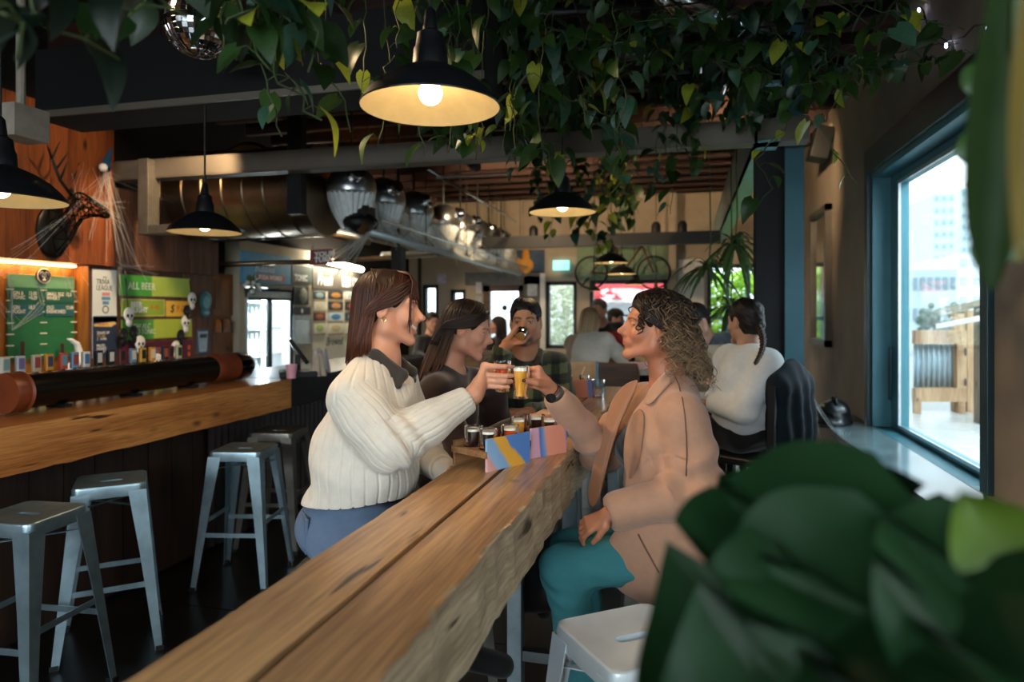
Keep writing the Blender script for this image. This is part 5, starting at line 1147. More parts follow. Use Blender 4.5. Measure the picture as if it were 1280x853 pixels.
# open front: wedge removed between the lapels, and thighs come out of it
S.cap(nk2 + np.array((-.01, 0, .0)), H2.w((0, .01, -.15)), .055, .075, .01, 'd')
def coatf(V):
    out = np.zeros(len(V))
    for a, b, c in ((shN, elN, cN), (shF, elF, cF)):
        d = unit(c - b); w_ = V - b; s_ = w_ @ d; rr_ = np.linalg.norm(w_ - s_[:, None] * d, axis=1); d2 = unit(b - a); s2 = w_ @ d2; r2 = np.linalg.norm(w_ - s2[:, None] * d2, axis=1)
        out += .0075 * np.cos(s_ * 72 + 20 * (w_ @ np.array((.3, 1, .5)))) * np.exp(-((s_ - .06) / .10) ** 2) * (rr_ < .13)
        out += .0065 * np.cos(s2 * 60 + 16 * (w_ @ np.array((1, .3, .0)))) * np.exp(-((s2 + .06) / .09) ** 2) * (r2 < .13)
    q = V - hp2; an = np.arctan2(q @ rx, q @ ry); z = np.clip((.02 - q[:, 2]) / .2, 0, 1)
    return out + .010 * z * np.sin(an * 7 + 3 * q[:, 2])
ct = attach(cloth_obj(S, 'coat', TANC, p2, vcol('wool_material', .92, .12, bump=.12, bscale=500, sheen=.25), .006, 14, coatf, seed=2))
# lapels, back collar and the shoulder seam, laid on the surface of the coat
from mathutils.bvhtree import BVHTree
BV = BVHTree.FromPolygons([v.co for v in ct.data.vertices], [tuple(p.vertices) for p in ct.data.polygons])
def onc(px, py, d, off=.006):
    o = Vector((0, 0, CH)); h = BV.ray_cast(o, (at(px, py, d) - o).normalized())
    return h[0] + h[1] * off if h[0] is not None and abs((h[0] - o).length - (at(px, py, d) - o).length) < .14 else at(px, py, d)
def sheet(P, nm, col, th=.011):
    P = [Vector(p) for p in P]; c = sum(P, Vector()) / len(P); n = Vector()
    for i in range(len(P)): n += (P[i] - c).cross(P[(i + 1) % len(P)] - c)
    n.normalize(); m = MB(); k = len(P); m.v = [tuple(p + n * th / 2) for p in P] + [tuple(p - n * th / 2) for p in P] + [tuple(c + n * th * .9), tuple(c - n * th * .9)]; m.c = [tuple(lin(col)[:3])] * len(m.v)
    for i in range(k): j = (i + 1) % k; m.f += [(i, j, 2 * k), (j + k, i + k, 2 * k + 1), (i, i + k, j + k, j)]
    o = m.build(nm, vcol('wool_material'), p2, smooth='all', vc=True, sub=2); return attach(o)
sheet([(at(*q)) for q in ((798, 470, 2.36), (770, 484, 2.42), (757, 520, 2.43), (742, 580, 2.40), (729, 632, 2.36), (745, 645, 2.30), (753, 598, 2.29), (770, 540, 2.29), (785, 505, 2.29), (800, 476, 2.30))], 'lapel', '986a4c')
sheet([onc(*q, .012) for q in ((846, 458, 2.26), (833, 462, 2.24), (818, 484, 2.2), (805, 505, 2.18), (813, 513, 2.16), (830, 494, 2.17), (848, 472, 2.2))], 'lapel', 'b08a72')
sheet([onc(*q, .012) for q in ((802, 508, 2.18), (811, 518, 2.15), (806, 560, 2.14), (797, 596, 2.14), (784, 612, 2.17), (777, 570, 2.2), (783, 525, 2.21))], 'lapel', '9a7056')
S = Sculpt(nk2 - .2, nk2 + .2, .004); a = nk2 - ry * .060 + np.array((0, 0, .005)); 
for s_ in (1, -1): S.cap(a, nk2 + rx * s_ * .07 - ry * .01 + np.array((0, 0, -.005)), .026, .022, .02, flat=(unit(rx * s_ + ry), 1.6))
S.cap(nk2 + np.array((0, 0, -.02)), H2.w((0, 0, -.12)), .056, .056, .004, 'd'); attach(cloth_obj(S, 'coat_collar', lin('a8836b'), p2, vcol('wool_material'), .001, 30))
MB_s = MB().tube([onc(x, y, 2.15, .0035) for x, y in ((842, 466), (848, 482), (853, 500), (856, 520), (858, 545), (859, 570), (858, 595))], .0022, 5); attach(MB_s.build('shoulder_seam', M('6e4a38', .9), p2, smooth='all'))
MB_s = MB().tube([onc(x, y, 2.15, .003) for x, y in ((798, 668), (806, 684), (816, 702), (824, 716))], .003, 5); attach(MB_s.build('pocket_welt', M('7a5743', .9), p2, smooth='all'))
# top worn under the coat
S = Sculpt(*bounds([nk2, ch2, wa2, hp2], .2), .006); S.ell(ch2, (.14, .12, .18), Rc, .03); S.ell(ch2 + ry * .05 + np.array((0, 0, -.0)), (.12, .11, .09), Rc, .03); S.ell(wa2, (.13, .12, .16), Rc, .03); S.ell(hp2, (.15, .15, .12), Rc, .03); S.chain([shF, nk2 + np.array((0, 0, -.05)), shN], [.06, .06, .06], .03)
S.cap(nk2 + ry * .07 + np.array((0, 0, -.03)), H2.w((0, .05, -.13)), .055, .075, .01, 'd')
def topc(V):
    z = V[:, 2] - wa2[2]; c = np.tile(np.array(lin('8f6848')[:3]), (len(V), 1)); m = z < 9; c[m] = np.array(lin('1c1a1c')[:3]); return c
attach(cloth_obj(S, 'knit_top', lin('8f6848'), p2, KNIT, .003, 40, colfn=topc))
# teal trousers, boots
S = Sculpt(*bounds([hp2, kN, kF, kN + np.array((.05, 0, -.42))], .14), .0065)
S.ell(hp2 + np.array((0, 0, -.03)), (.15, .16, .11), Rc, .03)
aN, aF = kN + np.array((.08, .02, -.40)), kF + np.array((.08, .02, -.38))
for h_, k_, a_2 in ((-.085, kN, aN), (.085, kF, aF)):
    q = hp2 - rx * h_ * (1 if True else 1) + np.array((0, 0, -.05)); 
    S.chain([hp2 + np.array((-.02, h_, -.045)), k_, a_2], [.092, .072, .062], .03)
attach(cloth_obj(S, 'trousers', lin('3f7f84'), p2, vcol('denim_material'), .007, 30, seed=5))
for a in (aN, aF): Sx = Sculpt(a - .25, a + .25, .009); Sx.cap(a, a + np.array((.0, 0, -.2)), .05, .05, .02); Sx.cap(a + np.array((.02, 0, -.2)), a + np.array((-.14, 0, -.215)), .045, .04, .02); attach(cloth_obj(Sx, 'boot', lin('141414'), p2))
st2 = dup(s4, (hp2[0] + .02, hp2[1], 0), R(5), 'metal stool under the woman in the tan coat, mostly covered by the coat', 'stools at the timber table')
# watch, bracelet, earring
dW = unit(wrF - elF); wc = wrF - dW * .012
m = MB().tube([wc - dW * .012, wc + dW * .012], [.0315, .0305], 20, caps=False); attach(m.build('watch_strap', M('5c5a55', .4, .6, .1), p2, solid=.004, smooth='all'), p2)
attach(MB().tube([wc + unit(np.array((-.1, -1, -.4))) * .030, wc + unit(np.array((-.1, -1, -.4))) * .038], .017, 16).build('watch_face', M('1b1c1c', .15), p2, smooth=True), p2)
bs = basis(dW); attach(MB().tube([wrF + dW * .012 + .0285 * (bs[:, 0] * math.cos(a) + bs[:, 2] * math.sin(a)) for a in np.linspace(0, 2 * PI, 20)], .002, 5).build('bracelet', BLACK, p2), p2)
e0 = H2.w((-.079, -.006, -.036)); attach(MB().tube([e0 + .007 * (H2.R[:, 1] * math.cos(a) + H2.R[:, 2] * (math.sin(a) - .6)) for a in np.linspace(0, 2 * PI, 14)], .0014, 5).build('earring', STEEL, p2), p2)
# curls: dark roots to pale ends
def hc2(u, rg): t = min(1, max(0, (u - .36) * 1.9)); return np.array(lin('20150f')[:3]) * (1 - t) + np.array(lin('8d7358')[:3]) * t
S = hair_cap(H2, None, 1.05); hb2 = cloth_obj(S, 'hair', lin('1b120e'), p2, HAIRM(), .003, 90); attach(hb2)
hm = strands(H2, 620, hc2, .110, .0026, 21, part=.0, flare=.9, puff=1.14, front_cut=92, jag=.035, curl=(.0105, 135), segs=22, nside=4)
sweep(H2, hm, 150, lambda u, rg: hc2(u * .75, rg), .0036, 23, .07, lift=1.03)
hm2 = strands(H2, 230, lambda u, rg: hc2(u * .8, rg), -.035, .0028, 22, part=.0, flare=.2, puff=1.13, front_cut=48, jag=.015, curl=(.008, 160), segs=16, nside=4); hm.add(hm2.v, hm2.f); hm.c[-len(hm2.v):] = hm2.c
for i in range(16):
    sx = (-1) ** i; x0 = sx * rg.uniform(.045, .062); ln = rg.uniform(.06, .13); pts = []
    for k in range(22):
        u = k / 21; ph = u * 17 + i; pts.append(H2.w((x0 * (1 + .25 * u) + .006 * math.cos(ph), .062 - .1 * (abs(x0) - .045) + .006 * math.sin(ph) * u * 2, .085 - (ln + .02) * u)))
    hm.tube(pts, [.0022] * 21 + [.0008], 4, col=tuple(np.array(lin('33221a')[:3])))
attach(hm.build('hair_curls', HAIRM(), hb2, smooth='all', vc=True), p2)
# ---------------------------------------------------------------- the two raised glasses
def tumbler(name, c, r, h, beer, fill, foam, label, tilt=None, group=None, hourglass=False):
    t = empty(name, (c[0], c[1], c[2]), 0, label, 'beer glass', group)
    sh = [(r * .80, 0), (r * .86, h * .03), (r * .93, h * .35), (r, h * .8), (r * 1.02, h)] if not hourglass else [(r * .78, 0), (r * .84, h * .04), (r * .74, h * .24), (r * .92, h * .5), (r * 1.04, h * .75), (r * 1.0, h)]
    ins = [(a - .0022, b) for a, b in sh[::-1] if b > h * .07]; ins.append((ins[-1][0], h * .08)); 
    MB().lathe(sh + ins + [(0, h * .08)], 28).build('glass_wall', glassm('clear_glass'), t, smooth=True); MB().lathe([(0, 0), (sh[0][0], 0)], 28).build('glass_base', glassm('clear_glass'), t)
    def rad(z): return float(np.interp(z, [b for a, b in sh], [a for a, b in sh])) - .0011
    zs = np.linspace(h * .085, h * fill, 8); MB().lathe([(0, zs[0])] + [(rad(z), z) for z in zs] + [(0, zs[-1])], 28).build('beer', beer, t, smooth=True)
    if foam: MB().lathe([(0, zs[-1])] + [(rad(zs[-1]), zs[-1]), (rad(zs[-1] + foam), zs[-1] + foam), (0, zs[-1] + foam + .001)], 28).build('foam', M('e9e2d0', .8, 0, .06, 60, .3), t, smooth=True)
    return t
def beerm(name, col, em=0):
    t = NT(name); t.set(Base_Color=col, Roughness=.08, Transmission_Weight=.12, IOR=1.33); t.b.inputs['Subsurface Weight'].default_value = 0; return t.m
RED = beerm('red_beer', 'b03c12'); HAZY = beerm('hazy_beer', 'cf8f2c'); DARKB = beerm('dark_beer', '1c0a06'); AMB = beerm('amber_beer', 'a8481c'); GOLD = beerm('gold_beer', 'c9a04a')
tumbler('tasting_glass', G1 - np.array((0, 0, .05)), .029, .098, RED, .80, 0, 'small glass of red beer raised by the woman in the white sweater')
tumbler('tasting_glass', G2 - np.array((0, 0, .052)), .030, .104, HAZY, .86, .011, 'small curved glass of hazy golden beer with foam raised by the curly haired woman', hourglass=True)
# ---------------------------------------------------------------- everyone else in the room
def fig(label, head, fwd, tf, nk, shs, els, wrs, hip, skin, hair, top, bottom, d0, sc=.97, man=False, up=(0, 0, 1), smile=0., h=.0075, hands=(None, None), style='short', topfn=None, rr=1., beard=None, brow=None, knees=None, feet=True, mat=None, nose=1., hoody=False, cutz=None, wr=.006):
    Hd = Head(A_(*head), fwd, up, sc, smile, man, nose); nk = A_(*nk); sh = [A_(*q) for q in shs]; el = [A_(*q) for q in els]; wr_ = [A_(*q) for q in wrs]; hp = A_(*hip)
    tb_ = basis(tf); p = empty('person', (hp[0], hp[1], max(0, hp[2] - .12) if not feet else 0), 0, label, 'person')
    ch = nk * .42 + hp * .58 + np.array((0, 0, .07)); ch = nk + (hp - nk) * .42; wa = nk + (hp - nk) * .72
    allp = [Hd.w((0, 0, .13)), Hd.w((0, .12, -.1)), nk, hp] + sh + el + wr_
    lo, hi = bounds(allp, .17); S = Sculpt(lo, hi, h); Hd.add(S, nk)
    for i in (0, 1):
        S.chain([sh[i], el[i], wr_[i]], [.045, .037, .026], .02)
        if hands[i] is not None: hands[i](S, wr_[i], el[i], Hd)
        else:
            dd = unit(wr_[i] - el[i]); rest_hand(S, wr_[i], dd, np.cross(dd, tb_[:, 0]) if abs(dd[2]) < .9 else tb_[:, 1], 1 if i else -1, .4)
    S.ell(ch, (.10, .12, .15), None, .03); S.ell(wa, (.09, .11, .14), None, .03); S.ell(hp, (.11, .14, .10), None, .03); S.cap(nk, ch, .055, .08, .04); S.chain([sh[0], nk + np.array((0, 0, -.03)), sh[1]], [.045, .05, .045], .03)
    b, _ = skin_obj(S, skin, 'body', Hd, p, hair=hair, brow=brow or hair, beard=beard, scalp=style != 'bald'); attach(b)
    lo, hi = bounds(sh + el + wr_ + [hp, nk], .22); S = Sculpt(lo, hi, max(h * .9, .006)); q = rr
    S.ell(ch, (.18 * q, .13 * q, .19), tb_, .04); S.ell(wa, (.165 * q, .13 * q, .18), tb_, .05); S.ell(hp + np.array((0, 0, .05)), (.17 * q, .145 * q, .12), tb_, .05); S.chain([sh[0], nk + np.array((0, 0, -.045)), sh[1]], [.068 * q, .066 * q, .068 * q], .04)
    cf = []
    for i in (0, 1):
        c = wr_[i] * .93 + el[i] * .07; cf.append(c); S.chain([sh[i], el[i]], [.07 * q, .06 * q], .03); S.chain([el[i], c], [.06 * q, .044 * q], .025)
        nv = unit(wr_[i] - el[i])
        S.cap(c + nv * .065, c + nv * .13, .065, .065, .004, 'd')
    S.cap(nk + np.array((0, 0, -.0)), Hd.w((0, .0, -.13)), .055, .065, .01, 'd')
    if hoody: S.ell(nk - tb_[:, 1] * .10 + np.array((0, 0, -.05)), (.11, .06, .07), tb_, .03)
    S.cut(hp + np.array((0, 0, -.03 if cutz is None else cutz)), (0, 0, -1))
    t = attach(cloth_obj(S, 'top', top, p, mat, wr, 22, colfn=None if topfn is None else (lambda V: topfn(V, ch, nk, hp, tb_)), seed=head[0])); 
    stand = knees == 'stand'; ks = [hp + tb_[:, 0] * s_ * .09 + np.array((0, 0, -(hp[2] - .08) / 2)) for s_ in (-1, 1)] if stand else [hp + tb_[:, 1] * .42 + tb_[:, 0] * s_ * .1 + np.array((0, 0, -.03)) for s_ in (-1, 1)]
    S = Sculpt(*bounds([hp] + list(ks) + [k + np.array((0, 0, -.5)) for k in ks], .16), .012); S.ell(hp + np.array((0, 0, -.01)), (.165, .15, .12), tb_, .03)
    an = []
    for s_, k in zip((-1, 1), ks): a = k - tb_[:, 1] * (0 if stand else .06) + np.array((0, 0, -(hp[2] - .08) / 2 if stand else -.42)); an.append(a); S.chain([hp + tb_[:, 0] * s_ * .09 + np.array((0, 0, -.04)), k, a], [.088, .066, .05], .03)
    attach(cloth_obj(S, 'trousers', bottom, p, None, .005, 25))
    for a in an: Sx = Sculpt(a - .22, a + .22, .011); Sx.cap(a, a + np.array((0, 0, -.05)), .05, .05, .02); Sx.cap(a + np.array((0, 0, -.06)) - tb_[:, 1] * .04, a + np.array((0, 0, -.075)) + tb_[:, 1] * .15, .042, .036, .02); attach(cloth_obj(Sx, 'shoe', lin('24211f') if style != 'braid' else lin('d9d5cd'), p))
    if style in ('short', 'cap'):
        S = hair_cap(Hd, None, 1.03, low=-.035); hb = attach(cloth_obj(S, 'hair', hair, p, HAIRM(), .004, 110))
        if style == 'short':
            hm = strands(Hd, 160, lambda u, rg: hair, -.045, .006, int(head[0]), part=.02, puff=1.05, front_cut=30, jag=.012, segs=6)
            rg = np.random.default_rng(2)
            for i in range(50):
                x = rg.uniform(-.055, .05); hm.tube([Hd.w((x * .9 + .02, -.05, .116 - 9 * x * x)), Hd.w((x + .012, .02, .117 - 10 * x * x + rg.normal(0, .002))), Hd.w((x + .004, .062 - abs(x) * .2, .103 - 8 * x * x)), Hd.w((x - .004, .083 - abs(x) * .35, .082 - 4 * x * x + rg.normal(0, .004)))], [.003, .005, .005, .0015], 5, col=tuple(np.array(hair[:3]) * rg.uniform(.7, 1.5)), flat=.6)
            hm.build('hair_strands', HAIRM(), hb, smooth='all', vc=True)
    return p, Hd, tb_, hp, nk
K3 = lambda c: lin(c)
# woman in brown reading downwards
def h3(S, w, e, H): rest_hand(S, w, unit(w - e), (0, -.2, 1), 1, .5)
p3, H3, T3, hp3, nk3 = fig('woman in a dark brown shirt with hair tied half back, looking down at the table', (583, 412, 2.8), (.93, .22, -.22), (.9, .35, 0), (560, 459, 2.82), [(612, 482, 3.0), (546, 492, 2.66)], [(628, 560, 2.95), (578, 566, 2.56)], [(668, 540, 2.85), (660, 528, 2.66)], (556, 590, 2.82), lin('c29078'), lin('22150f'), lin('2b1e1e'), lin('1b1d24'), 2.8, h=.0048, hands=(h3, h3), style='long', up=(-.22, 0, 1), brow=lin('3d281c'), wr=.008)
S = hair_cap(H3, None, 1.03, low=-.03); hb = attach(cloth_obj(S, 'hair', lin('23150f'), p3, HAIRM(), .003, 100))
def hc3(u, rg): t = max(0, u - .5) * 1.6; return np.array(lin('22150f')[:3]) * (1 - min(1, t)) + np.array(lin('5a3d2b')[:3]) * min(1, t)
hm = strands(H3, 200, hc3, .20, .006, 31, part=0, flare=.25, puff=1.05, azr=(105, 255), jag=.03)
rg = np.random.default_rng(3)
sweep(H3, hm, 300, lambda u, rg: hc3(u * .6, rg), .0044, 33, .06, lift=1.02, back=-.075, spread=.012)
hm.build('hair_strands', HAIRM(), hb, smooth='all', vc=True)
# man in the plaid shirt drinking
AMB2 = beerm('amber_light', 'd9a45c'); GM = A_(652, 417, 3.135); gax = unit((-.12, .92, .30))
def h4(S, w, e, H): grip(S, w, GM, gax, unit(w - GM), .027, 8, -1, (.028, .009, -.009, -.026), .008, th=(.8, 1.5))
def plaid(V, ch, nk, hp, tb):
    u = (V - ch) @ tb[:, 0] * 11.5 + 40; v = (V[:, 2] + .25 * ((V - ch) @ tb[:, 1])) * 11.5 + 40
    fu, fv = (u % 1) < .5, (v % 1) < .5; c = np.tile(np.array(lin('2c3526')[:3]), (len(V), 1)); c[fu & fv] = np.array(lin('16191a')[:3]); c[~fu & ~fv] = np.array(lin('66694a')[:3])
    l = (np.abs((u % 1) - .25) < .03) | (np.abs((v % 1) - .25) < .03); c[l] *= 1.35; return c
p4, H4, T4, hp4, nk4 = fig('dark haired man in a green plaid shirt drinking from a small glass', (657, 403, 3.3), (.13, -.98, .02), (.2, -.97, 0), (656, 444, 3.36), [(618, 466, 3.34), (694, 460, 3.42)], [(604, 500, 3.12), (708, 520, 3.30)], [(630, 436, 3.12), (660, 516, 3.10)], (655, 575, 3.40), lin('bd8463'), lin('15100d'), lin('2c3526'), lin('20242c'), 3.3, h=.0048, hands=(h4, h3), man=True, topfn=plaid, brow=lin('120c0a'), beard=lin('2a1a13'), rr=1.12, wr=.006)
S = Sculpt(nk4 - .16, nk4 + .16, .005)
for s_ in (-1, 1):
    a = nk4 - T4[:, 1] * .06 + np.array((0, 0, .02)); b = nk4 + T4[:, 0] * s_ * .07 + np.array((0, 0, .01)); c = nk4 + T4[:, 0] * s_ * .045 + T4[:, 1] * .085 + np.array((0, 0, -.06))
    S.cap(a, b, .017, .018, .02); S.cap(b, c, .02, .012, .02); S.cap(b, c + T4[:, 0] * s_ * .03 + np.array((0, 0, .02)), .016, .012, .02)
attach(cloth_obj(S, 'shirt_collar', lin('2c3526'), p4, colfn=lambda V: plaid(V, nk4, 0, 0, T4)))
attach(MB().cbox(nk4 + T4[:, 0] * .09 + T4[:, 1] * .135 + np.array((0, 0, -.17)), (.012, .004, .012)).build('shirt_button', M('c9c4b5', .4), p4), p4)
tg = tumbler('tasting_glass', (0, 0, 0), .026, .07, AMB2, .95, 0, 'small glass of amber beer tipped at the mouth of the plaid shirt man'); tg.location = GM - gax * .040; tg.rotation_euler = Vector(gax).to_track_quat('Z', 'Y').to_euler()
# braided woman on the window side
p9, H9, T9, hp9, nk9 = fig('woman with a long braid and white sweatshirt seated with her back turned', (931, 402, 3.55), (-.62, .78, -.05), (-.86, .5, 0), (937, 436, 3.5), [(912, 449, 3.72), (958, 456, 3.36)], [(900, 505, 3.78), (930, 512, 3.3)], [(868, 500, 3.75), (890, 505, 3.45)], (935, 532, 3.5), lin('b98a6c'), lin('1c1310'), lin('dfe3e4'), lin('17191c'), 3.5, h=.007, style='braid', rr=1.12, wr=.006)
S = hair_cap(H9, None, 1.05, low=-.07); hb = attach(cloth_obj(S, 'hair', lin('1d1310'), p9, HAIRM(), .004, 90)); hm = MB(); q0 = H9.w((0, -.10, -.03)); q1 = A_(944, 455, 3.20)
for k in range(3):
    P = []
    for i in range(40):
        t = i / 39; ph = t * 30 + k * 2 * PI / 3; c = q0 * (1 - t) + q1 * t - T9[:, 1] * .05 * math.sin(t * PI) * .6; w_ = .017 * (1 - .55 * t); P.append(c + T9[:, 0] * w_ * math.cos(ph) + T9[:, 1] * w_ * .5 * math.sin(2 * ph))
    hm.tube(P, [.013 * (1 - .5 * i / 39) for i in range(40)], 6, col=tuple(np.array(lin('35241b')[:3]) * (.8 + .3 * k)))
for i in range(70):
    x = rg.uniform(-1, 1); hm.tube([H9.w((.06 * x, .06, .085 - .05 * abs(x))), H9.w((.072 * x, .0, .118 - .07 * abs(x))), H9.w((.06 * x, -.07, .09 - .07 * abs(x))), H9.w((.02 * x, -.108, .0)), H9.w((.008 * x, -.105, -.03))], [.004, .006, .006, .005, .004], 5, col=tuple(np.array(lin('2a1c15')[:3]) * rg.uniform(.7, 1.5)), flat=.6)
hm.build('braid', HAIRM(), hb, smooth='all', vc=True)
# man in beige fleece behind the curls
def fleece(V, ch, nk, hp, tb):
    c = np.tile(np.array(lin('a08d76')[:3]), (len(V), 1)); z = V[:, 2] - ch[2]; c[(z < .0) & (z > -.06)] = np.array(lin('20242c')[:3]); c[z > .155] = np.array(lin('3a3f48')[:3]); return c
p8, H8, T8, hp8, nk8 = fig('dark haired man in beige fleece with dark bands looking down at the window table', (869, 402, 4.6), (-.55, -.62, -.45), (-.5, -.85, 0), (880, 420, 4.7), [(868, 432, 4.6), (908, 428, 4.85)], [(866, 470, 4.4), (908, 468, 4.7)], [(884, 478, 4.25), (900, 478, 4.35)], (890, 510, 4.75), lin('a67c66'), lin('17110f'), lin('a08d76'), lin('22252b'), 4.6, man=True, topfn=fleece, h=.009, up=(-.2, -.2, 1))
# blonde in a pale hooded jacket, red jacket man, black cap man at the far table
def paleb(V, ch, nk, hp, tb):
    c = np.tile(np.array(lin('d6cdbf')[:3]), (len(V), 1)); x = (V - ch) @ tb[:, 0]; c[(x < -.06)] = np.array(lin('a98f72')[:3]); return c
p5, H5, T5, hp5, nk5 = fig('blonde woman in a pale hooded jacket leaning on the far table', (739, 401, 6.3), (.62, .75, -.1), (.45, .9, 0), (735, 420, 6.25), [(717, 430, 6.4), (757, 428, 6.15)], [(722, 458, 6.6), (776, 446, 6.3)], [(750, 454, 6.75), (788, 440, 6.6)], (733, 474, 6.1), lin('c79a80'), lin('8c6f4f'), lin('d6cdbf'), lin('2a2c33'), 6.3, h=.011, style='none', rr=1.2, hoody=True, topfn=paleb)
S = hair_cap(H5, None, 1.04, low=-.05); hb = attach(cloth_obj(S, 'hair', lin('7d6246'), p5, HAIRM(), .004, 80))
strands(H5, 170, lambda u, rg: np.array(lin('6d5338')[:3]) * (1 - u) + np.array(lin('b79a74')[:3]) * u, .13, .008, 51, puff=1.06, front_cut=70, flare=.25).build('hair_strands', HAIRM(), hb, smooth='all', vc=True)
def redj(V, ch, nk, hp, tb):
    c = np.tile(np.array(lin('c22a20')[:3]), (len(V), 1)); x = (V - ch) @ tb[:, 0]; z = V[:, 2] - ch[2]; c[(z > .13) | (np.abs(x) < .05)] = np.array(lin('1b1a1c')[:3]); return c
p6, H6, T6, hp6, nk6 = fig('smiling grey haired man in a red jacket facing the blonde woman', (749, 388, 7.3), (-.25, -.96, 0), (-.1, -.99, 0), (753, 405, 7.4), [(738, 412, 7.4), (772, 412, 7.5)], [(733, 438, 7.3), (778, 436, 7.4)], [(748, 446, 7.0), (764, 446, 7.1)], (756, 462, 7.4), lin('b98468'), lin('5d5148'), lin('c22a20'), lin('23262e'), 7.3, h=.011, man=True, topfn=redj, smile=1., rr=1.1)
p7, H7, T7, hp7, nk7 = fig('man in a black cap and black jacket seen in profile near the red awning', (770, 399, 8.2), (.97, -.2, -.05), (.9, -.3, 0), (767, 416, 8.25), [(760, 424, 8.4), (776, 424, 8.0)], [(764, 448, 8.4), (782, 448, 8.0)], [(778, 454, 8.3), (792, 452, 8.0)], (766, 466, 8.25), lin('b0806a'), lin('1a1512'), lin('1a1b1f'), lin('1d1f25'), 8.2, h=.012, man=True, style='cap')
S = Sculpt(H7.c - .25, H7.c + .25, .008); S.ell(H7.w((0, -.012, .06)), (.084, .104, .075), H7.R, .01); S.cut(H7.w((0, 0, .045)), -H7.R[:, 2]); S.ell(H7.w((0, .12, .05)), (.065, .075, .010), H7.R, .01); attach(cloth_obj(S, 'cap', lin('131417'), p7))
# bartender and the dark haired guest by the door
p11, H11, T11, hp11, nk11 = fig('bartender in black behind the far counter end', (541, 402, 8.6), (.6, -.75, -.15), (.5, -.85, 0), (538, 419, 8.65), [(526, 426, 8.55), (552, 425, 8.75)], [(522, 444, 8.4), (560, 443, 8.6)], [(534, 449, 8.2), (560, 446, 8.3)], (536, 466, 8.65), lin('a87a62'), lin('241a16'), lin('17171b'), lin('17171b'), 8.6, h=.012, man=True, style='short', knees='stand')
p10, H10, T10, hp10, nk10 = fig('long haired guest in black standing against the bright door', (622, 407, 9.0), (-.9, -.4, 0), (-.7, -.7, 0), (625, 422, 9.05), [(614, 430, 8.9), (636, 429, 9.15)], [(612, 450, 8.9), (640, 450, 9.1)], [(608, 462, 8.7), (628, 464, 8.9)], (626, 456, 9.05), lin('9a7060'), lin('14100f'), lin('1c1719'), lin('17171b'), 9.0, h=.012, style='none', knees='stand')
S = hair_cap(H10, None, 1.06, low=-.09); hb = attach(cloth_obj(S, 'hair', lin('14100f'), p10, HAIRM(), .004, 80)); strands(H10, 120, lambda u, rg: np.array(lin('17110f')[:3]), .16, .009, 61, puff=1.08, front_cut=65).build('hair_strands', HAIRM(), hb, smooth='all', vc=True)
# seats under the seated guests
SEAT = []
for hp, mt_, lb, rz in ((hp3, s4, 'dull metal stool under the woman in the brown shirt', 20), (hp4, s4, 'dull metal stool under the man in the plaid shirt', 5), (hp8, s4, 'metal stool under the man in beige fleece', 25), (hp5, s4, 'metal stool under the blonde woman at the far table', 12), (hp6, s4, 'metal stool under the man in the red jacket', 3), (hp7, s4, 'metal stool under the man in the black cap', 8)):
    dup(mt_, (hp[0], hp[1], 0), R(rz), lb, 'stools under the guests')
# high chair with the navy jacket
hc = empty('high_chair', (hp9[0], hp9[1], 0), math.atan2(T9[1, 1], T9[0, 1]) - PI / 2, 'black high chair under the woman with the braid', 'chair'); zs = hp9[2] - .13
MB().box((-.2, -.2, zs - .04), (.2, .2, zs)).build('seat', DARKST, hc, .01)
for sx in (-1, 1):
    MB().bar((sx * .19, -.19, 0), (sx * .19, -.215, zs + .36), .035).build('rear_leg', BLACK, hc); MB().bar((sx * .21, .21, 0), (sx * .18, .18, zs), .035).build('front_leg', BLACK, hc)
    MB().bar((sx * .2, -.19, .3), (sx * .2, .2, .3), .02).build('stretcher', BLACK, hc)
MB().box((-.2, -.22, zs + .22), (.2, -.20, zs + .36)).build('backrest', BLACK, hc, .005); MB().box((-.18, .19, .28), (.18, .21, .31)).build('stretcher', BLACK, hc)
cb_ = np.array(hp9); bk = cb_ - T9[:, 1] * .21 + T9[:, 0] * .02; S = Sculpt(*bounds([bk + np.array((0, 0, .35)), bk - np.array((0, 0, .30))], .36), .008)
zt = zs + .44
lat = lambda V: (V - bk) @ T9[:, 0]
S.cap((bk[0], bk[1], zt - .16), (bk[0] + T9[0, 0] * .02, bk[1] + T9[1, 0] * .02, .98), .20, .22, .02, flat=(T9[:, 1], 2.7)); S.cap(bk - T9[:, 0] * .15 + np.array((0, 0, zt - .09 - bk[2])), bk + T9[:, 0] * .15 + np.array((0, 0, zt - .09 - bk[2])), .06, .06, .05); S.cut((bk[0], bk[1], .82), (0, 0, -1))
tag(cloth_obj(S, 'navy_jacket', lin('0d151b'), None, M('0f1a22', .8, 0, .15, 8, spec=.2), .003, 30, lambda V: .009 * np.sin(lat(V) * 62 + 5 * V[:, 2]) * np.clip((zt - V[:, 2]) / .2, .2, 1)), 'dark navy jacket draped over the back of the high chair', 'jacket')
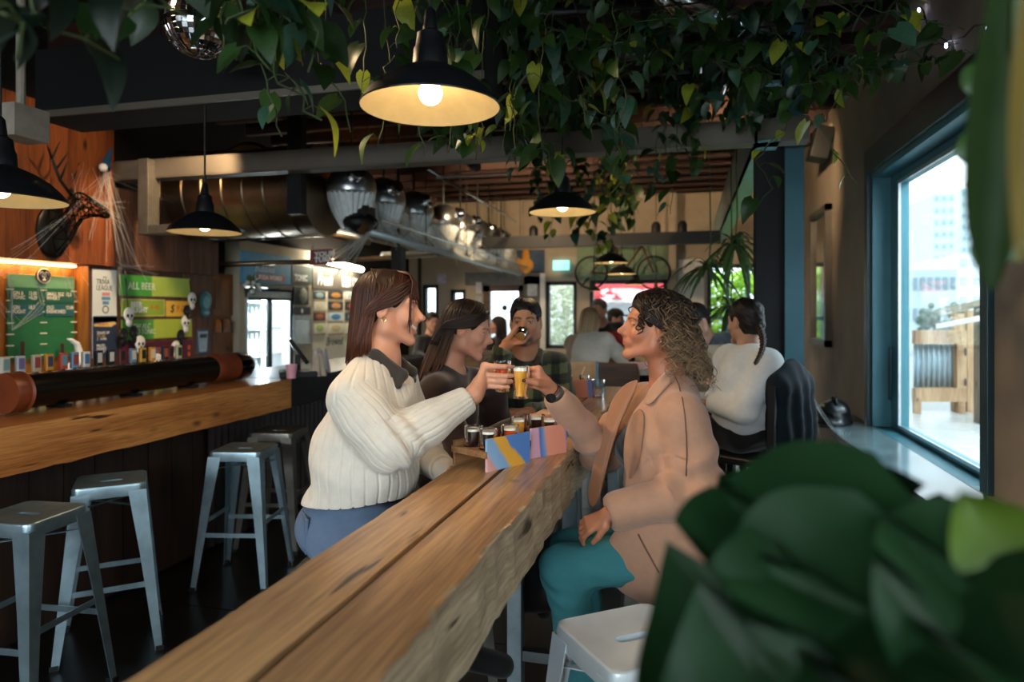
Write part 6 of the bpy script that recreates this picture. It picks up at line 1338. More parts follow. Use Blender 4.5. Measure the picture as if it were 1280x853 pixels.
# ================================================================ things on the timber table
IRR = [(.0, 'd9a7ad'), (.28, 'e0a28f'), (.34, '4f7fc0'), (.55, '8fb6d6'), (.7, 'd9b04d'), (.86, 'd98a72'), (1, '5b78b8')]
def irid(name, seed):
    t = NT(name); v = t.coord((5.2, 1, 1)); sp = t.new('SeparateXYZ'); t.link(v, sp.inputs[0]); nz_ = t.noise(v, 3.0, 2); ma = t.new('Math', operation='MULTIPLY_ADD'); t.link(sp.outputs[2], ma.inputs[0]); ma.inputs[1].default_value = 4.5 if seed < 2 else .6; t.link(sp.outputs[0], ma.inputs[2])
    mb_ = t.new('Math', operation='MULTIPLY_ADD'); t.link(nz_, mb_.inputs[0]); mb_.inputs[1].default_value = .22; t.link(ma.outputs[0], mb_.inputs[2]); IR = [(.05, 'd9b0b4'), (.30, 'd99a92'), (.36, '8fb6d6'), (.62, '7fa6cc'), (.70, 'e0a83f'), (.95, 'dba23f'), (1.0, '4f7fc0')] if seed < 2 else [(.05, 'c9a9c4'), (.30, 'd4a3b8'), (.34, '4a70b0'), (.44, '6f93c8'), (.50, 'e0957a'), (.90, 'd98a72'), (.96, '5b78b8')]
    t.set(Base_Color=t.ramp(mb_.outputs[0], IR), Roughness=.35); return t.m
TRAYW = wood('tray_wood', '7a4f30', 'a87a4d', 0, .5, 10, False, .2)
def flight(name, A, rz, label, seed, tex, glasses, L=.19, D=.155, names=()):
    r = empty(name, (A[0], A[1], 1.07), rz, label, 'beer flight tray', 'beer flight trays on the table'); H = .098
    # painted end panels along x, shelf with four holes between them
    box('side_panel', (0, 0, 0), (L, .009, H), irid(tex, seed), r, .001); box('side_panel', (0, D - .009, 0), (L, D, H * .78), TRAYW, r, .001)
    m = MB(); z = H * .6
    # shelf cut with round holes
    nx = 2; cells = []; cw, cd = L / 2, (D - .02) / 2
    for i in range(2):
        for j in range(2):
            x0, y0 = i * cw, .01 + j * cd; cx, cy = x0 + cw / 2, y0 + cd / 2; n = 24; b = len(m.v)
            for zz in (z, z - .009):
                for k in range(n):
                    a = 2 * PI * k / n; ca, sa = math.cos(a), math.sin(a); s_ = 1 / max(abs(ca) , abs(sa)); m.v.append((cx + ca * s_ * cw / 2, cy + sa * s_ * cd / 2, zz)); m.c.append((1, 1, 1))
                for k in range(n): a = 2 * PI * k / n; m.v.append((cx + .0305 * math.cos(a), cy + .0305 * math.sin(a), zz)); m.c.append((1, 1, 1))
            for k in range(n):
                k2 = (k + 1) % n; m.f += [(b + k, b + k2, b + n + k2, b + n + k), (b + 2 * n + k, b + 3 * n + k, b + 3 * n + k2, b + 2 * n + k2), (b + n + k, b + n + k2, b + 3 * n + k2, b + 3 * n + k), (b + k, b + 2 * n + k, b + 2 * n + k2, b + k2)]
            cells.append((cx, cy))
    m.build('shelf', TRAYW, r); box('bottom_board', (0, .009, .04), (L, D - .009, .048), TRAYW, r)
    box('front_rail', (-.006, 0, H * .42), (0, D, H * .62), TRAYW, r)
    M_ = Matrix.Translation(A) @ Matrix.Rotation(rz, 4, 'Z')
    for ci, beer, lb in glasses:
        q = M_ @ Vector((cells[ci][0], cells[ci][1], .0085)); tumbler('tasting_glass', (q.x, q.y, 1.07 + .0485), .029, .072, beer, .80, .007, lb, group='tasting glasses in the flight trays')
    return r
a0_ = onz(609, 591, 1.07); c0_ = onz(664, 578, 1.07); rz1 = math.atan2(c0_.y - a0_.y, c0_.x - a0_.x)
flight('flight_tray', Vector((a0_.x, a0_.y, 1.07)), rz1, 'nearer wooden flight tray with a pink, blue and yellow painted side', 1.5, 'flight_print_a', [(0, DARKB, 'glass of near black beer at the near corner of the nearer tray'), (1, DARKB, 'glass of very dark beer at the far left of the nearer tray'), (2, RED, 'glass of red beer right behind the painted side of the nearer tray')])
a1_ = onz(664, 574, 1.07); c1_ = onz(703, 567, 1.07); L2 = (c1_ - a1_).length
flight('flight_tray', Vector((a1_.x, a1_.y, 1.07)), math.atan2(c1_.y - a1_.y, c1_.x - a1_.x), 'second flight tray behind, with a pink and blue painted side', 4.2, 'flight_print_b', [(1, HAZY, 'glass of hazy beer at the left of the second tray'), (2, DARKB, 'glass of black beer nearest the coat sleeve in the second tray'), (3, DARKB, 'glass of dark beer at the back of the second tray')], L=max(.16, L2))
a2_ = onz(700, 497, 1.07)
flight('flight_tray', Vector((a2_.x, a2_.y, 1.07)), R(14), 'third flight tray with orange edges at the far end of the table', 3.0, 'flight_print_c', [(0, GOLD, 'glass of pale beer at the left of the third tray'), (2, HAZY, 'glass of golden beer at the right of the third tray')], L=.19)
p = onz(722, 486, 1.07); mb = empty('menu_holder', (p.x, p.y + .12, 1.07), R(12), 'cardboard menu holder with teal ends at the far end of the table', 'menu holder')
box('card_panel', (-.1, 0, 0), (.1, .01, .16), M('b79a78', .7), mb); box('end_panel', (-.11, -.03, 0), (-.1, .06, .15), M('2f5f62', .5), mb); box('end_panel', (.1, -.03, 0), (.112, .06, .155), M('3f86a8', .5), mb); box('base_board', (-.1, -.03, 0), (.1, .06, .008), TRAYW, mb)
tag(MB().bar(at(719, 489, 4.2), at(731, 459, 4.15), .012, .003).build('wooden_stick', M('d9c4a0', .6)), 'pale wooden stick leaning in the third flight tray', 'stick')
for px, py, lb in ((748, 497, 'empty clear tumbler on the table end beside the coat lapel'), (706, 503, 'empty clear tumbler in front of the third tray')):
    p = onz(px, py, 1.07); t = empty('water_glass', (p.x, p.y, 1.07), 0, lb, 'glass'); MB().lathe([(.033, 0), (.04, .1), (.0375, .1), (.031, .008), (0, .008)], 22).build('glass_wall', glassm('clear_glass'), t, smooth=True); MB().lathe([(0, 0), (.033, 0)], 22).build('glass_base', glassm('clear_glass'), t)
p = onz(664, 511, 1.07); tag(MB().prism([(-.06, -.05), (.06, -.06), (.07, .05), (-.055, .06)], .003, (p.x, p.y, 1.0705), (1, 0, 0), (0, 1, 0)).build('paper_coaster', M('e0d2b8', .8)), 'cream paper coaster by the plaid sleeve', 'coaster')
p = onz(690, 525, 1.07); tag(MB().prism([(-.05, -.09), (.05, -.09), (.05, .09), (-.05, .09)], .002, (p.x + .03, p.y + .02, 1.0705), (.97, .2, 0), (-.2, .97, 0)).build('printed_card', M('8fa8c4', .5, 0, .4, 40)), 'blue printed card flat on the table behind the second tray', 'card')
# far table, chair back and pink box
ft_ = empty('far_table', (0, 0, 0), 0, 'pale topped high table where the blonde woman leans', 'table'); c = onz(760, 457, 1.07)
MB().box((c.x - .55, c.y - .35, 1.02), (c.x + .45, c.y + .5, 1.07)).build('table_top', M('b7a894', .35), ft_, .005)
for sx in (-.5, .4):
    for sy in (-.3, .45): box('leg', (c.x + sx - .03, c.y + sy - .03, 0), (c.x + sx + .03, c.y + sy + .03, 1.02), DARKST, ft_)
p = onz(765, 455, 1.07); pb = empty('menu_box', (p.x, p.y, 1.07), R(8), 'dusty pink menu box standing on the far table', 'menu box')
MB().box((-.09, -.03, .0), (.09, .03, .17)).build('box_body', M('b9777f', .6), pb, .003); box('box_band', (-.092, -.032, 0), (.092, .032, .05), M('8a4a32', .6), pb); box('side_card', (-.105, -.03, .0), (-.093, .03, .2), M('4a5553', .6), pb)
p = onz(768, 484, .93); hb_ = empty('chair_with_back', (p.x, p.y, 0), R(-5), 'dark wooden high chair in front of the far table', 'chair')
MB().prism([(-.2, .0), (.2, .0), (.21, .12), (.19, .2), (-.19, .2), (-.21, .12)], .03, (0, 0, .93)).build('backrest', BRW, hb_, .01); MB().box((-.2, 0, .68), (.2, .4, .72)).build('seat', BRW, hb_, .01)
for sx in (-1, 1): MB().box((sx * .18 - .02, 0, 0), (sx * .18 + .02, .03, .94)).build('rear_leg', BRW, hb_); MB().box((sx * .18 - .02, .36, 0), (sx * .18 + .02, .4, .68)).build('front_leg', BRW, hb_)
# ================================================================ outside the windows
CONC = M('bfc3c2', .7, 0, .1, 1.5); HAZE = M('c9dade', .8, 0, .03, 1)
struct(box('ground', (-60, -12, -.35), (120, 160, -.07), M('9a9c9a', .9, 0, .1, .4)))
dk_ = struct(empty('deck', (0, 0, 0)), 'grey weathered deck outside the side window', 'deck')
for k in range(22): box('deck_board', (1.75, 3.0 + k * .26, .38), (6.4, 3.0 + k * .26 + .25, .42), M('b9bdbc', .25, 0, .12, 3), dk_)
box('deck_frame', (1.75, 3.0, -.07), (6.4, 8.72, .38), DARKW, dk_)
dd = 7.6
def o_(px, py, d=dd): return at(px, py, d)
gt = empty('deck_gate', (0, 0, 0), 0, 'wooden deck gate with grey corrugated metal infill outside the window', 'gate')
for (x0, y0, x1, y1, nm) in ((1142, 413, 1206, 430, 'top_rail'), (1142, 485, 1206, 502, 'bottom_rail'), (1194, 430, 1206, 485, 'gate_stile')):
    a, b = o_(x0, y1), o_(x1, y0); MB().bar(Vector((a.x, a.y, (a.z + b.z) / 2)), Vector((b.x, b.y, (a.z + b.z) / 2)), .07, abs(b.z - a.z), up=(0, 0, 1)).build(nm, GATEW, gt)
a, b = o_(1142, 485, dd + .05), o_(1195, 430, dd + .05); m = MB()
m.grid(lambda u, v: (a.x + (b.x - a.x) * u + .0, a.y + (b.y - a.y) * u + .02 * math.sin(u * 2 * PI * 8), a.z + (b.z - a.z) * v), 80, 1); m.build('corrugated_panel', M('a9bcc4', .4, .5, .12, 6), gt, smooth='all', solid=.004)
for px in (1146, 1201): a = o_(px, 500); MB().box((a.x - .035, a.y - .03, .42), (a.x + .035, a.y + .03, a.z + .02)).build('gate_foot', GATEW, gt)
for z in (440, 478): MB().ball(o_(1207, z, dd - .06), (.012, .012, .05), 8).build('hinge', STEELD, gt)
for i, (x0, x1, yt, mt, d_, lb) in enumerate(((1208, 1219, 388, GATEW, 7.7, 'pale wooden post right of the deck gate'), (1222, 1241, 381, wood('old_post', '4b4640', '8c8278', 2, .8), 6.9, 'weathered dark wooden post carrying the deck handrail'), (1191, 1203, 392, GATEW, 7.72, 'pale wooden post behind the deck gate'))):
    a, b = at(x0, yt, d_), at(x1, yt, d_); w_ = (b - a).length; tag(MB().cbox(((a.x + b.x) / 2, (a.y + b.y) / 2, (a.z + .42) / 2), (w_, w_, a.z - .42)).build('deck_post', mt), lb, 'post')
tag(MB().bar(at(1180, 391, 7.4), at(1262, 369, 6.4), .12, .04).build('handrail', M('b3aa9c', .6)), 'flat weathered handrail sloping up outside the window', 'handrail')
tag(MB().bar(at(1172, 408, 7.2), at(1262, 391, 6.5), .05, .05).build('handrail', WHITEP), 'thin pale rail under the flat handrail outside', 'handrail')
def bld(name, px0, px1, ytop, Y, mat, label, rows, cols, zb=0, dep=12, wmat=None):
    a, b = ony(px0, ytop, Y), ony(px1, ytop, Y); r = empty(name, (0, 0, 0), 0, label, 'building')
    box('building_body', (a.x, Y, zb - .3), (b.x, Y + dep, a.z), mat, r)
    W2 = b.x - a.x; H2_ = a.z - zb
    for i in range(rows):
        for j in range(cols):
            x = a.x + W2 * (j + .25) / cols; z = zb + H2_ * (i + .35) / rows
            MB().box((x, Y - .12, z), (x + W2 * .5 / cols, Y - .02, z + H2_ * .4 / rows)).build('window', wmat, r)
    return a.z
WM1 = M('9fb9c4', .3, 0, .05)
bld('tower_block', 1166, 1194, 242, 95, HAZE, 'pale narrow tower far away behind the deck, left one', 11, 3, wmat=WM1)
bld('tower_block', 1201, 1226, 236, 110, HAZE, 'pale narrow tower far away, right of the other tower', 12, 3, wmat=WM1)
bld('office_building', 1120, 1196, 338, 60, M('b9c9cd', .8, 0, .04), 'low pale grey office building with a window band', 2, 8, wmat=M('7f97a2', .3))
bld('white_building', 1196, 1300, 318, 70, M('dfe6e8', .8, 0, .03), 'white building across the street to the right', 4, 6, wmat=M('b9c8ce', .3))
m = MB(); rg = np.random.default_rng(4)
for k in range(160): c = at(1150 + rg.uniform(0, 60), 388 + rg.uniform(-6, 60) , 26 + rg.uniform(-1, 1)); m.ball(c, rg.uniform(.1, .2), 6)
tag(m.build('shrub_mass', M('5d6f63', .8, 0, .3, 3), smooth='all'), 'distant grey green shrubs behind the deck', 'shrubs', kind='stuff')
# across the street from the far windows: shop with a red awning
sh_ = empty('street_shop', (0, 0, 0), 0, 'pale shop with a long red awning seen through the far window', 'building')
a, b = ony(715, 300, 19), ony(850, 300, 19); box('shop_wall', (a.x, 19, -.3), (b.x, 22, 6.5), M('d6d9da', .8), sh_)
za, zb_ = ony(740, 374, 17.6).z, ony(740, 346, 19).z
MB().prism([(17.6, za), (17.6, za + .1), (19, zb_ + .5), (19, zb_)], b.x - a.x, (a.x, 0, 0), (0, 1, 0), (0, 0, 1)).build('awning', M('c4383a', .7, 0, .05), sh_)
text('CORNER', .28, ((a.x + b.x) / 2 - .5, 18.95, zb_ + .8), (1, 0, 0), (0, 0, 1), INKW, sh_)
for k in range(5): box('shop_window', (a.x + .3 + k * (b.x - a.x - .6) / 5, 18.94, .5), (a.x + .3 + (k + .8) * (b.x - a.x - .6) / 5, 19, 1.75), M('a9bcc6', .2), sh_)
m = MB(); rg = np.random.default_rng(9)
for k in range(1500): c = ony(rg.uniform(680, 726), rg.uniform(350, 470), 16 + rg.uniform(-1, 1)); m.tube([c, c + Vector(rg.normal(0, .07, 3))], [.05 * rg.random() + .01, .004], 4)
tag(m.build('street_shrubs', M('c3c9b0', .8, 0, .3, 3), smooth='all'), 'pale leafy street shrubs outside the tall far window', 'shrubs', kind='stuff')
LIME = M('8fbf2e', .6, 0, .2, 6)
m = MB()
for k in range(1500): c = ony(rg.uniform(880, 964), rg.uniform(340, 500), 13 + rg.uniform(-.5, .5)); m.tube([c, c + Vector(rg.normal(0, .12, 3))], [.07 * rg.random() + .02, .004], 4, flat=.3)
tag(m.build('lime_shrubs', LIME, smooth='all'), 'bright lime green shrubs outside the far right window', 'shrubs', kind='stuff')
# ================================================================ far wall shelf: bicycles, posters, signs
box('bike_board', ony(746, 349, YF - .03).to_tuple()[:0] or (fx(722), YF - .06, fz(350)), (fx(834), YF - .03, fz(300)), M('7f9a78', .7, 0, .1), None)
tag(bpy.data.objects['bike_board'], 'pale green panel on the wall behind the hanging bicycles', 'panel')
def bike(px0, px1, py, label, Y=YF - .25):
    c0, c1 = ony(px0, py, Y), ony(px1, py, Y); rad = .25; r = empty('bicycle', (0, 0, 0), 0, label, 'bicycle')
    for c in (c0, c1):
        w_ = MB().tube([c + Vector((rad * math.cos(a), 0, rad * math.sin(a))) for a in np.linspace(0, 2 * PI, 33)], .018, 6, caps=False).build('wheel', BLACK, r, smooth='all')
        m = MB()
        for k in range(12): a = PI * k / 6; m.tube([c, c + Vector((rad * math.cos(a), 0, rad * math.sin(a)))], .0025, 3)
        m.build('spokes', STEELD, w_)
    bb = c0.lerp(c1, .48) + Vector((0, 0, -.03)); st = c0.lerp(c1, .40) + Vector((0, 0, .42)); hd = c0.lerp(c1, .82) + Vector((0, 0, .42)); m = MB()
    for a, b in ((bb, st), (bb, hd), (st, hd), (c0, bb), (c0, st), (hd, c1)): m.tube([a, b], .016, 6)
    m.build('frame_tubes', M('6a2f35', .4, .3), r, smooth='all'); MB().ball(st + Vector((0, 0, .05)), (.12, .05, .025), 10).build('saddle', BLACK, r, smooth='all')
    MB().tube([hd, hd + Vector((.02, 0, .1)), hd + Vector((.14, 0, .1)), hd + Vector((.16, 0, .0))], .014, 6).build('handlebar', BLACK, r, smooth='all'); MB().tube([c0.lerp(c1, .5) + Vector((0, .2, .4)), c0.lerp(c1, .5) + Vector((0, .0, .42))], .01, 5).build('wall_hook', STEELD, r)
bike(739, 817, 341, 'black bicycle hung on the wall above the far window')
pz = box('figure_poster', (fx(646), YF - .03, fz(341)), (fx(681), YF, fz(312)), M('35506a', .6)); tag(pz, 'blue poster with a yellow blob figure high on the far wall', 'poster')
cx, cz = fx(658), fz(327); MB().ball((cx, YF - .03, cz - .06), (.13, .01, .13), 12).ball((cx, YF - .03, cz + .1), (.07, .01, .12), 10).ball((cx - .12, YF - .03, cz), (.06, .01, .07), 8).build('yellow_figure', M('d9962b', .6), pz, smooth='all')
tag(MB().box((fx(692), YF - .06, fz(338)), (fx(712), YF - .02, fz(326))).build('exit_sign', glow('exit_glow', (.3, .75, .72), 1.2)), 'small glowing teal sign high on the far wall', 'sign')
for i, (x0, y0, x1, y1, c, lb) in enumerate(((660, 355, 672, 370, 'c9cdcd', 'white notice right of the door frame'), (596, 352, 603, 366, 'c9cdcd', 'upper small notice left of the door'), (596, 370, 603, 384, 'b9bdbd', 'lower small notice left of the door'), (548, 341, 559, 353, 'c4bccb', 'pale lilac notice on the far wall at left'))):
    tag(box('wall_notice', (fx(x0), YF - .05, fz(y1)), (fx(x1), YF - .03, fz(y0)), M(c, .6)), lb, 'notice')
for i, px in enumerate((820, 853, 667)): p = ony(px, 285 if i < 2 else 292, 9.06); tag(MB().lathe([(0, 0), (.06, 0), (.06, .1), (.03, .14), (0, .14)], 14, (p.x, 9.06, 2.58)).build('beam_lamp', BLACK, smooth=True), ['small black can lamp on the black beam, left of the pair', 'small black can lamp on the black beam, right of the pair', 'small black can lamp at the left end of the black beam'][i], 'lamp')
# picture on the right wall, bag on the ledge, wall box, fairy lights
pf = empty('framed_mirror', (0, 0, 0), 0, 'tall narrow framed mirror on the right wall beside the teal lit column edge', 'mirror'); Y0, Y1 = 6.9, 7.75; Z0, Z1 = 1.22, 2.56
for lo, hi in (((1.24, Y0, Z0), (1.3, Y0 + .06, Z1)), ((1.24, Y1 - .06, Z0), (1.3, Y1, Z1)), ((1.24, Y0, Z0), (1.3, Y1, Z0 + .06)), ((1.24, Y0, Z1 - .06), (1.3, Y1, Z1))): box('frame_bar', lo, hi, M('4a443c', .5), pf)
box('mirror_face', (1.27, Y0 + .06, Z0 + .06), (1.28, Y1 - .06, Z1 - .06), M('b8c2c6', .06, 1, .05), pf)
S = Sculpt((.85, 5.2, .70), (1.3, 5.9, 1.1), .008); S.ell((1.05, 5.5, .80), (.11, .13, .10), None, .03); S.ell((1.05, 5.5, .74), (.12, .15, .05), None, .03); bg_ = tag(cloth_obj(S, 'black_bag', lin('0e0f11'), None, vcol('bag_material', .35, .5), .008, 30), 'black shiny bag on the dark end of the window ledge', 'bag')
MB().tube([(1.05, 5.40, .88), (1.05, 5.44, .92), (1.05, 5.54, .92), (1.05, 5.60, .88)], .008, 6).build('handle', BLACK, bg_, smooth='all'); MB().ball((.96, 5.42, .86), (.008, .012, .012), 8).build('gold_clasp', M('c9a04a', .3, 1), bg_)
p = onx(1040, 180, 1.3); wbx = empty('wall_monitor', (0, 0, 0), 0, 'small black box speaker tilted on the right wall above the mirror', 'speaker'); MB().cbox((1.2, p.y, p.z), (.16, .26, .30), Matrix.Rotation(R(14), 3, 'Y')).build('speaker_body', BLACK, wbx, .01); box('bracket', (1.27, p.y - .04, p.z - .05), (1.3, p.y + .04, p.z + .18), TAN, wbx)
FL = [(1105, -8), (1112, 10), (1122, 20), (1140, 18), (1150, 8), (1154, 14), (1160, 34), (1170, 44), (1184, 52), (1205, 46), (1218, 32), (1236, 30), (1262, 10)]
FP = [onx(x, y, 1.27) for x, y in FL]; fl_ = tag(MB().tube(FP, .004, 5).build('fairy_lights', BLACK), 'dark wire of tiny blue white fairy lights on the wall above the window', 'string lights')
for i in (1, 3, 4, 6, 8, 11): MB().ball(FP[i] + Vector((-.005, 0, -.02)), (.007, .007, .013), 8).build('light_bulb', glow('fairy_glow', (.62, .68, 1), 14), fl_)
# ================================================================ cobwebs and the wire deer head
WEBM = M('cfd0cc', .8, 0, .05)
def web(name, groups, label, r=.0009, seed=0):
    rg = np.random.default_rng(seed); m = MB()
    for A, B, n, sp, sag in groups:
        A, B = Vector(A), Vector(B)
        for k in range(n):
            a = A + Vector(rg.normal(0, sp * .3, 3)); b = B + Vector(rg.normal(0, sp, 3)); c = (a + b) / 2 + Vector((0, 0, -sag * rg.random())) + Vector(rg.normal(0, sp * .2, 3))
            m.tube([a, a.lerp(c, .6), c.lerp(b, .4), b], r * rg.uniform(.5, 1.5), 3)
    return tag(m.build(name, WEBM), label, 'cobweb', kind='stuff')
X0 = XL + .12
wP = lambda x, y, X=X0: onx(x, y, X)
web('cobweb', [(wP(132, 212), wP(150, 330), 10, .06, .05), (wP(132, 215), wP(165, 338), 9, .10, .05), (wP(132, 212), wP(112, 300), 4, .05, .1), (wP(130, 222), wP(100, 250), 6, .05, .05), (wP(134, 215), wP(210, 250), 3, .05, .05), (wP(150, 330), wP(185, 340), 12, .05, .03), (wP(150, 335), wP(150, 372), 4, .03, .02)], 'grey cobweb strands falling beside the deer head to the beer signs', seed=1)
web('cobweb', [(wP(15, 412), wP(52, 380), 9, .02, .05), (wP(16, 412), wP(12, 350), 6, .02, .02), (wP(-5, 345), wP(40, 328), 9, .05, .02), (wP(-8, 365), wP(14, 410), 5, .04, .02), (wP(52, 380), wP(48, 352), 5, .03, .02), (wP(80, 335), wP(93, 375), 4, .02, .02), (wP(0, 455), wP(28, 500, -3.1), 4, .02, .03)], 'white stringy cobweb across the green menu board', seed=2)
G = []
rail = lambda t: A.lerp(B, t)
A, B = Vector((-2.70, 5.45, 2.25)), Vector((-2.6, 10.6, 2.16))
for i, y in enumerate(CY):
    c = Vector((-2.8, y, 2.38)); t = (y - A.y) / (B.y - A.y)
    for s_ in (-.05, .0, .06, .12): G.append((c + Vector((.05, 0, .05)), rail(min(1, max(0, t + s_))), 6, .05, .06))
    if i < len(CY) - 1: G.append((c + Vector((.1, 0, .15)), Vector((-2.75, CY[i + 1], 2.4)), 5, .05, .15))
G.append((Vector((-2.7, 5.5, 2.28)), at(416, 325, 7.3), 16, .05, .05)); G.append((rail(0), at(425, 340, 7.3), 8, .06, .05)); G.append((rail(1), Vector((-2.7, 10.3, 2.5)), 20, .05, .05))
web('cobweb', G, 'white cobwebs stretched from the chrome cowls to the track rail', .0027, 3)
web('cobweb', [(Vector((.95, 5.55, .75)), Vector((.9, 5.5, .35)), 12, .05, .02), (Vector((1.02, 5.0, .73)), Vector((.92, 5.3, .3)), 10, .04, .02), (Vector((.72, 4.72, 1.1)), Vector((1.0, 5.2, .72)), 6, .03, .05)], 'thin cobweb hanging from the end of the window ledge', .0010, 5)
dh = empty('wire_deer_head', (0, 0, 0), 0, 'black wire deer head trophy on an oval plaque on the wood wall', 'trophy')
P0 = onx(66, 290, XL + .06); n_ = Vector((.80, .58, .12)).normalized(); sd = Vector((-.58, .80, 0)).normalized(); up = sd.cross(n_) * -1
if up.z < 0: up = -up
MB().tube([P0 - Vector((.03, 0, 0)) , P0 + Vector((.0, 0, 0))], .001, 3)
m = MB(); m.lathe([(0, 0), (1, 0), (1, .03), (.9, .04), (0, .04)], 28, (0, 0, 0), (1, 0, 0)); m.v = [(P0.x - .02 + x, P0.y + y * .13, P0.z + z * .19) for x, y, z in m.v]; m.build('plaque', M('18130f', .35), dh, smooth=True)
rings = [(.02, .0, .10, .15), (.14, .06, .085, .12), (.24, .15, .07, .10), (.30, .19, .075, .085), (.38, .18, .06, .065), (.46, .15, .042, .045), (.53, .12, .03, .034), (.56, .11, .014, .016)]
m = MB(); RP = []; nn = 9
rings = [(f_ * .66, u_ * .95, a_ * 1.15, b_ * 1.2) for f_, u_, a_, b_ in rings]
for f_, u_, a_, b_ in rings: RP.append([P0 + n_ * f_ + up * (u_ + b_ * math.sin(2 * PI * k / nn)) + sd * (a_ * math.cos(2 * PI * k / nn)) for k in range(nn)])
for i, rg_ in enumerate(RP):
    for k in range(nn):
        m.tube([rg_[k], rg_[(k + 1) % nn]], .004, 4)
        if i + 1 < len(RP): m.tube([rg_[k], RP[i + 1][k]], .004, 4); m.tube([rg_[k], RP[i + 1][(k + 1) % nn]], .0035, 4)
m.build('wire_head', M('15130f', .4, .5), dh)
m = MB(); hb_ = P0 + n_ * .17 + up * .22
for s_ in (-1, 1):
    b0 = hb_ + sd * s_ * .05; q1 = b0 + sd * s_ * .10 + up * .12 - n_ * .05; q2 = q1 + sd * s_ * .06 + up * .14 - n_ * .02; q3 = q2 - sd * s_ * .01 + up * .12 + n_ * .06
    m.tube([b0, q1, q2, q3], [.014, .012, .01, .003], 6)
    for q, d_ in ((q1, up * .13 + n_ * .06), (q2, up * .08 + sd * s_ * .09), (q1.lerp(q2, .5), up * .12 + n_ * .09)): m.tube([q, q + d_ * .6, q + d_], [.009, .007, .002], 5)
    e = hb_ + sd * s_ * .07 - up * .02; m.tube([e, e + sd * s_ * .1 + up * .01, e + sd * s_ * .15 - up * .01], [.01, .022, .002], 6, flat=.4)
m.build('antlers', M('1a1611', .5), dh, smooth='all')
web('cobweb', [(hb_ + n_ * .1, hb_ + n_ * .25 - up * .08, 25, .05, .03), (hb_ + n_ * .05, P0 - up * .1 - Vector((0, .3, 0.1)), 5, .04, .05), (hb_, P0 + up * .45 + n_ * .2, 4, .04, .0), (P0, P0 - up * .3 + sd * .2, 4, .05, 0)], 'pale cobweb wrapped over the wire deer head', .0008, 6)
p = onx(133, 208, X0); hat = tag(MB().lathe([(.05, 0), (.03, .06), (.002, .2)], 14, p + Vector((0, -.02, -.02)), (.0, .4, 1)).build('blue_ornament', M('1f4f7a', .4), smooth=True), 'small blue pointed ornament pinned at the wood wall corner', 'ornament'); MB().ball(p + Vector((.02, -.05, -.02)), .032, 10).build('skull_bead', INKW, hat, smooth='all')
# ================================================================ plants
def leafmat(name, c1, c2, spec=.4, tr=.25):
    t = NT(name); oi = t.new('ObjectInfo'); v = t.coord((1, 1, 1)); f = t.noise(v, 14, 3)
    c = t.mix(oi.outputs['Random'], c1, c2); c = t.mix(.35, c, t.ramp(f, [(.3, [x * .55 for x in lin(c1)[:3]]), (.7, c2)]))
    t.set(Base_Color=c, Roughness=.45); t.b.inputs['Specular IOR Level'].default_value = spec; tl_n = t.new('BsdfTranslucent'); t.link(c, tl_n.inputs['Color']); ms = t.new('MixShader'); ms.inputs[0].default_value = tr
    t.link(t.b.outputs[0], ms.inputs[1]); t.link(tl_n.outputs[0], ms.inputs[2]); t.link(ms.outputs[0], t.n['Material Output'].inputs['Surface']); return t.m
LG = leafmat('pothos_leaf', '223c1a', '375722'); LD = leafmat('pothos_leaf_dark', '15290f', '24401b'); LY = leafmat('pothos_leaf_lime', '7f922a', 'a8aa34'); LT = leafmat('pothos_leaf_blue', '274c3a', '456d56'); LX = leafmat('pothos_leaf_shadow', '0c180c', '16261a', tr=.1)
STEMM = M('39471f', .6, 0, .2)
def heart(L=1., W=.78, nu=4, nv=7, fold=.18, droop=.35):
    """heart shaped leaf from the stalk at the origin along +x, folded along the midrib and drooping"""
    m = MB(); base = 0; ws = []
    for j in range(nv + 1):
        t = j / nv; w = W * .5 * (math.sin(PI * min(1, (t * .93 + .07)) ** .62) ** .85) * (1 if t > .05 else .75)
        if j == nv: w = .004
        back = -.10 * L * (1 - t) ** 3
        for i in range(-nu, nu + 1):
            s_ = i / nu; x = t * L + back * abs(s_) * 1.6 * (1 - t); y = s_ * w; z = fold * abs(s_) * w - droop * t * t * L + .012 * math.sin(t * 9 + s_ * 3)
            m.v.append((x, y, z)); m.c.append((1, 1, 1))
    k = 2 * nu + 1
    for j in range(nv):
        for i in range(2 * nu): m.f.append((j * k + i, j * k + i + 1, (j + 1) * k + i + 1, (j + 1) * k + i))
    return m
_lo = [heart(1, .78, 3, 6, .18, d) for d in (.2, .45, .75)]; LEAFME = {}
for mt in (LG, LD, LY, LT, LX):
    for i, h_ in enumerate(_lo):
        me = bpy.data.meshes.new('leaf'); me.from_pydata(h_.v, [], h_.f); me.polygons.foreach_set('use_smooth', [True] * len(me.polygons)); me.materials.append(mt); LEAFME[mt.name, i] = me
def put_leaf(parent, p, d, size, mat, rg, name='leaf', nrm=None):
    o = bpy.data.objects.new(name, LEAFME[mat.name, int(rg.integers(3))]); COL.objects.link(o); o.parent = parent
    d = Vector(d).normalized(); n = Vector(nrm if nrm is not None else (rg.normal(0, .5), rg.normal(0, .5) - .3, 1)); y = n.cross(d); y = y.normalized() if y.length > 1e-4 else Vector((0, 1, 0)); z = d.cross(y)
    o.matrix_local = Matrix.Translation(p) @ Matrix((d, y, z)).transposed().to_4x4() @ Matrix.Scale(size, 4); return o
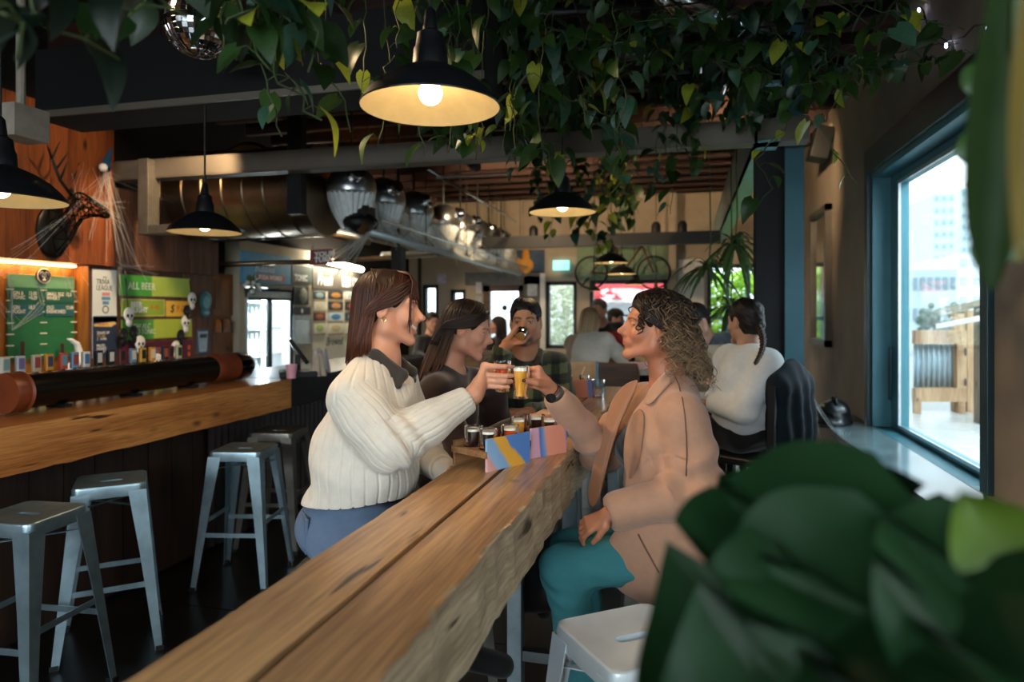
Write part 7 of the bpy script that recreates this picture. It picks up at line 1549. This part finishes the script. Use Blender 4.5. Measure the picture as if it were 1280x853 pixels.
def vine(path, label, rg, size=.085, step=.075, lime=.06, group='pothos vines in the ceiling tangle', dark=.35, teal=.12, spread=1., r=.0024, first=0, leafdown=.6):
    P = [Vector(p) for p in path]; dense = []
    for i in range(len(P) - 1):
        n = max(2, int((P[i + 1] - P[i]).length / .04))
        for k in range(n): dense.append(P[i].lerp(P[i + 1], k / n) + Vector((rg.normal(0, .007), rg.normal(0, .007), rg.normal(0, .005))))
    dense.append(P[-1]); v = tag(MB().tube(dense, r, 5).build('pothos_vine', STEMM, smooth='all'), label, 'vine', group); s = 0; nxt = first
    for i in range(len(dense) - 1):
        s += (dense[i + 1] - dense[i]).length
        if s >= nxt:
            nxt += step * rg.uniform(.6, 1.4); p = dense[i]; a = rg.uniform(0, 2 * PI); q = p + Vector((math.cos(a) * .04, math.sin(a) * .04, .01)) * spread * rg.uniform(.5, 1.4)
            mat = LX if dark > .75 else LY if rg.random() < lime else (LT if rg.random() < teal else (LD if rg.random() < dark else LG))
            MBs.tube([p, p.lerp(q, .5) + Vector((0, 0, .012)), q], .0016, 4)
            put_leaf(v, q, Vector((math.cos(a), math.sin(a), -leafdown * rg.uniform(.4, 2.2))), size * rg.uniform(.6, 1.25), mat, rg)
    st = MBs.build('petioles', STEMM, v, smooth='all'); st['kind'] = 'stuff'; MBs.v.clear(); MBs.f.clear(); MBs.c.clear(); return v
MBs = MB(); rg = np.random.default_rng(77)
ZC = HC - .03
def hang(px, py0, py1, d, n=3, **kw):
    a = at(px, py0, d); b = at(px + rg.uniform(-14, 14), py1, d + rg.uniform(-.1, .1)); t = [Vector((a.x + rg.normal(0, .1), a.y + rg.normal(0, .1), ZC))] if kw.pop('top', True) else []
    return t + [a.lerp(b, k / n) + Vector((rg.normal(0, .03), rg.normal(0, .03), 0)) for k in range(n + 1)]
# a wire grid high under the ceiling carries the tangle
gw = MB()
for k in range(7): y = 2.5 + k * .35; gw.tube([(-1.2, y, 2.95), (.9, y, 2.95)], .004, 4)
for k in range(7): x = -1.2 + k * .35; gw.tube([(x, 2.5, 2.95), (x, 4.6, 2.95)], .004, 4)
for x in (-1.2, .9):
    for y in (2.5, 4.6): gw.tube([(x, y, 2.95), (x, y, HC)], .004, 4)
tag(gw.build('wire_grid', BLACK), 'thin black wire grid hung under the ceiling that carries the vines', 'wire grid')
TL = 'leafy pothos vine woven through the ceiling tangle right of the largest pendant'
for k in range(44):
    px = rg.uniform(560, 985); y1 = np.interp(px, [560, 640, 700, 800, 900, 985], [165, 205, 215, 205, 180, 165]) + rg.uniform(-55, 25 if px < 880 else -5); d = rg.uniform(2.6, 4.2) if px < 790 else rg.uniform(4.0, 4.6)
    vine(hang(px, rg.uniform(20, 90), y1, d), TL, rg, size=.085 if d < 3.3 else .1, step=.06)
for k in range(12):   # long level runs
    y = rg.uniform(2.7, 4.4); x0 = rg.uniform(-1.0, -.2); pts = [Vector((x0 + t * rg.uniform(.22, .34), y + rg.normal(0, .12), 2.9 - .22 * rg.random() + .1 * math.sin(t))) for t in range(6)]
    vine(pts, 'pothos vine running level along the wire grid above the tangle', rg, size=.09, step=.055, group='level pothos vines on the wire grid')
def named(pts, label, **kw): return vine([at(*q) if not isinstance(q, Vector) else q for q in pts], label, rg, group=None, **kw)
T_ = lambda px, d: Vector((*at(px, 0, d)[:2], ZC))
named([T_(345, 1.5), (352, 20, 1.5), (340, 90, 1.5), (372, 120, 1.5), (402, 150, 1.5)], 'near pothos vine with lime leaves left of the largest pendant', size=.075, step=.04, lime=.35)
named([T_(330, 1.7), (325, 10, 1.7), (322, 80, 1.7), (345, 140, 1.7), (352, 170, 1.7)], 'near pothos vine with a bare curled tip beside the lime leaves', size=.075, step=.045, lime=.15)
named([T_(395, 1.9), (392, 20, 1.9), (400, 90, 1.9), (430, 125, 1.9), (438, 165, 1.9)], 'pothos vine touching the left rim of the largest pendant', size=.08, step=.06, lime=.3)
named([T_(300, 1.35), (290, -5, 1.35), (310, 40, 1.35), (335, 85, 1.35)], 'dense near pothos vine between the disco ball and the largest pendant', size=.075, step=.035)
named([T_(375, 1.45), (372, -5, 1.45), (392, 40, 1.45), (385, 90, 1.45)], 'dense dark pothos vine above the lime leaves', size=.07, step=.035, lime=.1)
for k, (px, y1, d) in enumerate(((275, 60, 1.5), (300, 75, 1.65), (320, 60, 1.4), (350, 85, 1.75), (378, 70, 1.6), (405, 100, 1.9), (290, 30, 1.3), (340, 40, 1.5))): vine([T_(px, d), at(px, -20, d), at(px + rg.uniform(-12, 12), y1 * .5, d), at(px + rg.uniform(-12, 12), y1, d)], 'dense pothos strand in the cluster between the disco ball and the largest pendant', rg, size=.08, step=.035, lime=.04, dark=.55, group='near pothos cluster left of the largest pendant')
for k, (px, y1, d) in enumerate(((455, 120, 2.6), (480, 185, 2.8), (520, 195, 2.6), (555, 190, 2.5), (585, 200, 2.7), (610, 190, 2.6), (640, 205, 2.8), (500, 60, 2.5), (575, 60, 2.5))): vine([T_(px, d), at(px, 0, d), at(px + rg.uniform(-15, 15), y1 * .6, d), at(px + rg.uniform(-12, 12), y1, d)], 'thin pothos strand hanging behind the largest pendant', rg, size=.085, step=.075, lime=.06, dark=.5, group='pothos strands behind the largest pendant')
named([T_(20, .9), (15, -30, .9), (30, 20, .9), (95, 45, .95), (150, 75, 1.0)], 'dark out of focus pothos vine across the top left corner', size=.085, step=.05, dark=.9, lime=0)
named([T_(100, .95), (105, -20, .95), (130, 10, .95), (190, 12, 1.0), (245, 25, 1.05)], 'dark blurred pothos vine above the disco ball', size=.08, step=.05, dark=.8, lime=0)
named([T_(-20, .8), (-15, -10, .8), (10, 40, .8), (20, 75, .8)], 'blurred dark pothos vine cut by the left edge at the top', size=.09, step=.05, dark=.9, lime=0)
named([T_(190, 1.2), (200, -20, 1.2), (165, 20, 1.2), (130, 60, 1.2)], 'pothos vine with one wide drooping leaf left of the disco ball', size=.1, step=.09, dark=.7, lime=0)
named([Vector((.85, 3.2, 2.95)), (990, 60, 3.3), (1010, 95, 3.3), (980, 165, 3.2), (945, 200, 3.2), (968, 235, 3.1), (932, 275, 3.1)], 'long pothos vine curling down beside the teal lit beam', size=.085, step=.10, lime=.3)
named([Vector((1.2, 3.0, 3.2)), (1118, 5, 3.1), (1072, 48, 3.1), (1018, 90, 3.1), (985, 60, 3.2)], 'thin pothos vine crossing the wall towards the fairy lights', size=.09, step=.22, lime=.1, teal=.5)
named([Vector((1.2, 3.1, 3.2)), (1105, 20, 3.0), (1075, 70, 3.0), (1040, 130, 3.0), (1020, 155, 3.0), (1040, 190, 3.0), (1072, 230, 3.0)], 'pothos vine ending in bright leaves in front of the wall speaker', size=.085, step=.12, lime=.45, teal=.3)
named([T_(690, 3.0), (690, 120, 3.0), (735, 130, 3.0), (770, 150, 3.0), (790, 205, 3.0), (760, 245, 3.0)], 'pothos vine with teal tinted leaves hanging over the lit pendant', size=.09, step=.07, teal=.5)
for k, (px, y1, lb) in enumerate(((688, 305, 'slim trailing vine left of the far pendant row'), (742, 360, 'long trailing vine beside the far pendant row'), (757, 320, 'trailing vine in front of the black far beam'), (720, 300, 'short trailing vine behind the lit pendant'))):
    named([T_(px, 6.5), (px, 230, 6.5), (px + 4, (230 + y1) / 2, 6.5), (px - 3, y1, 6.5)], lb, size=.11, step=.07, lime=.25)
for k in range(12):
    px = rg.uniform(660, 800); vine([T_(px, 6.8), at(px, 230, 6.8), at(px + 8, rg.uniform(265, 300), 6.8)], 'leafy vine hanging around the far pendants and black beam', rg, size=.12, step=.08, group='vines by the far pendants')
for k, (px, y1, lb) in enumerate(((846, 268, 'short vine with pale leaves right of the far pendants'), (820, 250, 'short vine hanging left of the pale leaved one'))): named([T_(px, 4.2), (px, 190, 4.2), (px - 8, y1, 4.2)], lb, size=.1, step=.08, teal=.4)
# dracaena rosettes hanging by the far window
DRM = leafmat('dracaena_leaf', '35522f', '6f8a4f')
def rosette(c, label, n=46, L=.45, seed=0):
    rg2 = np.random.default_rng(seed); r = empty('dracaena_plant', c, 0, label, 'plant'); 
    MB().tube([(0, 0, -.05), (.02, 0, .2), (0, 0, HC - c.z)], .006, 6).build('stem', STEMM, r)
    for k in range(n):
        a = rg2.uniform(0, 2 * PI); el = rg2.uniform(-.5, 1.2); l = L * rg2.uniform(.6, 1.1); d = Vector((math.cos(a) * math.cos(el), math.sin(a) * math.cos(el), math.sin(el))); P = []
        sdv = d.cross(Vector((0, 0, 1))).normalized(); m = MB()
        for j in range(7):
            t = j / 6; p = d * l * t + Vector((0, 0, -.75 * l * t * t)); w_ = .016 * math.sin(PI * min(1, t * .9 + .1)) + .001; m.v += [tuple(p - sdv * w_), tuple(p + sdv * w_)]; m.c += [(1, 1, 1)] * 2
            if j: b = 2 * j - 2; m.f.append((b, b + 1, b + 3, b + 2))
        m.build('leaf', DRM, r, smooth='all')
for i, (px, py, d, lb) in enumerate(((885, 335, 5.2, 'spiky dracaena hanging lowest left by the far window'), (918, 305, 5.0, 'spiky dracaena hanging high beside the black column'), (912, 385, 5.4, 'spiky dracaena in front of the lime shrubs'), (945, 400, 5.6, 'spiky dracaena close to the black column, above the braid'))): rosette(at(px, py, d), lb, L=.36, seed=i)
# monstera in the near foreground
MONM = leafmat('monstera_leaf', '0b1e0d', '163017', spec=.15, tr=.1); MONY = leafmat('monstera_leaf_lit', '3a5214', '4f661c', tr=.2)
def monstera(L, W, cuts=4, seed=0):
    m = MB(); n = 40; rim = []
    for sgn in (1, -1):
        row = []
        for j in range(n + 1):
            t = j / n; w = W * .5 * math.sin(PI * (t * .94 + .06) ** .7) ** .8
            ph = (t * cuts) % 1; notch = 1 - .5 * max(0, 1 - abs(ph - .5) / .09) * (1 if .3 < t < .8 else 0); row.append((t, w * notch))
        rim.append(row)
    nu = 5
    for j in range(n + 1):
        t = j / n
        for sgn, row in ((-1, rim[1]), (1, rim[0])):
            for i in range(nu + 1):
                s_ = i / nu if sgn > 0 else 1 - i / nu
                if sgn > 0 and i == 0: continue
                w = row[j][1]; y = sgn * s_ * w; x = t * L - .12 * L * s_ * (1 - t) ** 2 + s_ * .10 * L; z = .10 * s_ * s_ * W - .28 * L * t * t + .03 * s_ * W * math.sin(t * 14)
                m.v.append((x, y, z)); m.c.append((1, 1, 1))
    k = 2 * nu + 1
    for j in range(n):
        for i in range(2 * nu): m.f.append((j * k + i, j * k + i + 1, (j + 1) * k + i + 1, (j + 1) * k + i))
    return m
mp = empty('monstera_plant', (.75, .62, 0), 0, 'big dark green monstera plant out of focus in the right foreground', 'plant')
MB().lathe([(0, 0), (.14, 0), (.18, .34), (.165, .34), (.15, .3), (0, .3)], 28).build('plant_pot', M('5a4a3f', .7), mp, smooth=True); MB().lathe([(0, .295), (.155, .295)], 28).build('soil', M('1d150f', .9), mp)
def mleaf(c0, tip, nrm, W, mat, seed=0):
    c0, tip = Vector(c0), Vector(tip); d = tip - c0; L = d.length; d.normalize(); n = Vector(nrm); y = n.cross(d).normalized(); z = d.cross(y); o = monstera(L, W, 4, seed).build('leaf', mat, mp, smooth='all')
    inv = Matrix.Translation(mp.location).inverted(); o.matrix_local = inv @ Matrix.Translation(c0) @ Matrix((d, y, z)).transposed().to_4x4()
    a = c0 - mp.location; MB().tube([(0, 0, .29), (a.x * .3, a.y * .3, .29 + (a.z - .29) * .6), a], .008, 6).build('leaf_stalk', STEMM, mp, smooth='all')
mleaf(at(1180, 650, .50), at(825, 815, .44), (-.2, -.35, 1), .26, MONM)
mleaf(at(1220, 770, .46), at(870, 900, .38), (.0, -.5, .8), .22, MONM, 1)
mleaf(at(1225, 800, .56), at(1040, 600, .60), (-.5, -.75, .15), .15, MONM, 2)
mleaf(at(1100, 760, .56), at(915, 605, .62), (-.1, -.85, .35), .15, MONM, 3)
mleaf(at(1200, 690, .46), at(1080, 960, .36), (-.3, -.6, .7), .26, MONM, 4)
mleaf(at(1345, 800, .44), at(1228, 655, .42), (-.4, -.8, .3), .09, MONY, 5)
mleaf(at(1360, 760, .42), at(1180, 860, .36), (-.2, -.6, .7), .2, MONM, 6)
# long leaf hanging at the upper right edge
hl = empty('hanging_plant', (at(1300, -60, .55).x, at(1300, -60, .55).y, ZC - .0), 0, 'blurred hanging plant with long green leaves down the right edge', 'plant')
HLM = leafmat('hanging_leaf', '142408', '23330f', spec=.05, tr=.04)
def longleaf(pts, wid, mat, nm='leaf'):
    m = MB(); n = 24
    P = [Vector(p) for p in pts]
    def cur(t):
        x = t * (len(P) - 1); i = min(int(x), len(P) - 2); return P[i].lerp(P[i + 1], x - i)
    for j in range(n + 1):
        t = j / n; p = cur(t); d = (cur(min(1, t + .05)) - cur(max(0, t - .05))).normalized(); s_ = d.cross(Vector((.3, -.9, .2))).normalized(); w_ = wid * (math.sin(PI * min(1, t ** .8 * .97 + .02)) ** .7) + .0005
        for q in (-1, -.5, 0, .5, 1): m.v.append(tuple(p + s_ * q * w_ + Vector((.3, -.9, .2)) * -abs(q) * w_ * .3)); m.c.append((1, 1, 1))
    for j in range(n):
        for i in range(4): m.f.append((j * 5 + i, j * 5 + i + 1, j * 5 + i + 6, j * 5 + i + 5))
    o = m.build(nm, mat, hl, smooth='all'); o.matrix_parent_inverse = Matrix.Translation(hl.location).inverted(); return o
longleaf([at(1278, -80, .50), at(1268, 60, .50), at(1256, 190, .49), at(1245, 290, .48), at(1240, 362, .47)], .025, HLM)
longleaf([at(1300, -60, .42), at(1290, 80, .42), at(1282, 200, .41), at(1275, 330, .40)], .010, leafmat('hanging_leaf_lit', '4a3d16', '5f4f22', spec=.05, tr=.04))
o = MB().tube([at(1270, -70, .52), at(1272, -10, .50)] + [at(1268, 120, .5)], .004, 6).build('stem', STEMM, hl); o.matrix_parent_inverse = Matrix.Translation(hl.location).inverted()
MB().tube([(0, 0, 0), at(1270, -70, .52) - hl.location], .004, 6).build('stem', STEMM, hl)
for (a, b, w_) in (((1246, 90, .62), (1205, 112, .62), .016), ((1245, 175, .66), (1196, 190, .66), .014), ((1240, 205, .7), (1192, 188, .7), .012), ((1240, 240, .7), (1205, 232, .7), .010), ((1245, 330, .6), (1212, 308, .6), .012), ((1290, 300, .55), (1262, 325, .55), .012)):
    o = longleaf([at(*a), at((a[0] + b[0]) / 2, (a[1] + b[1]) / 2 - 4, a[2]), at(*b)], w_, LG)
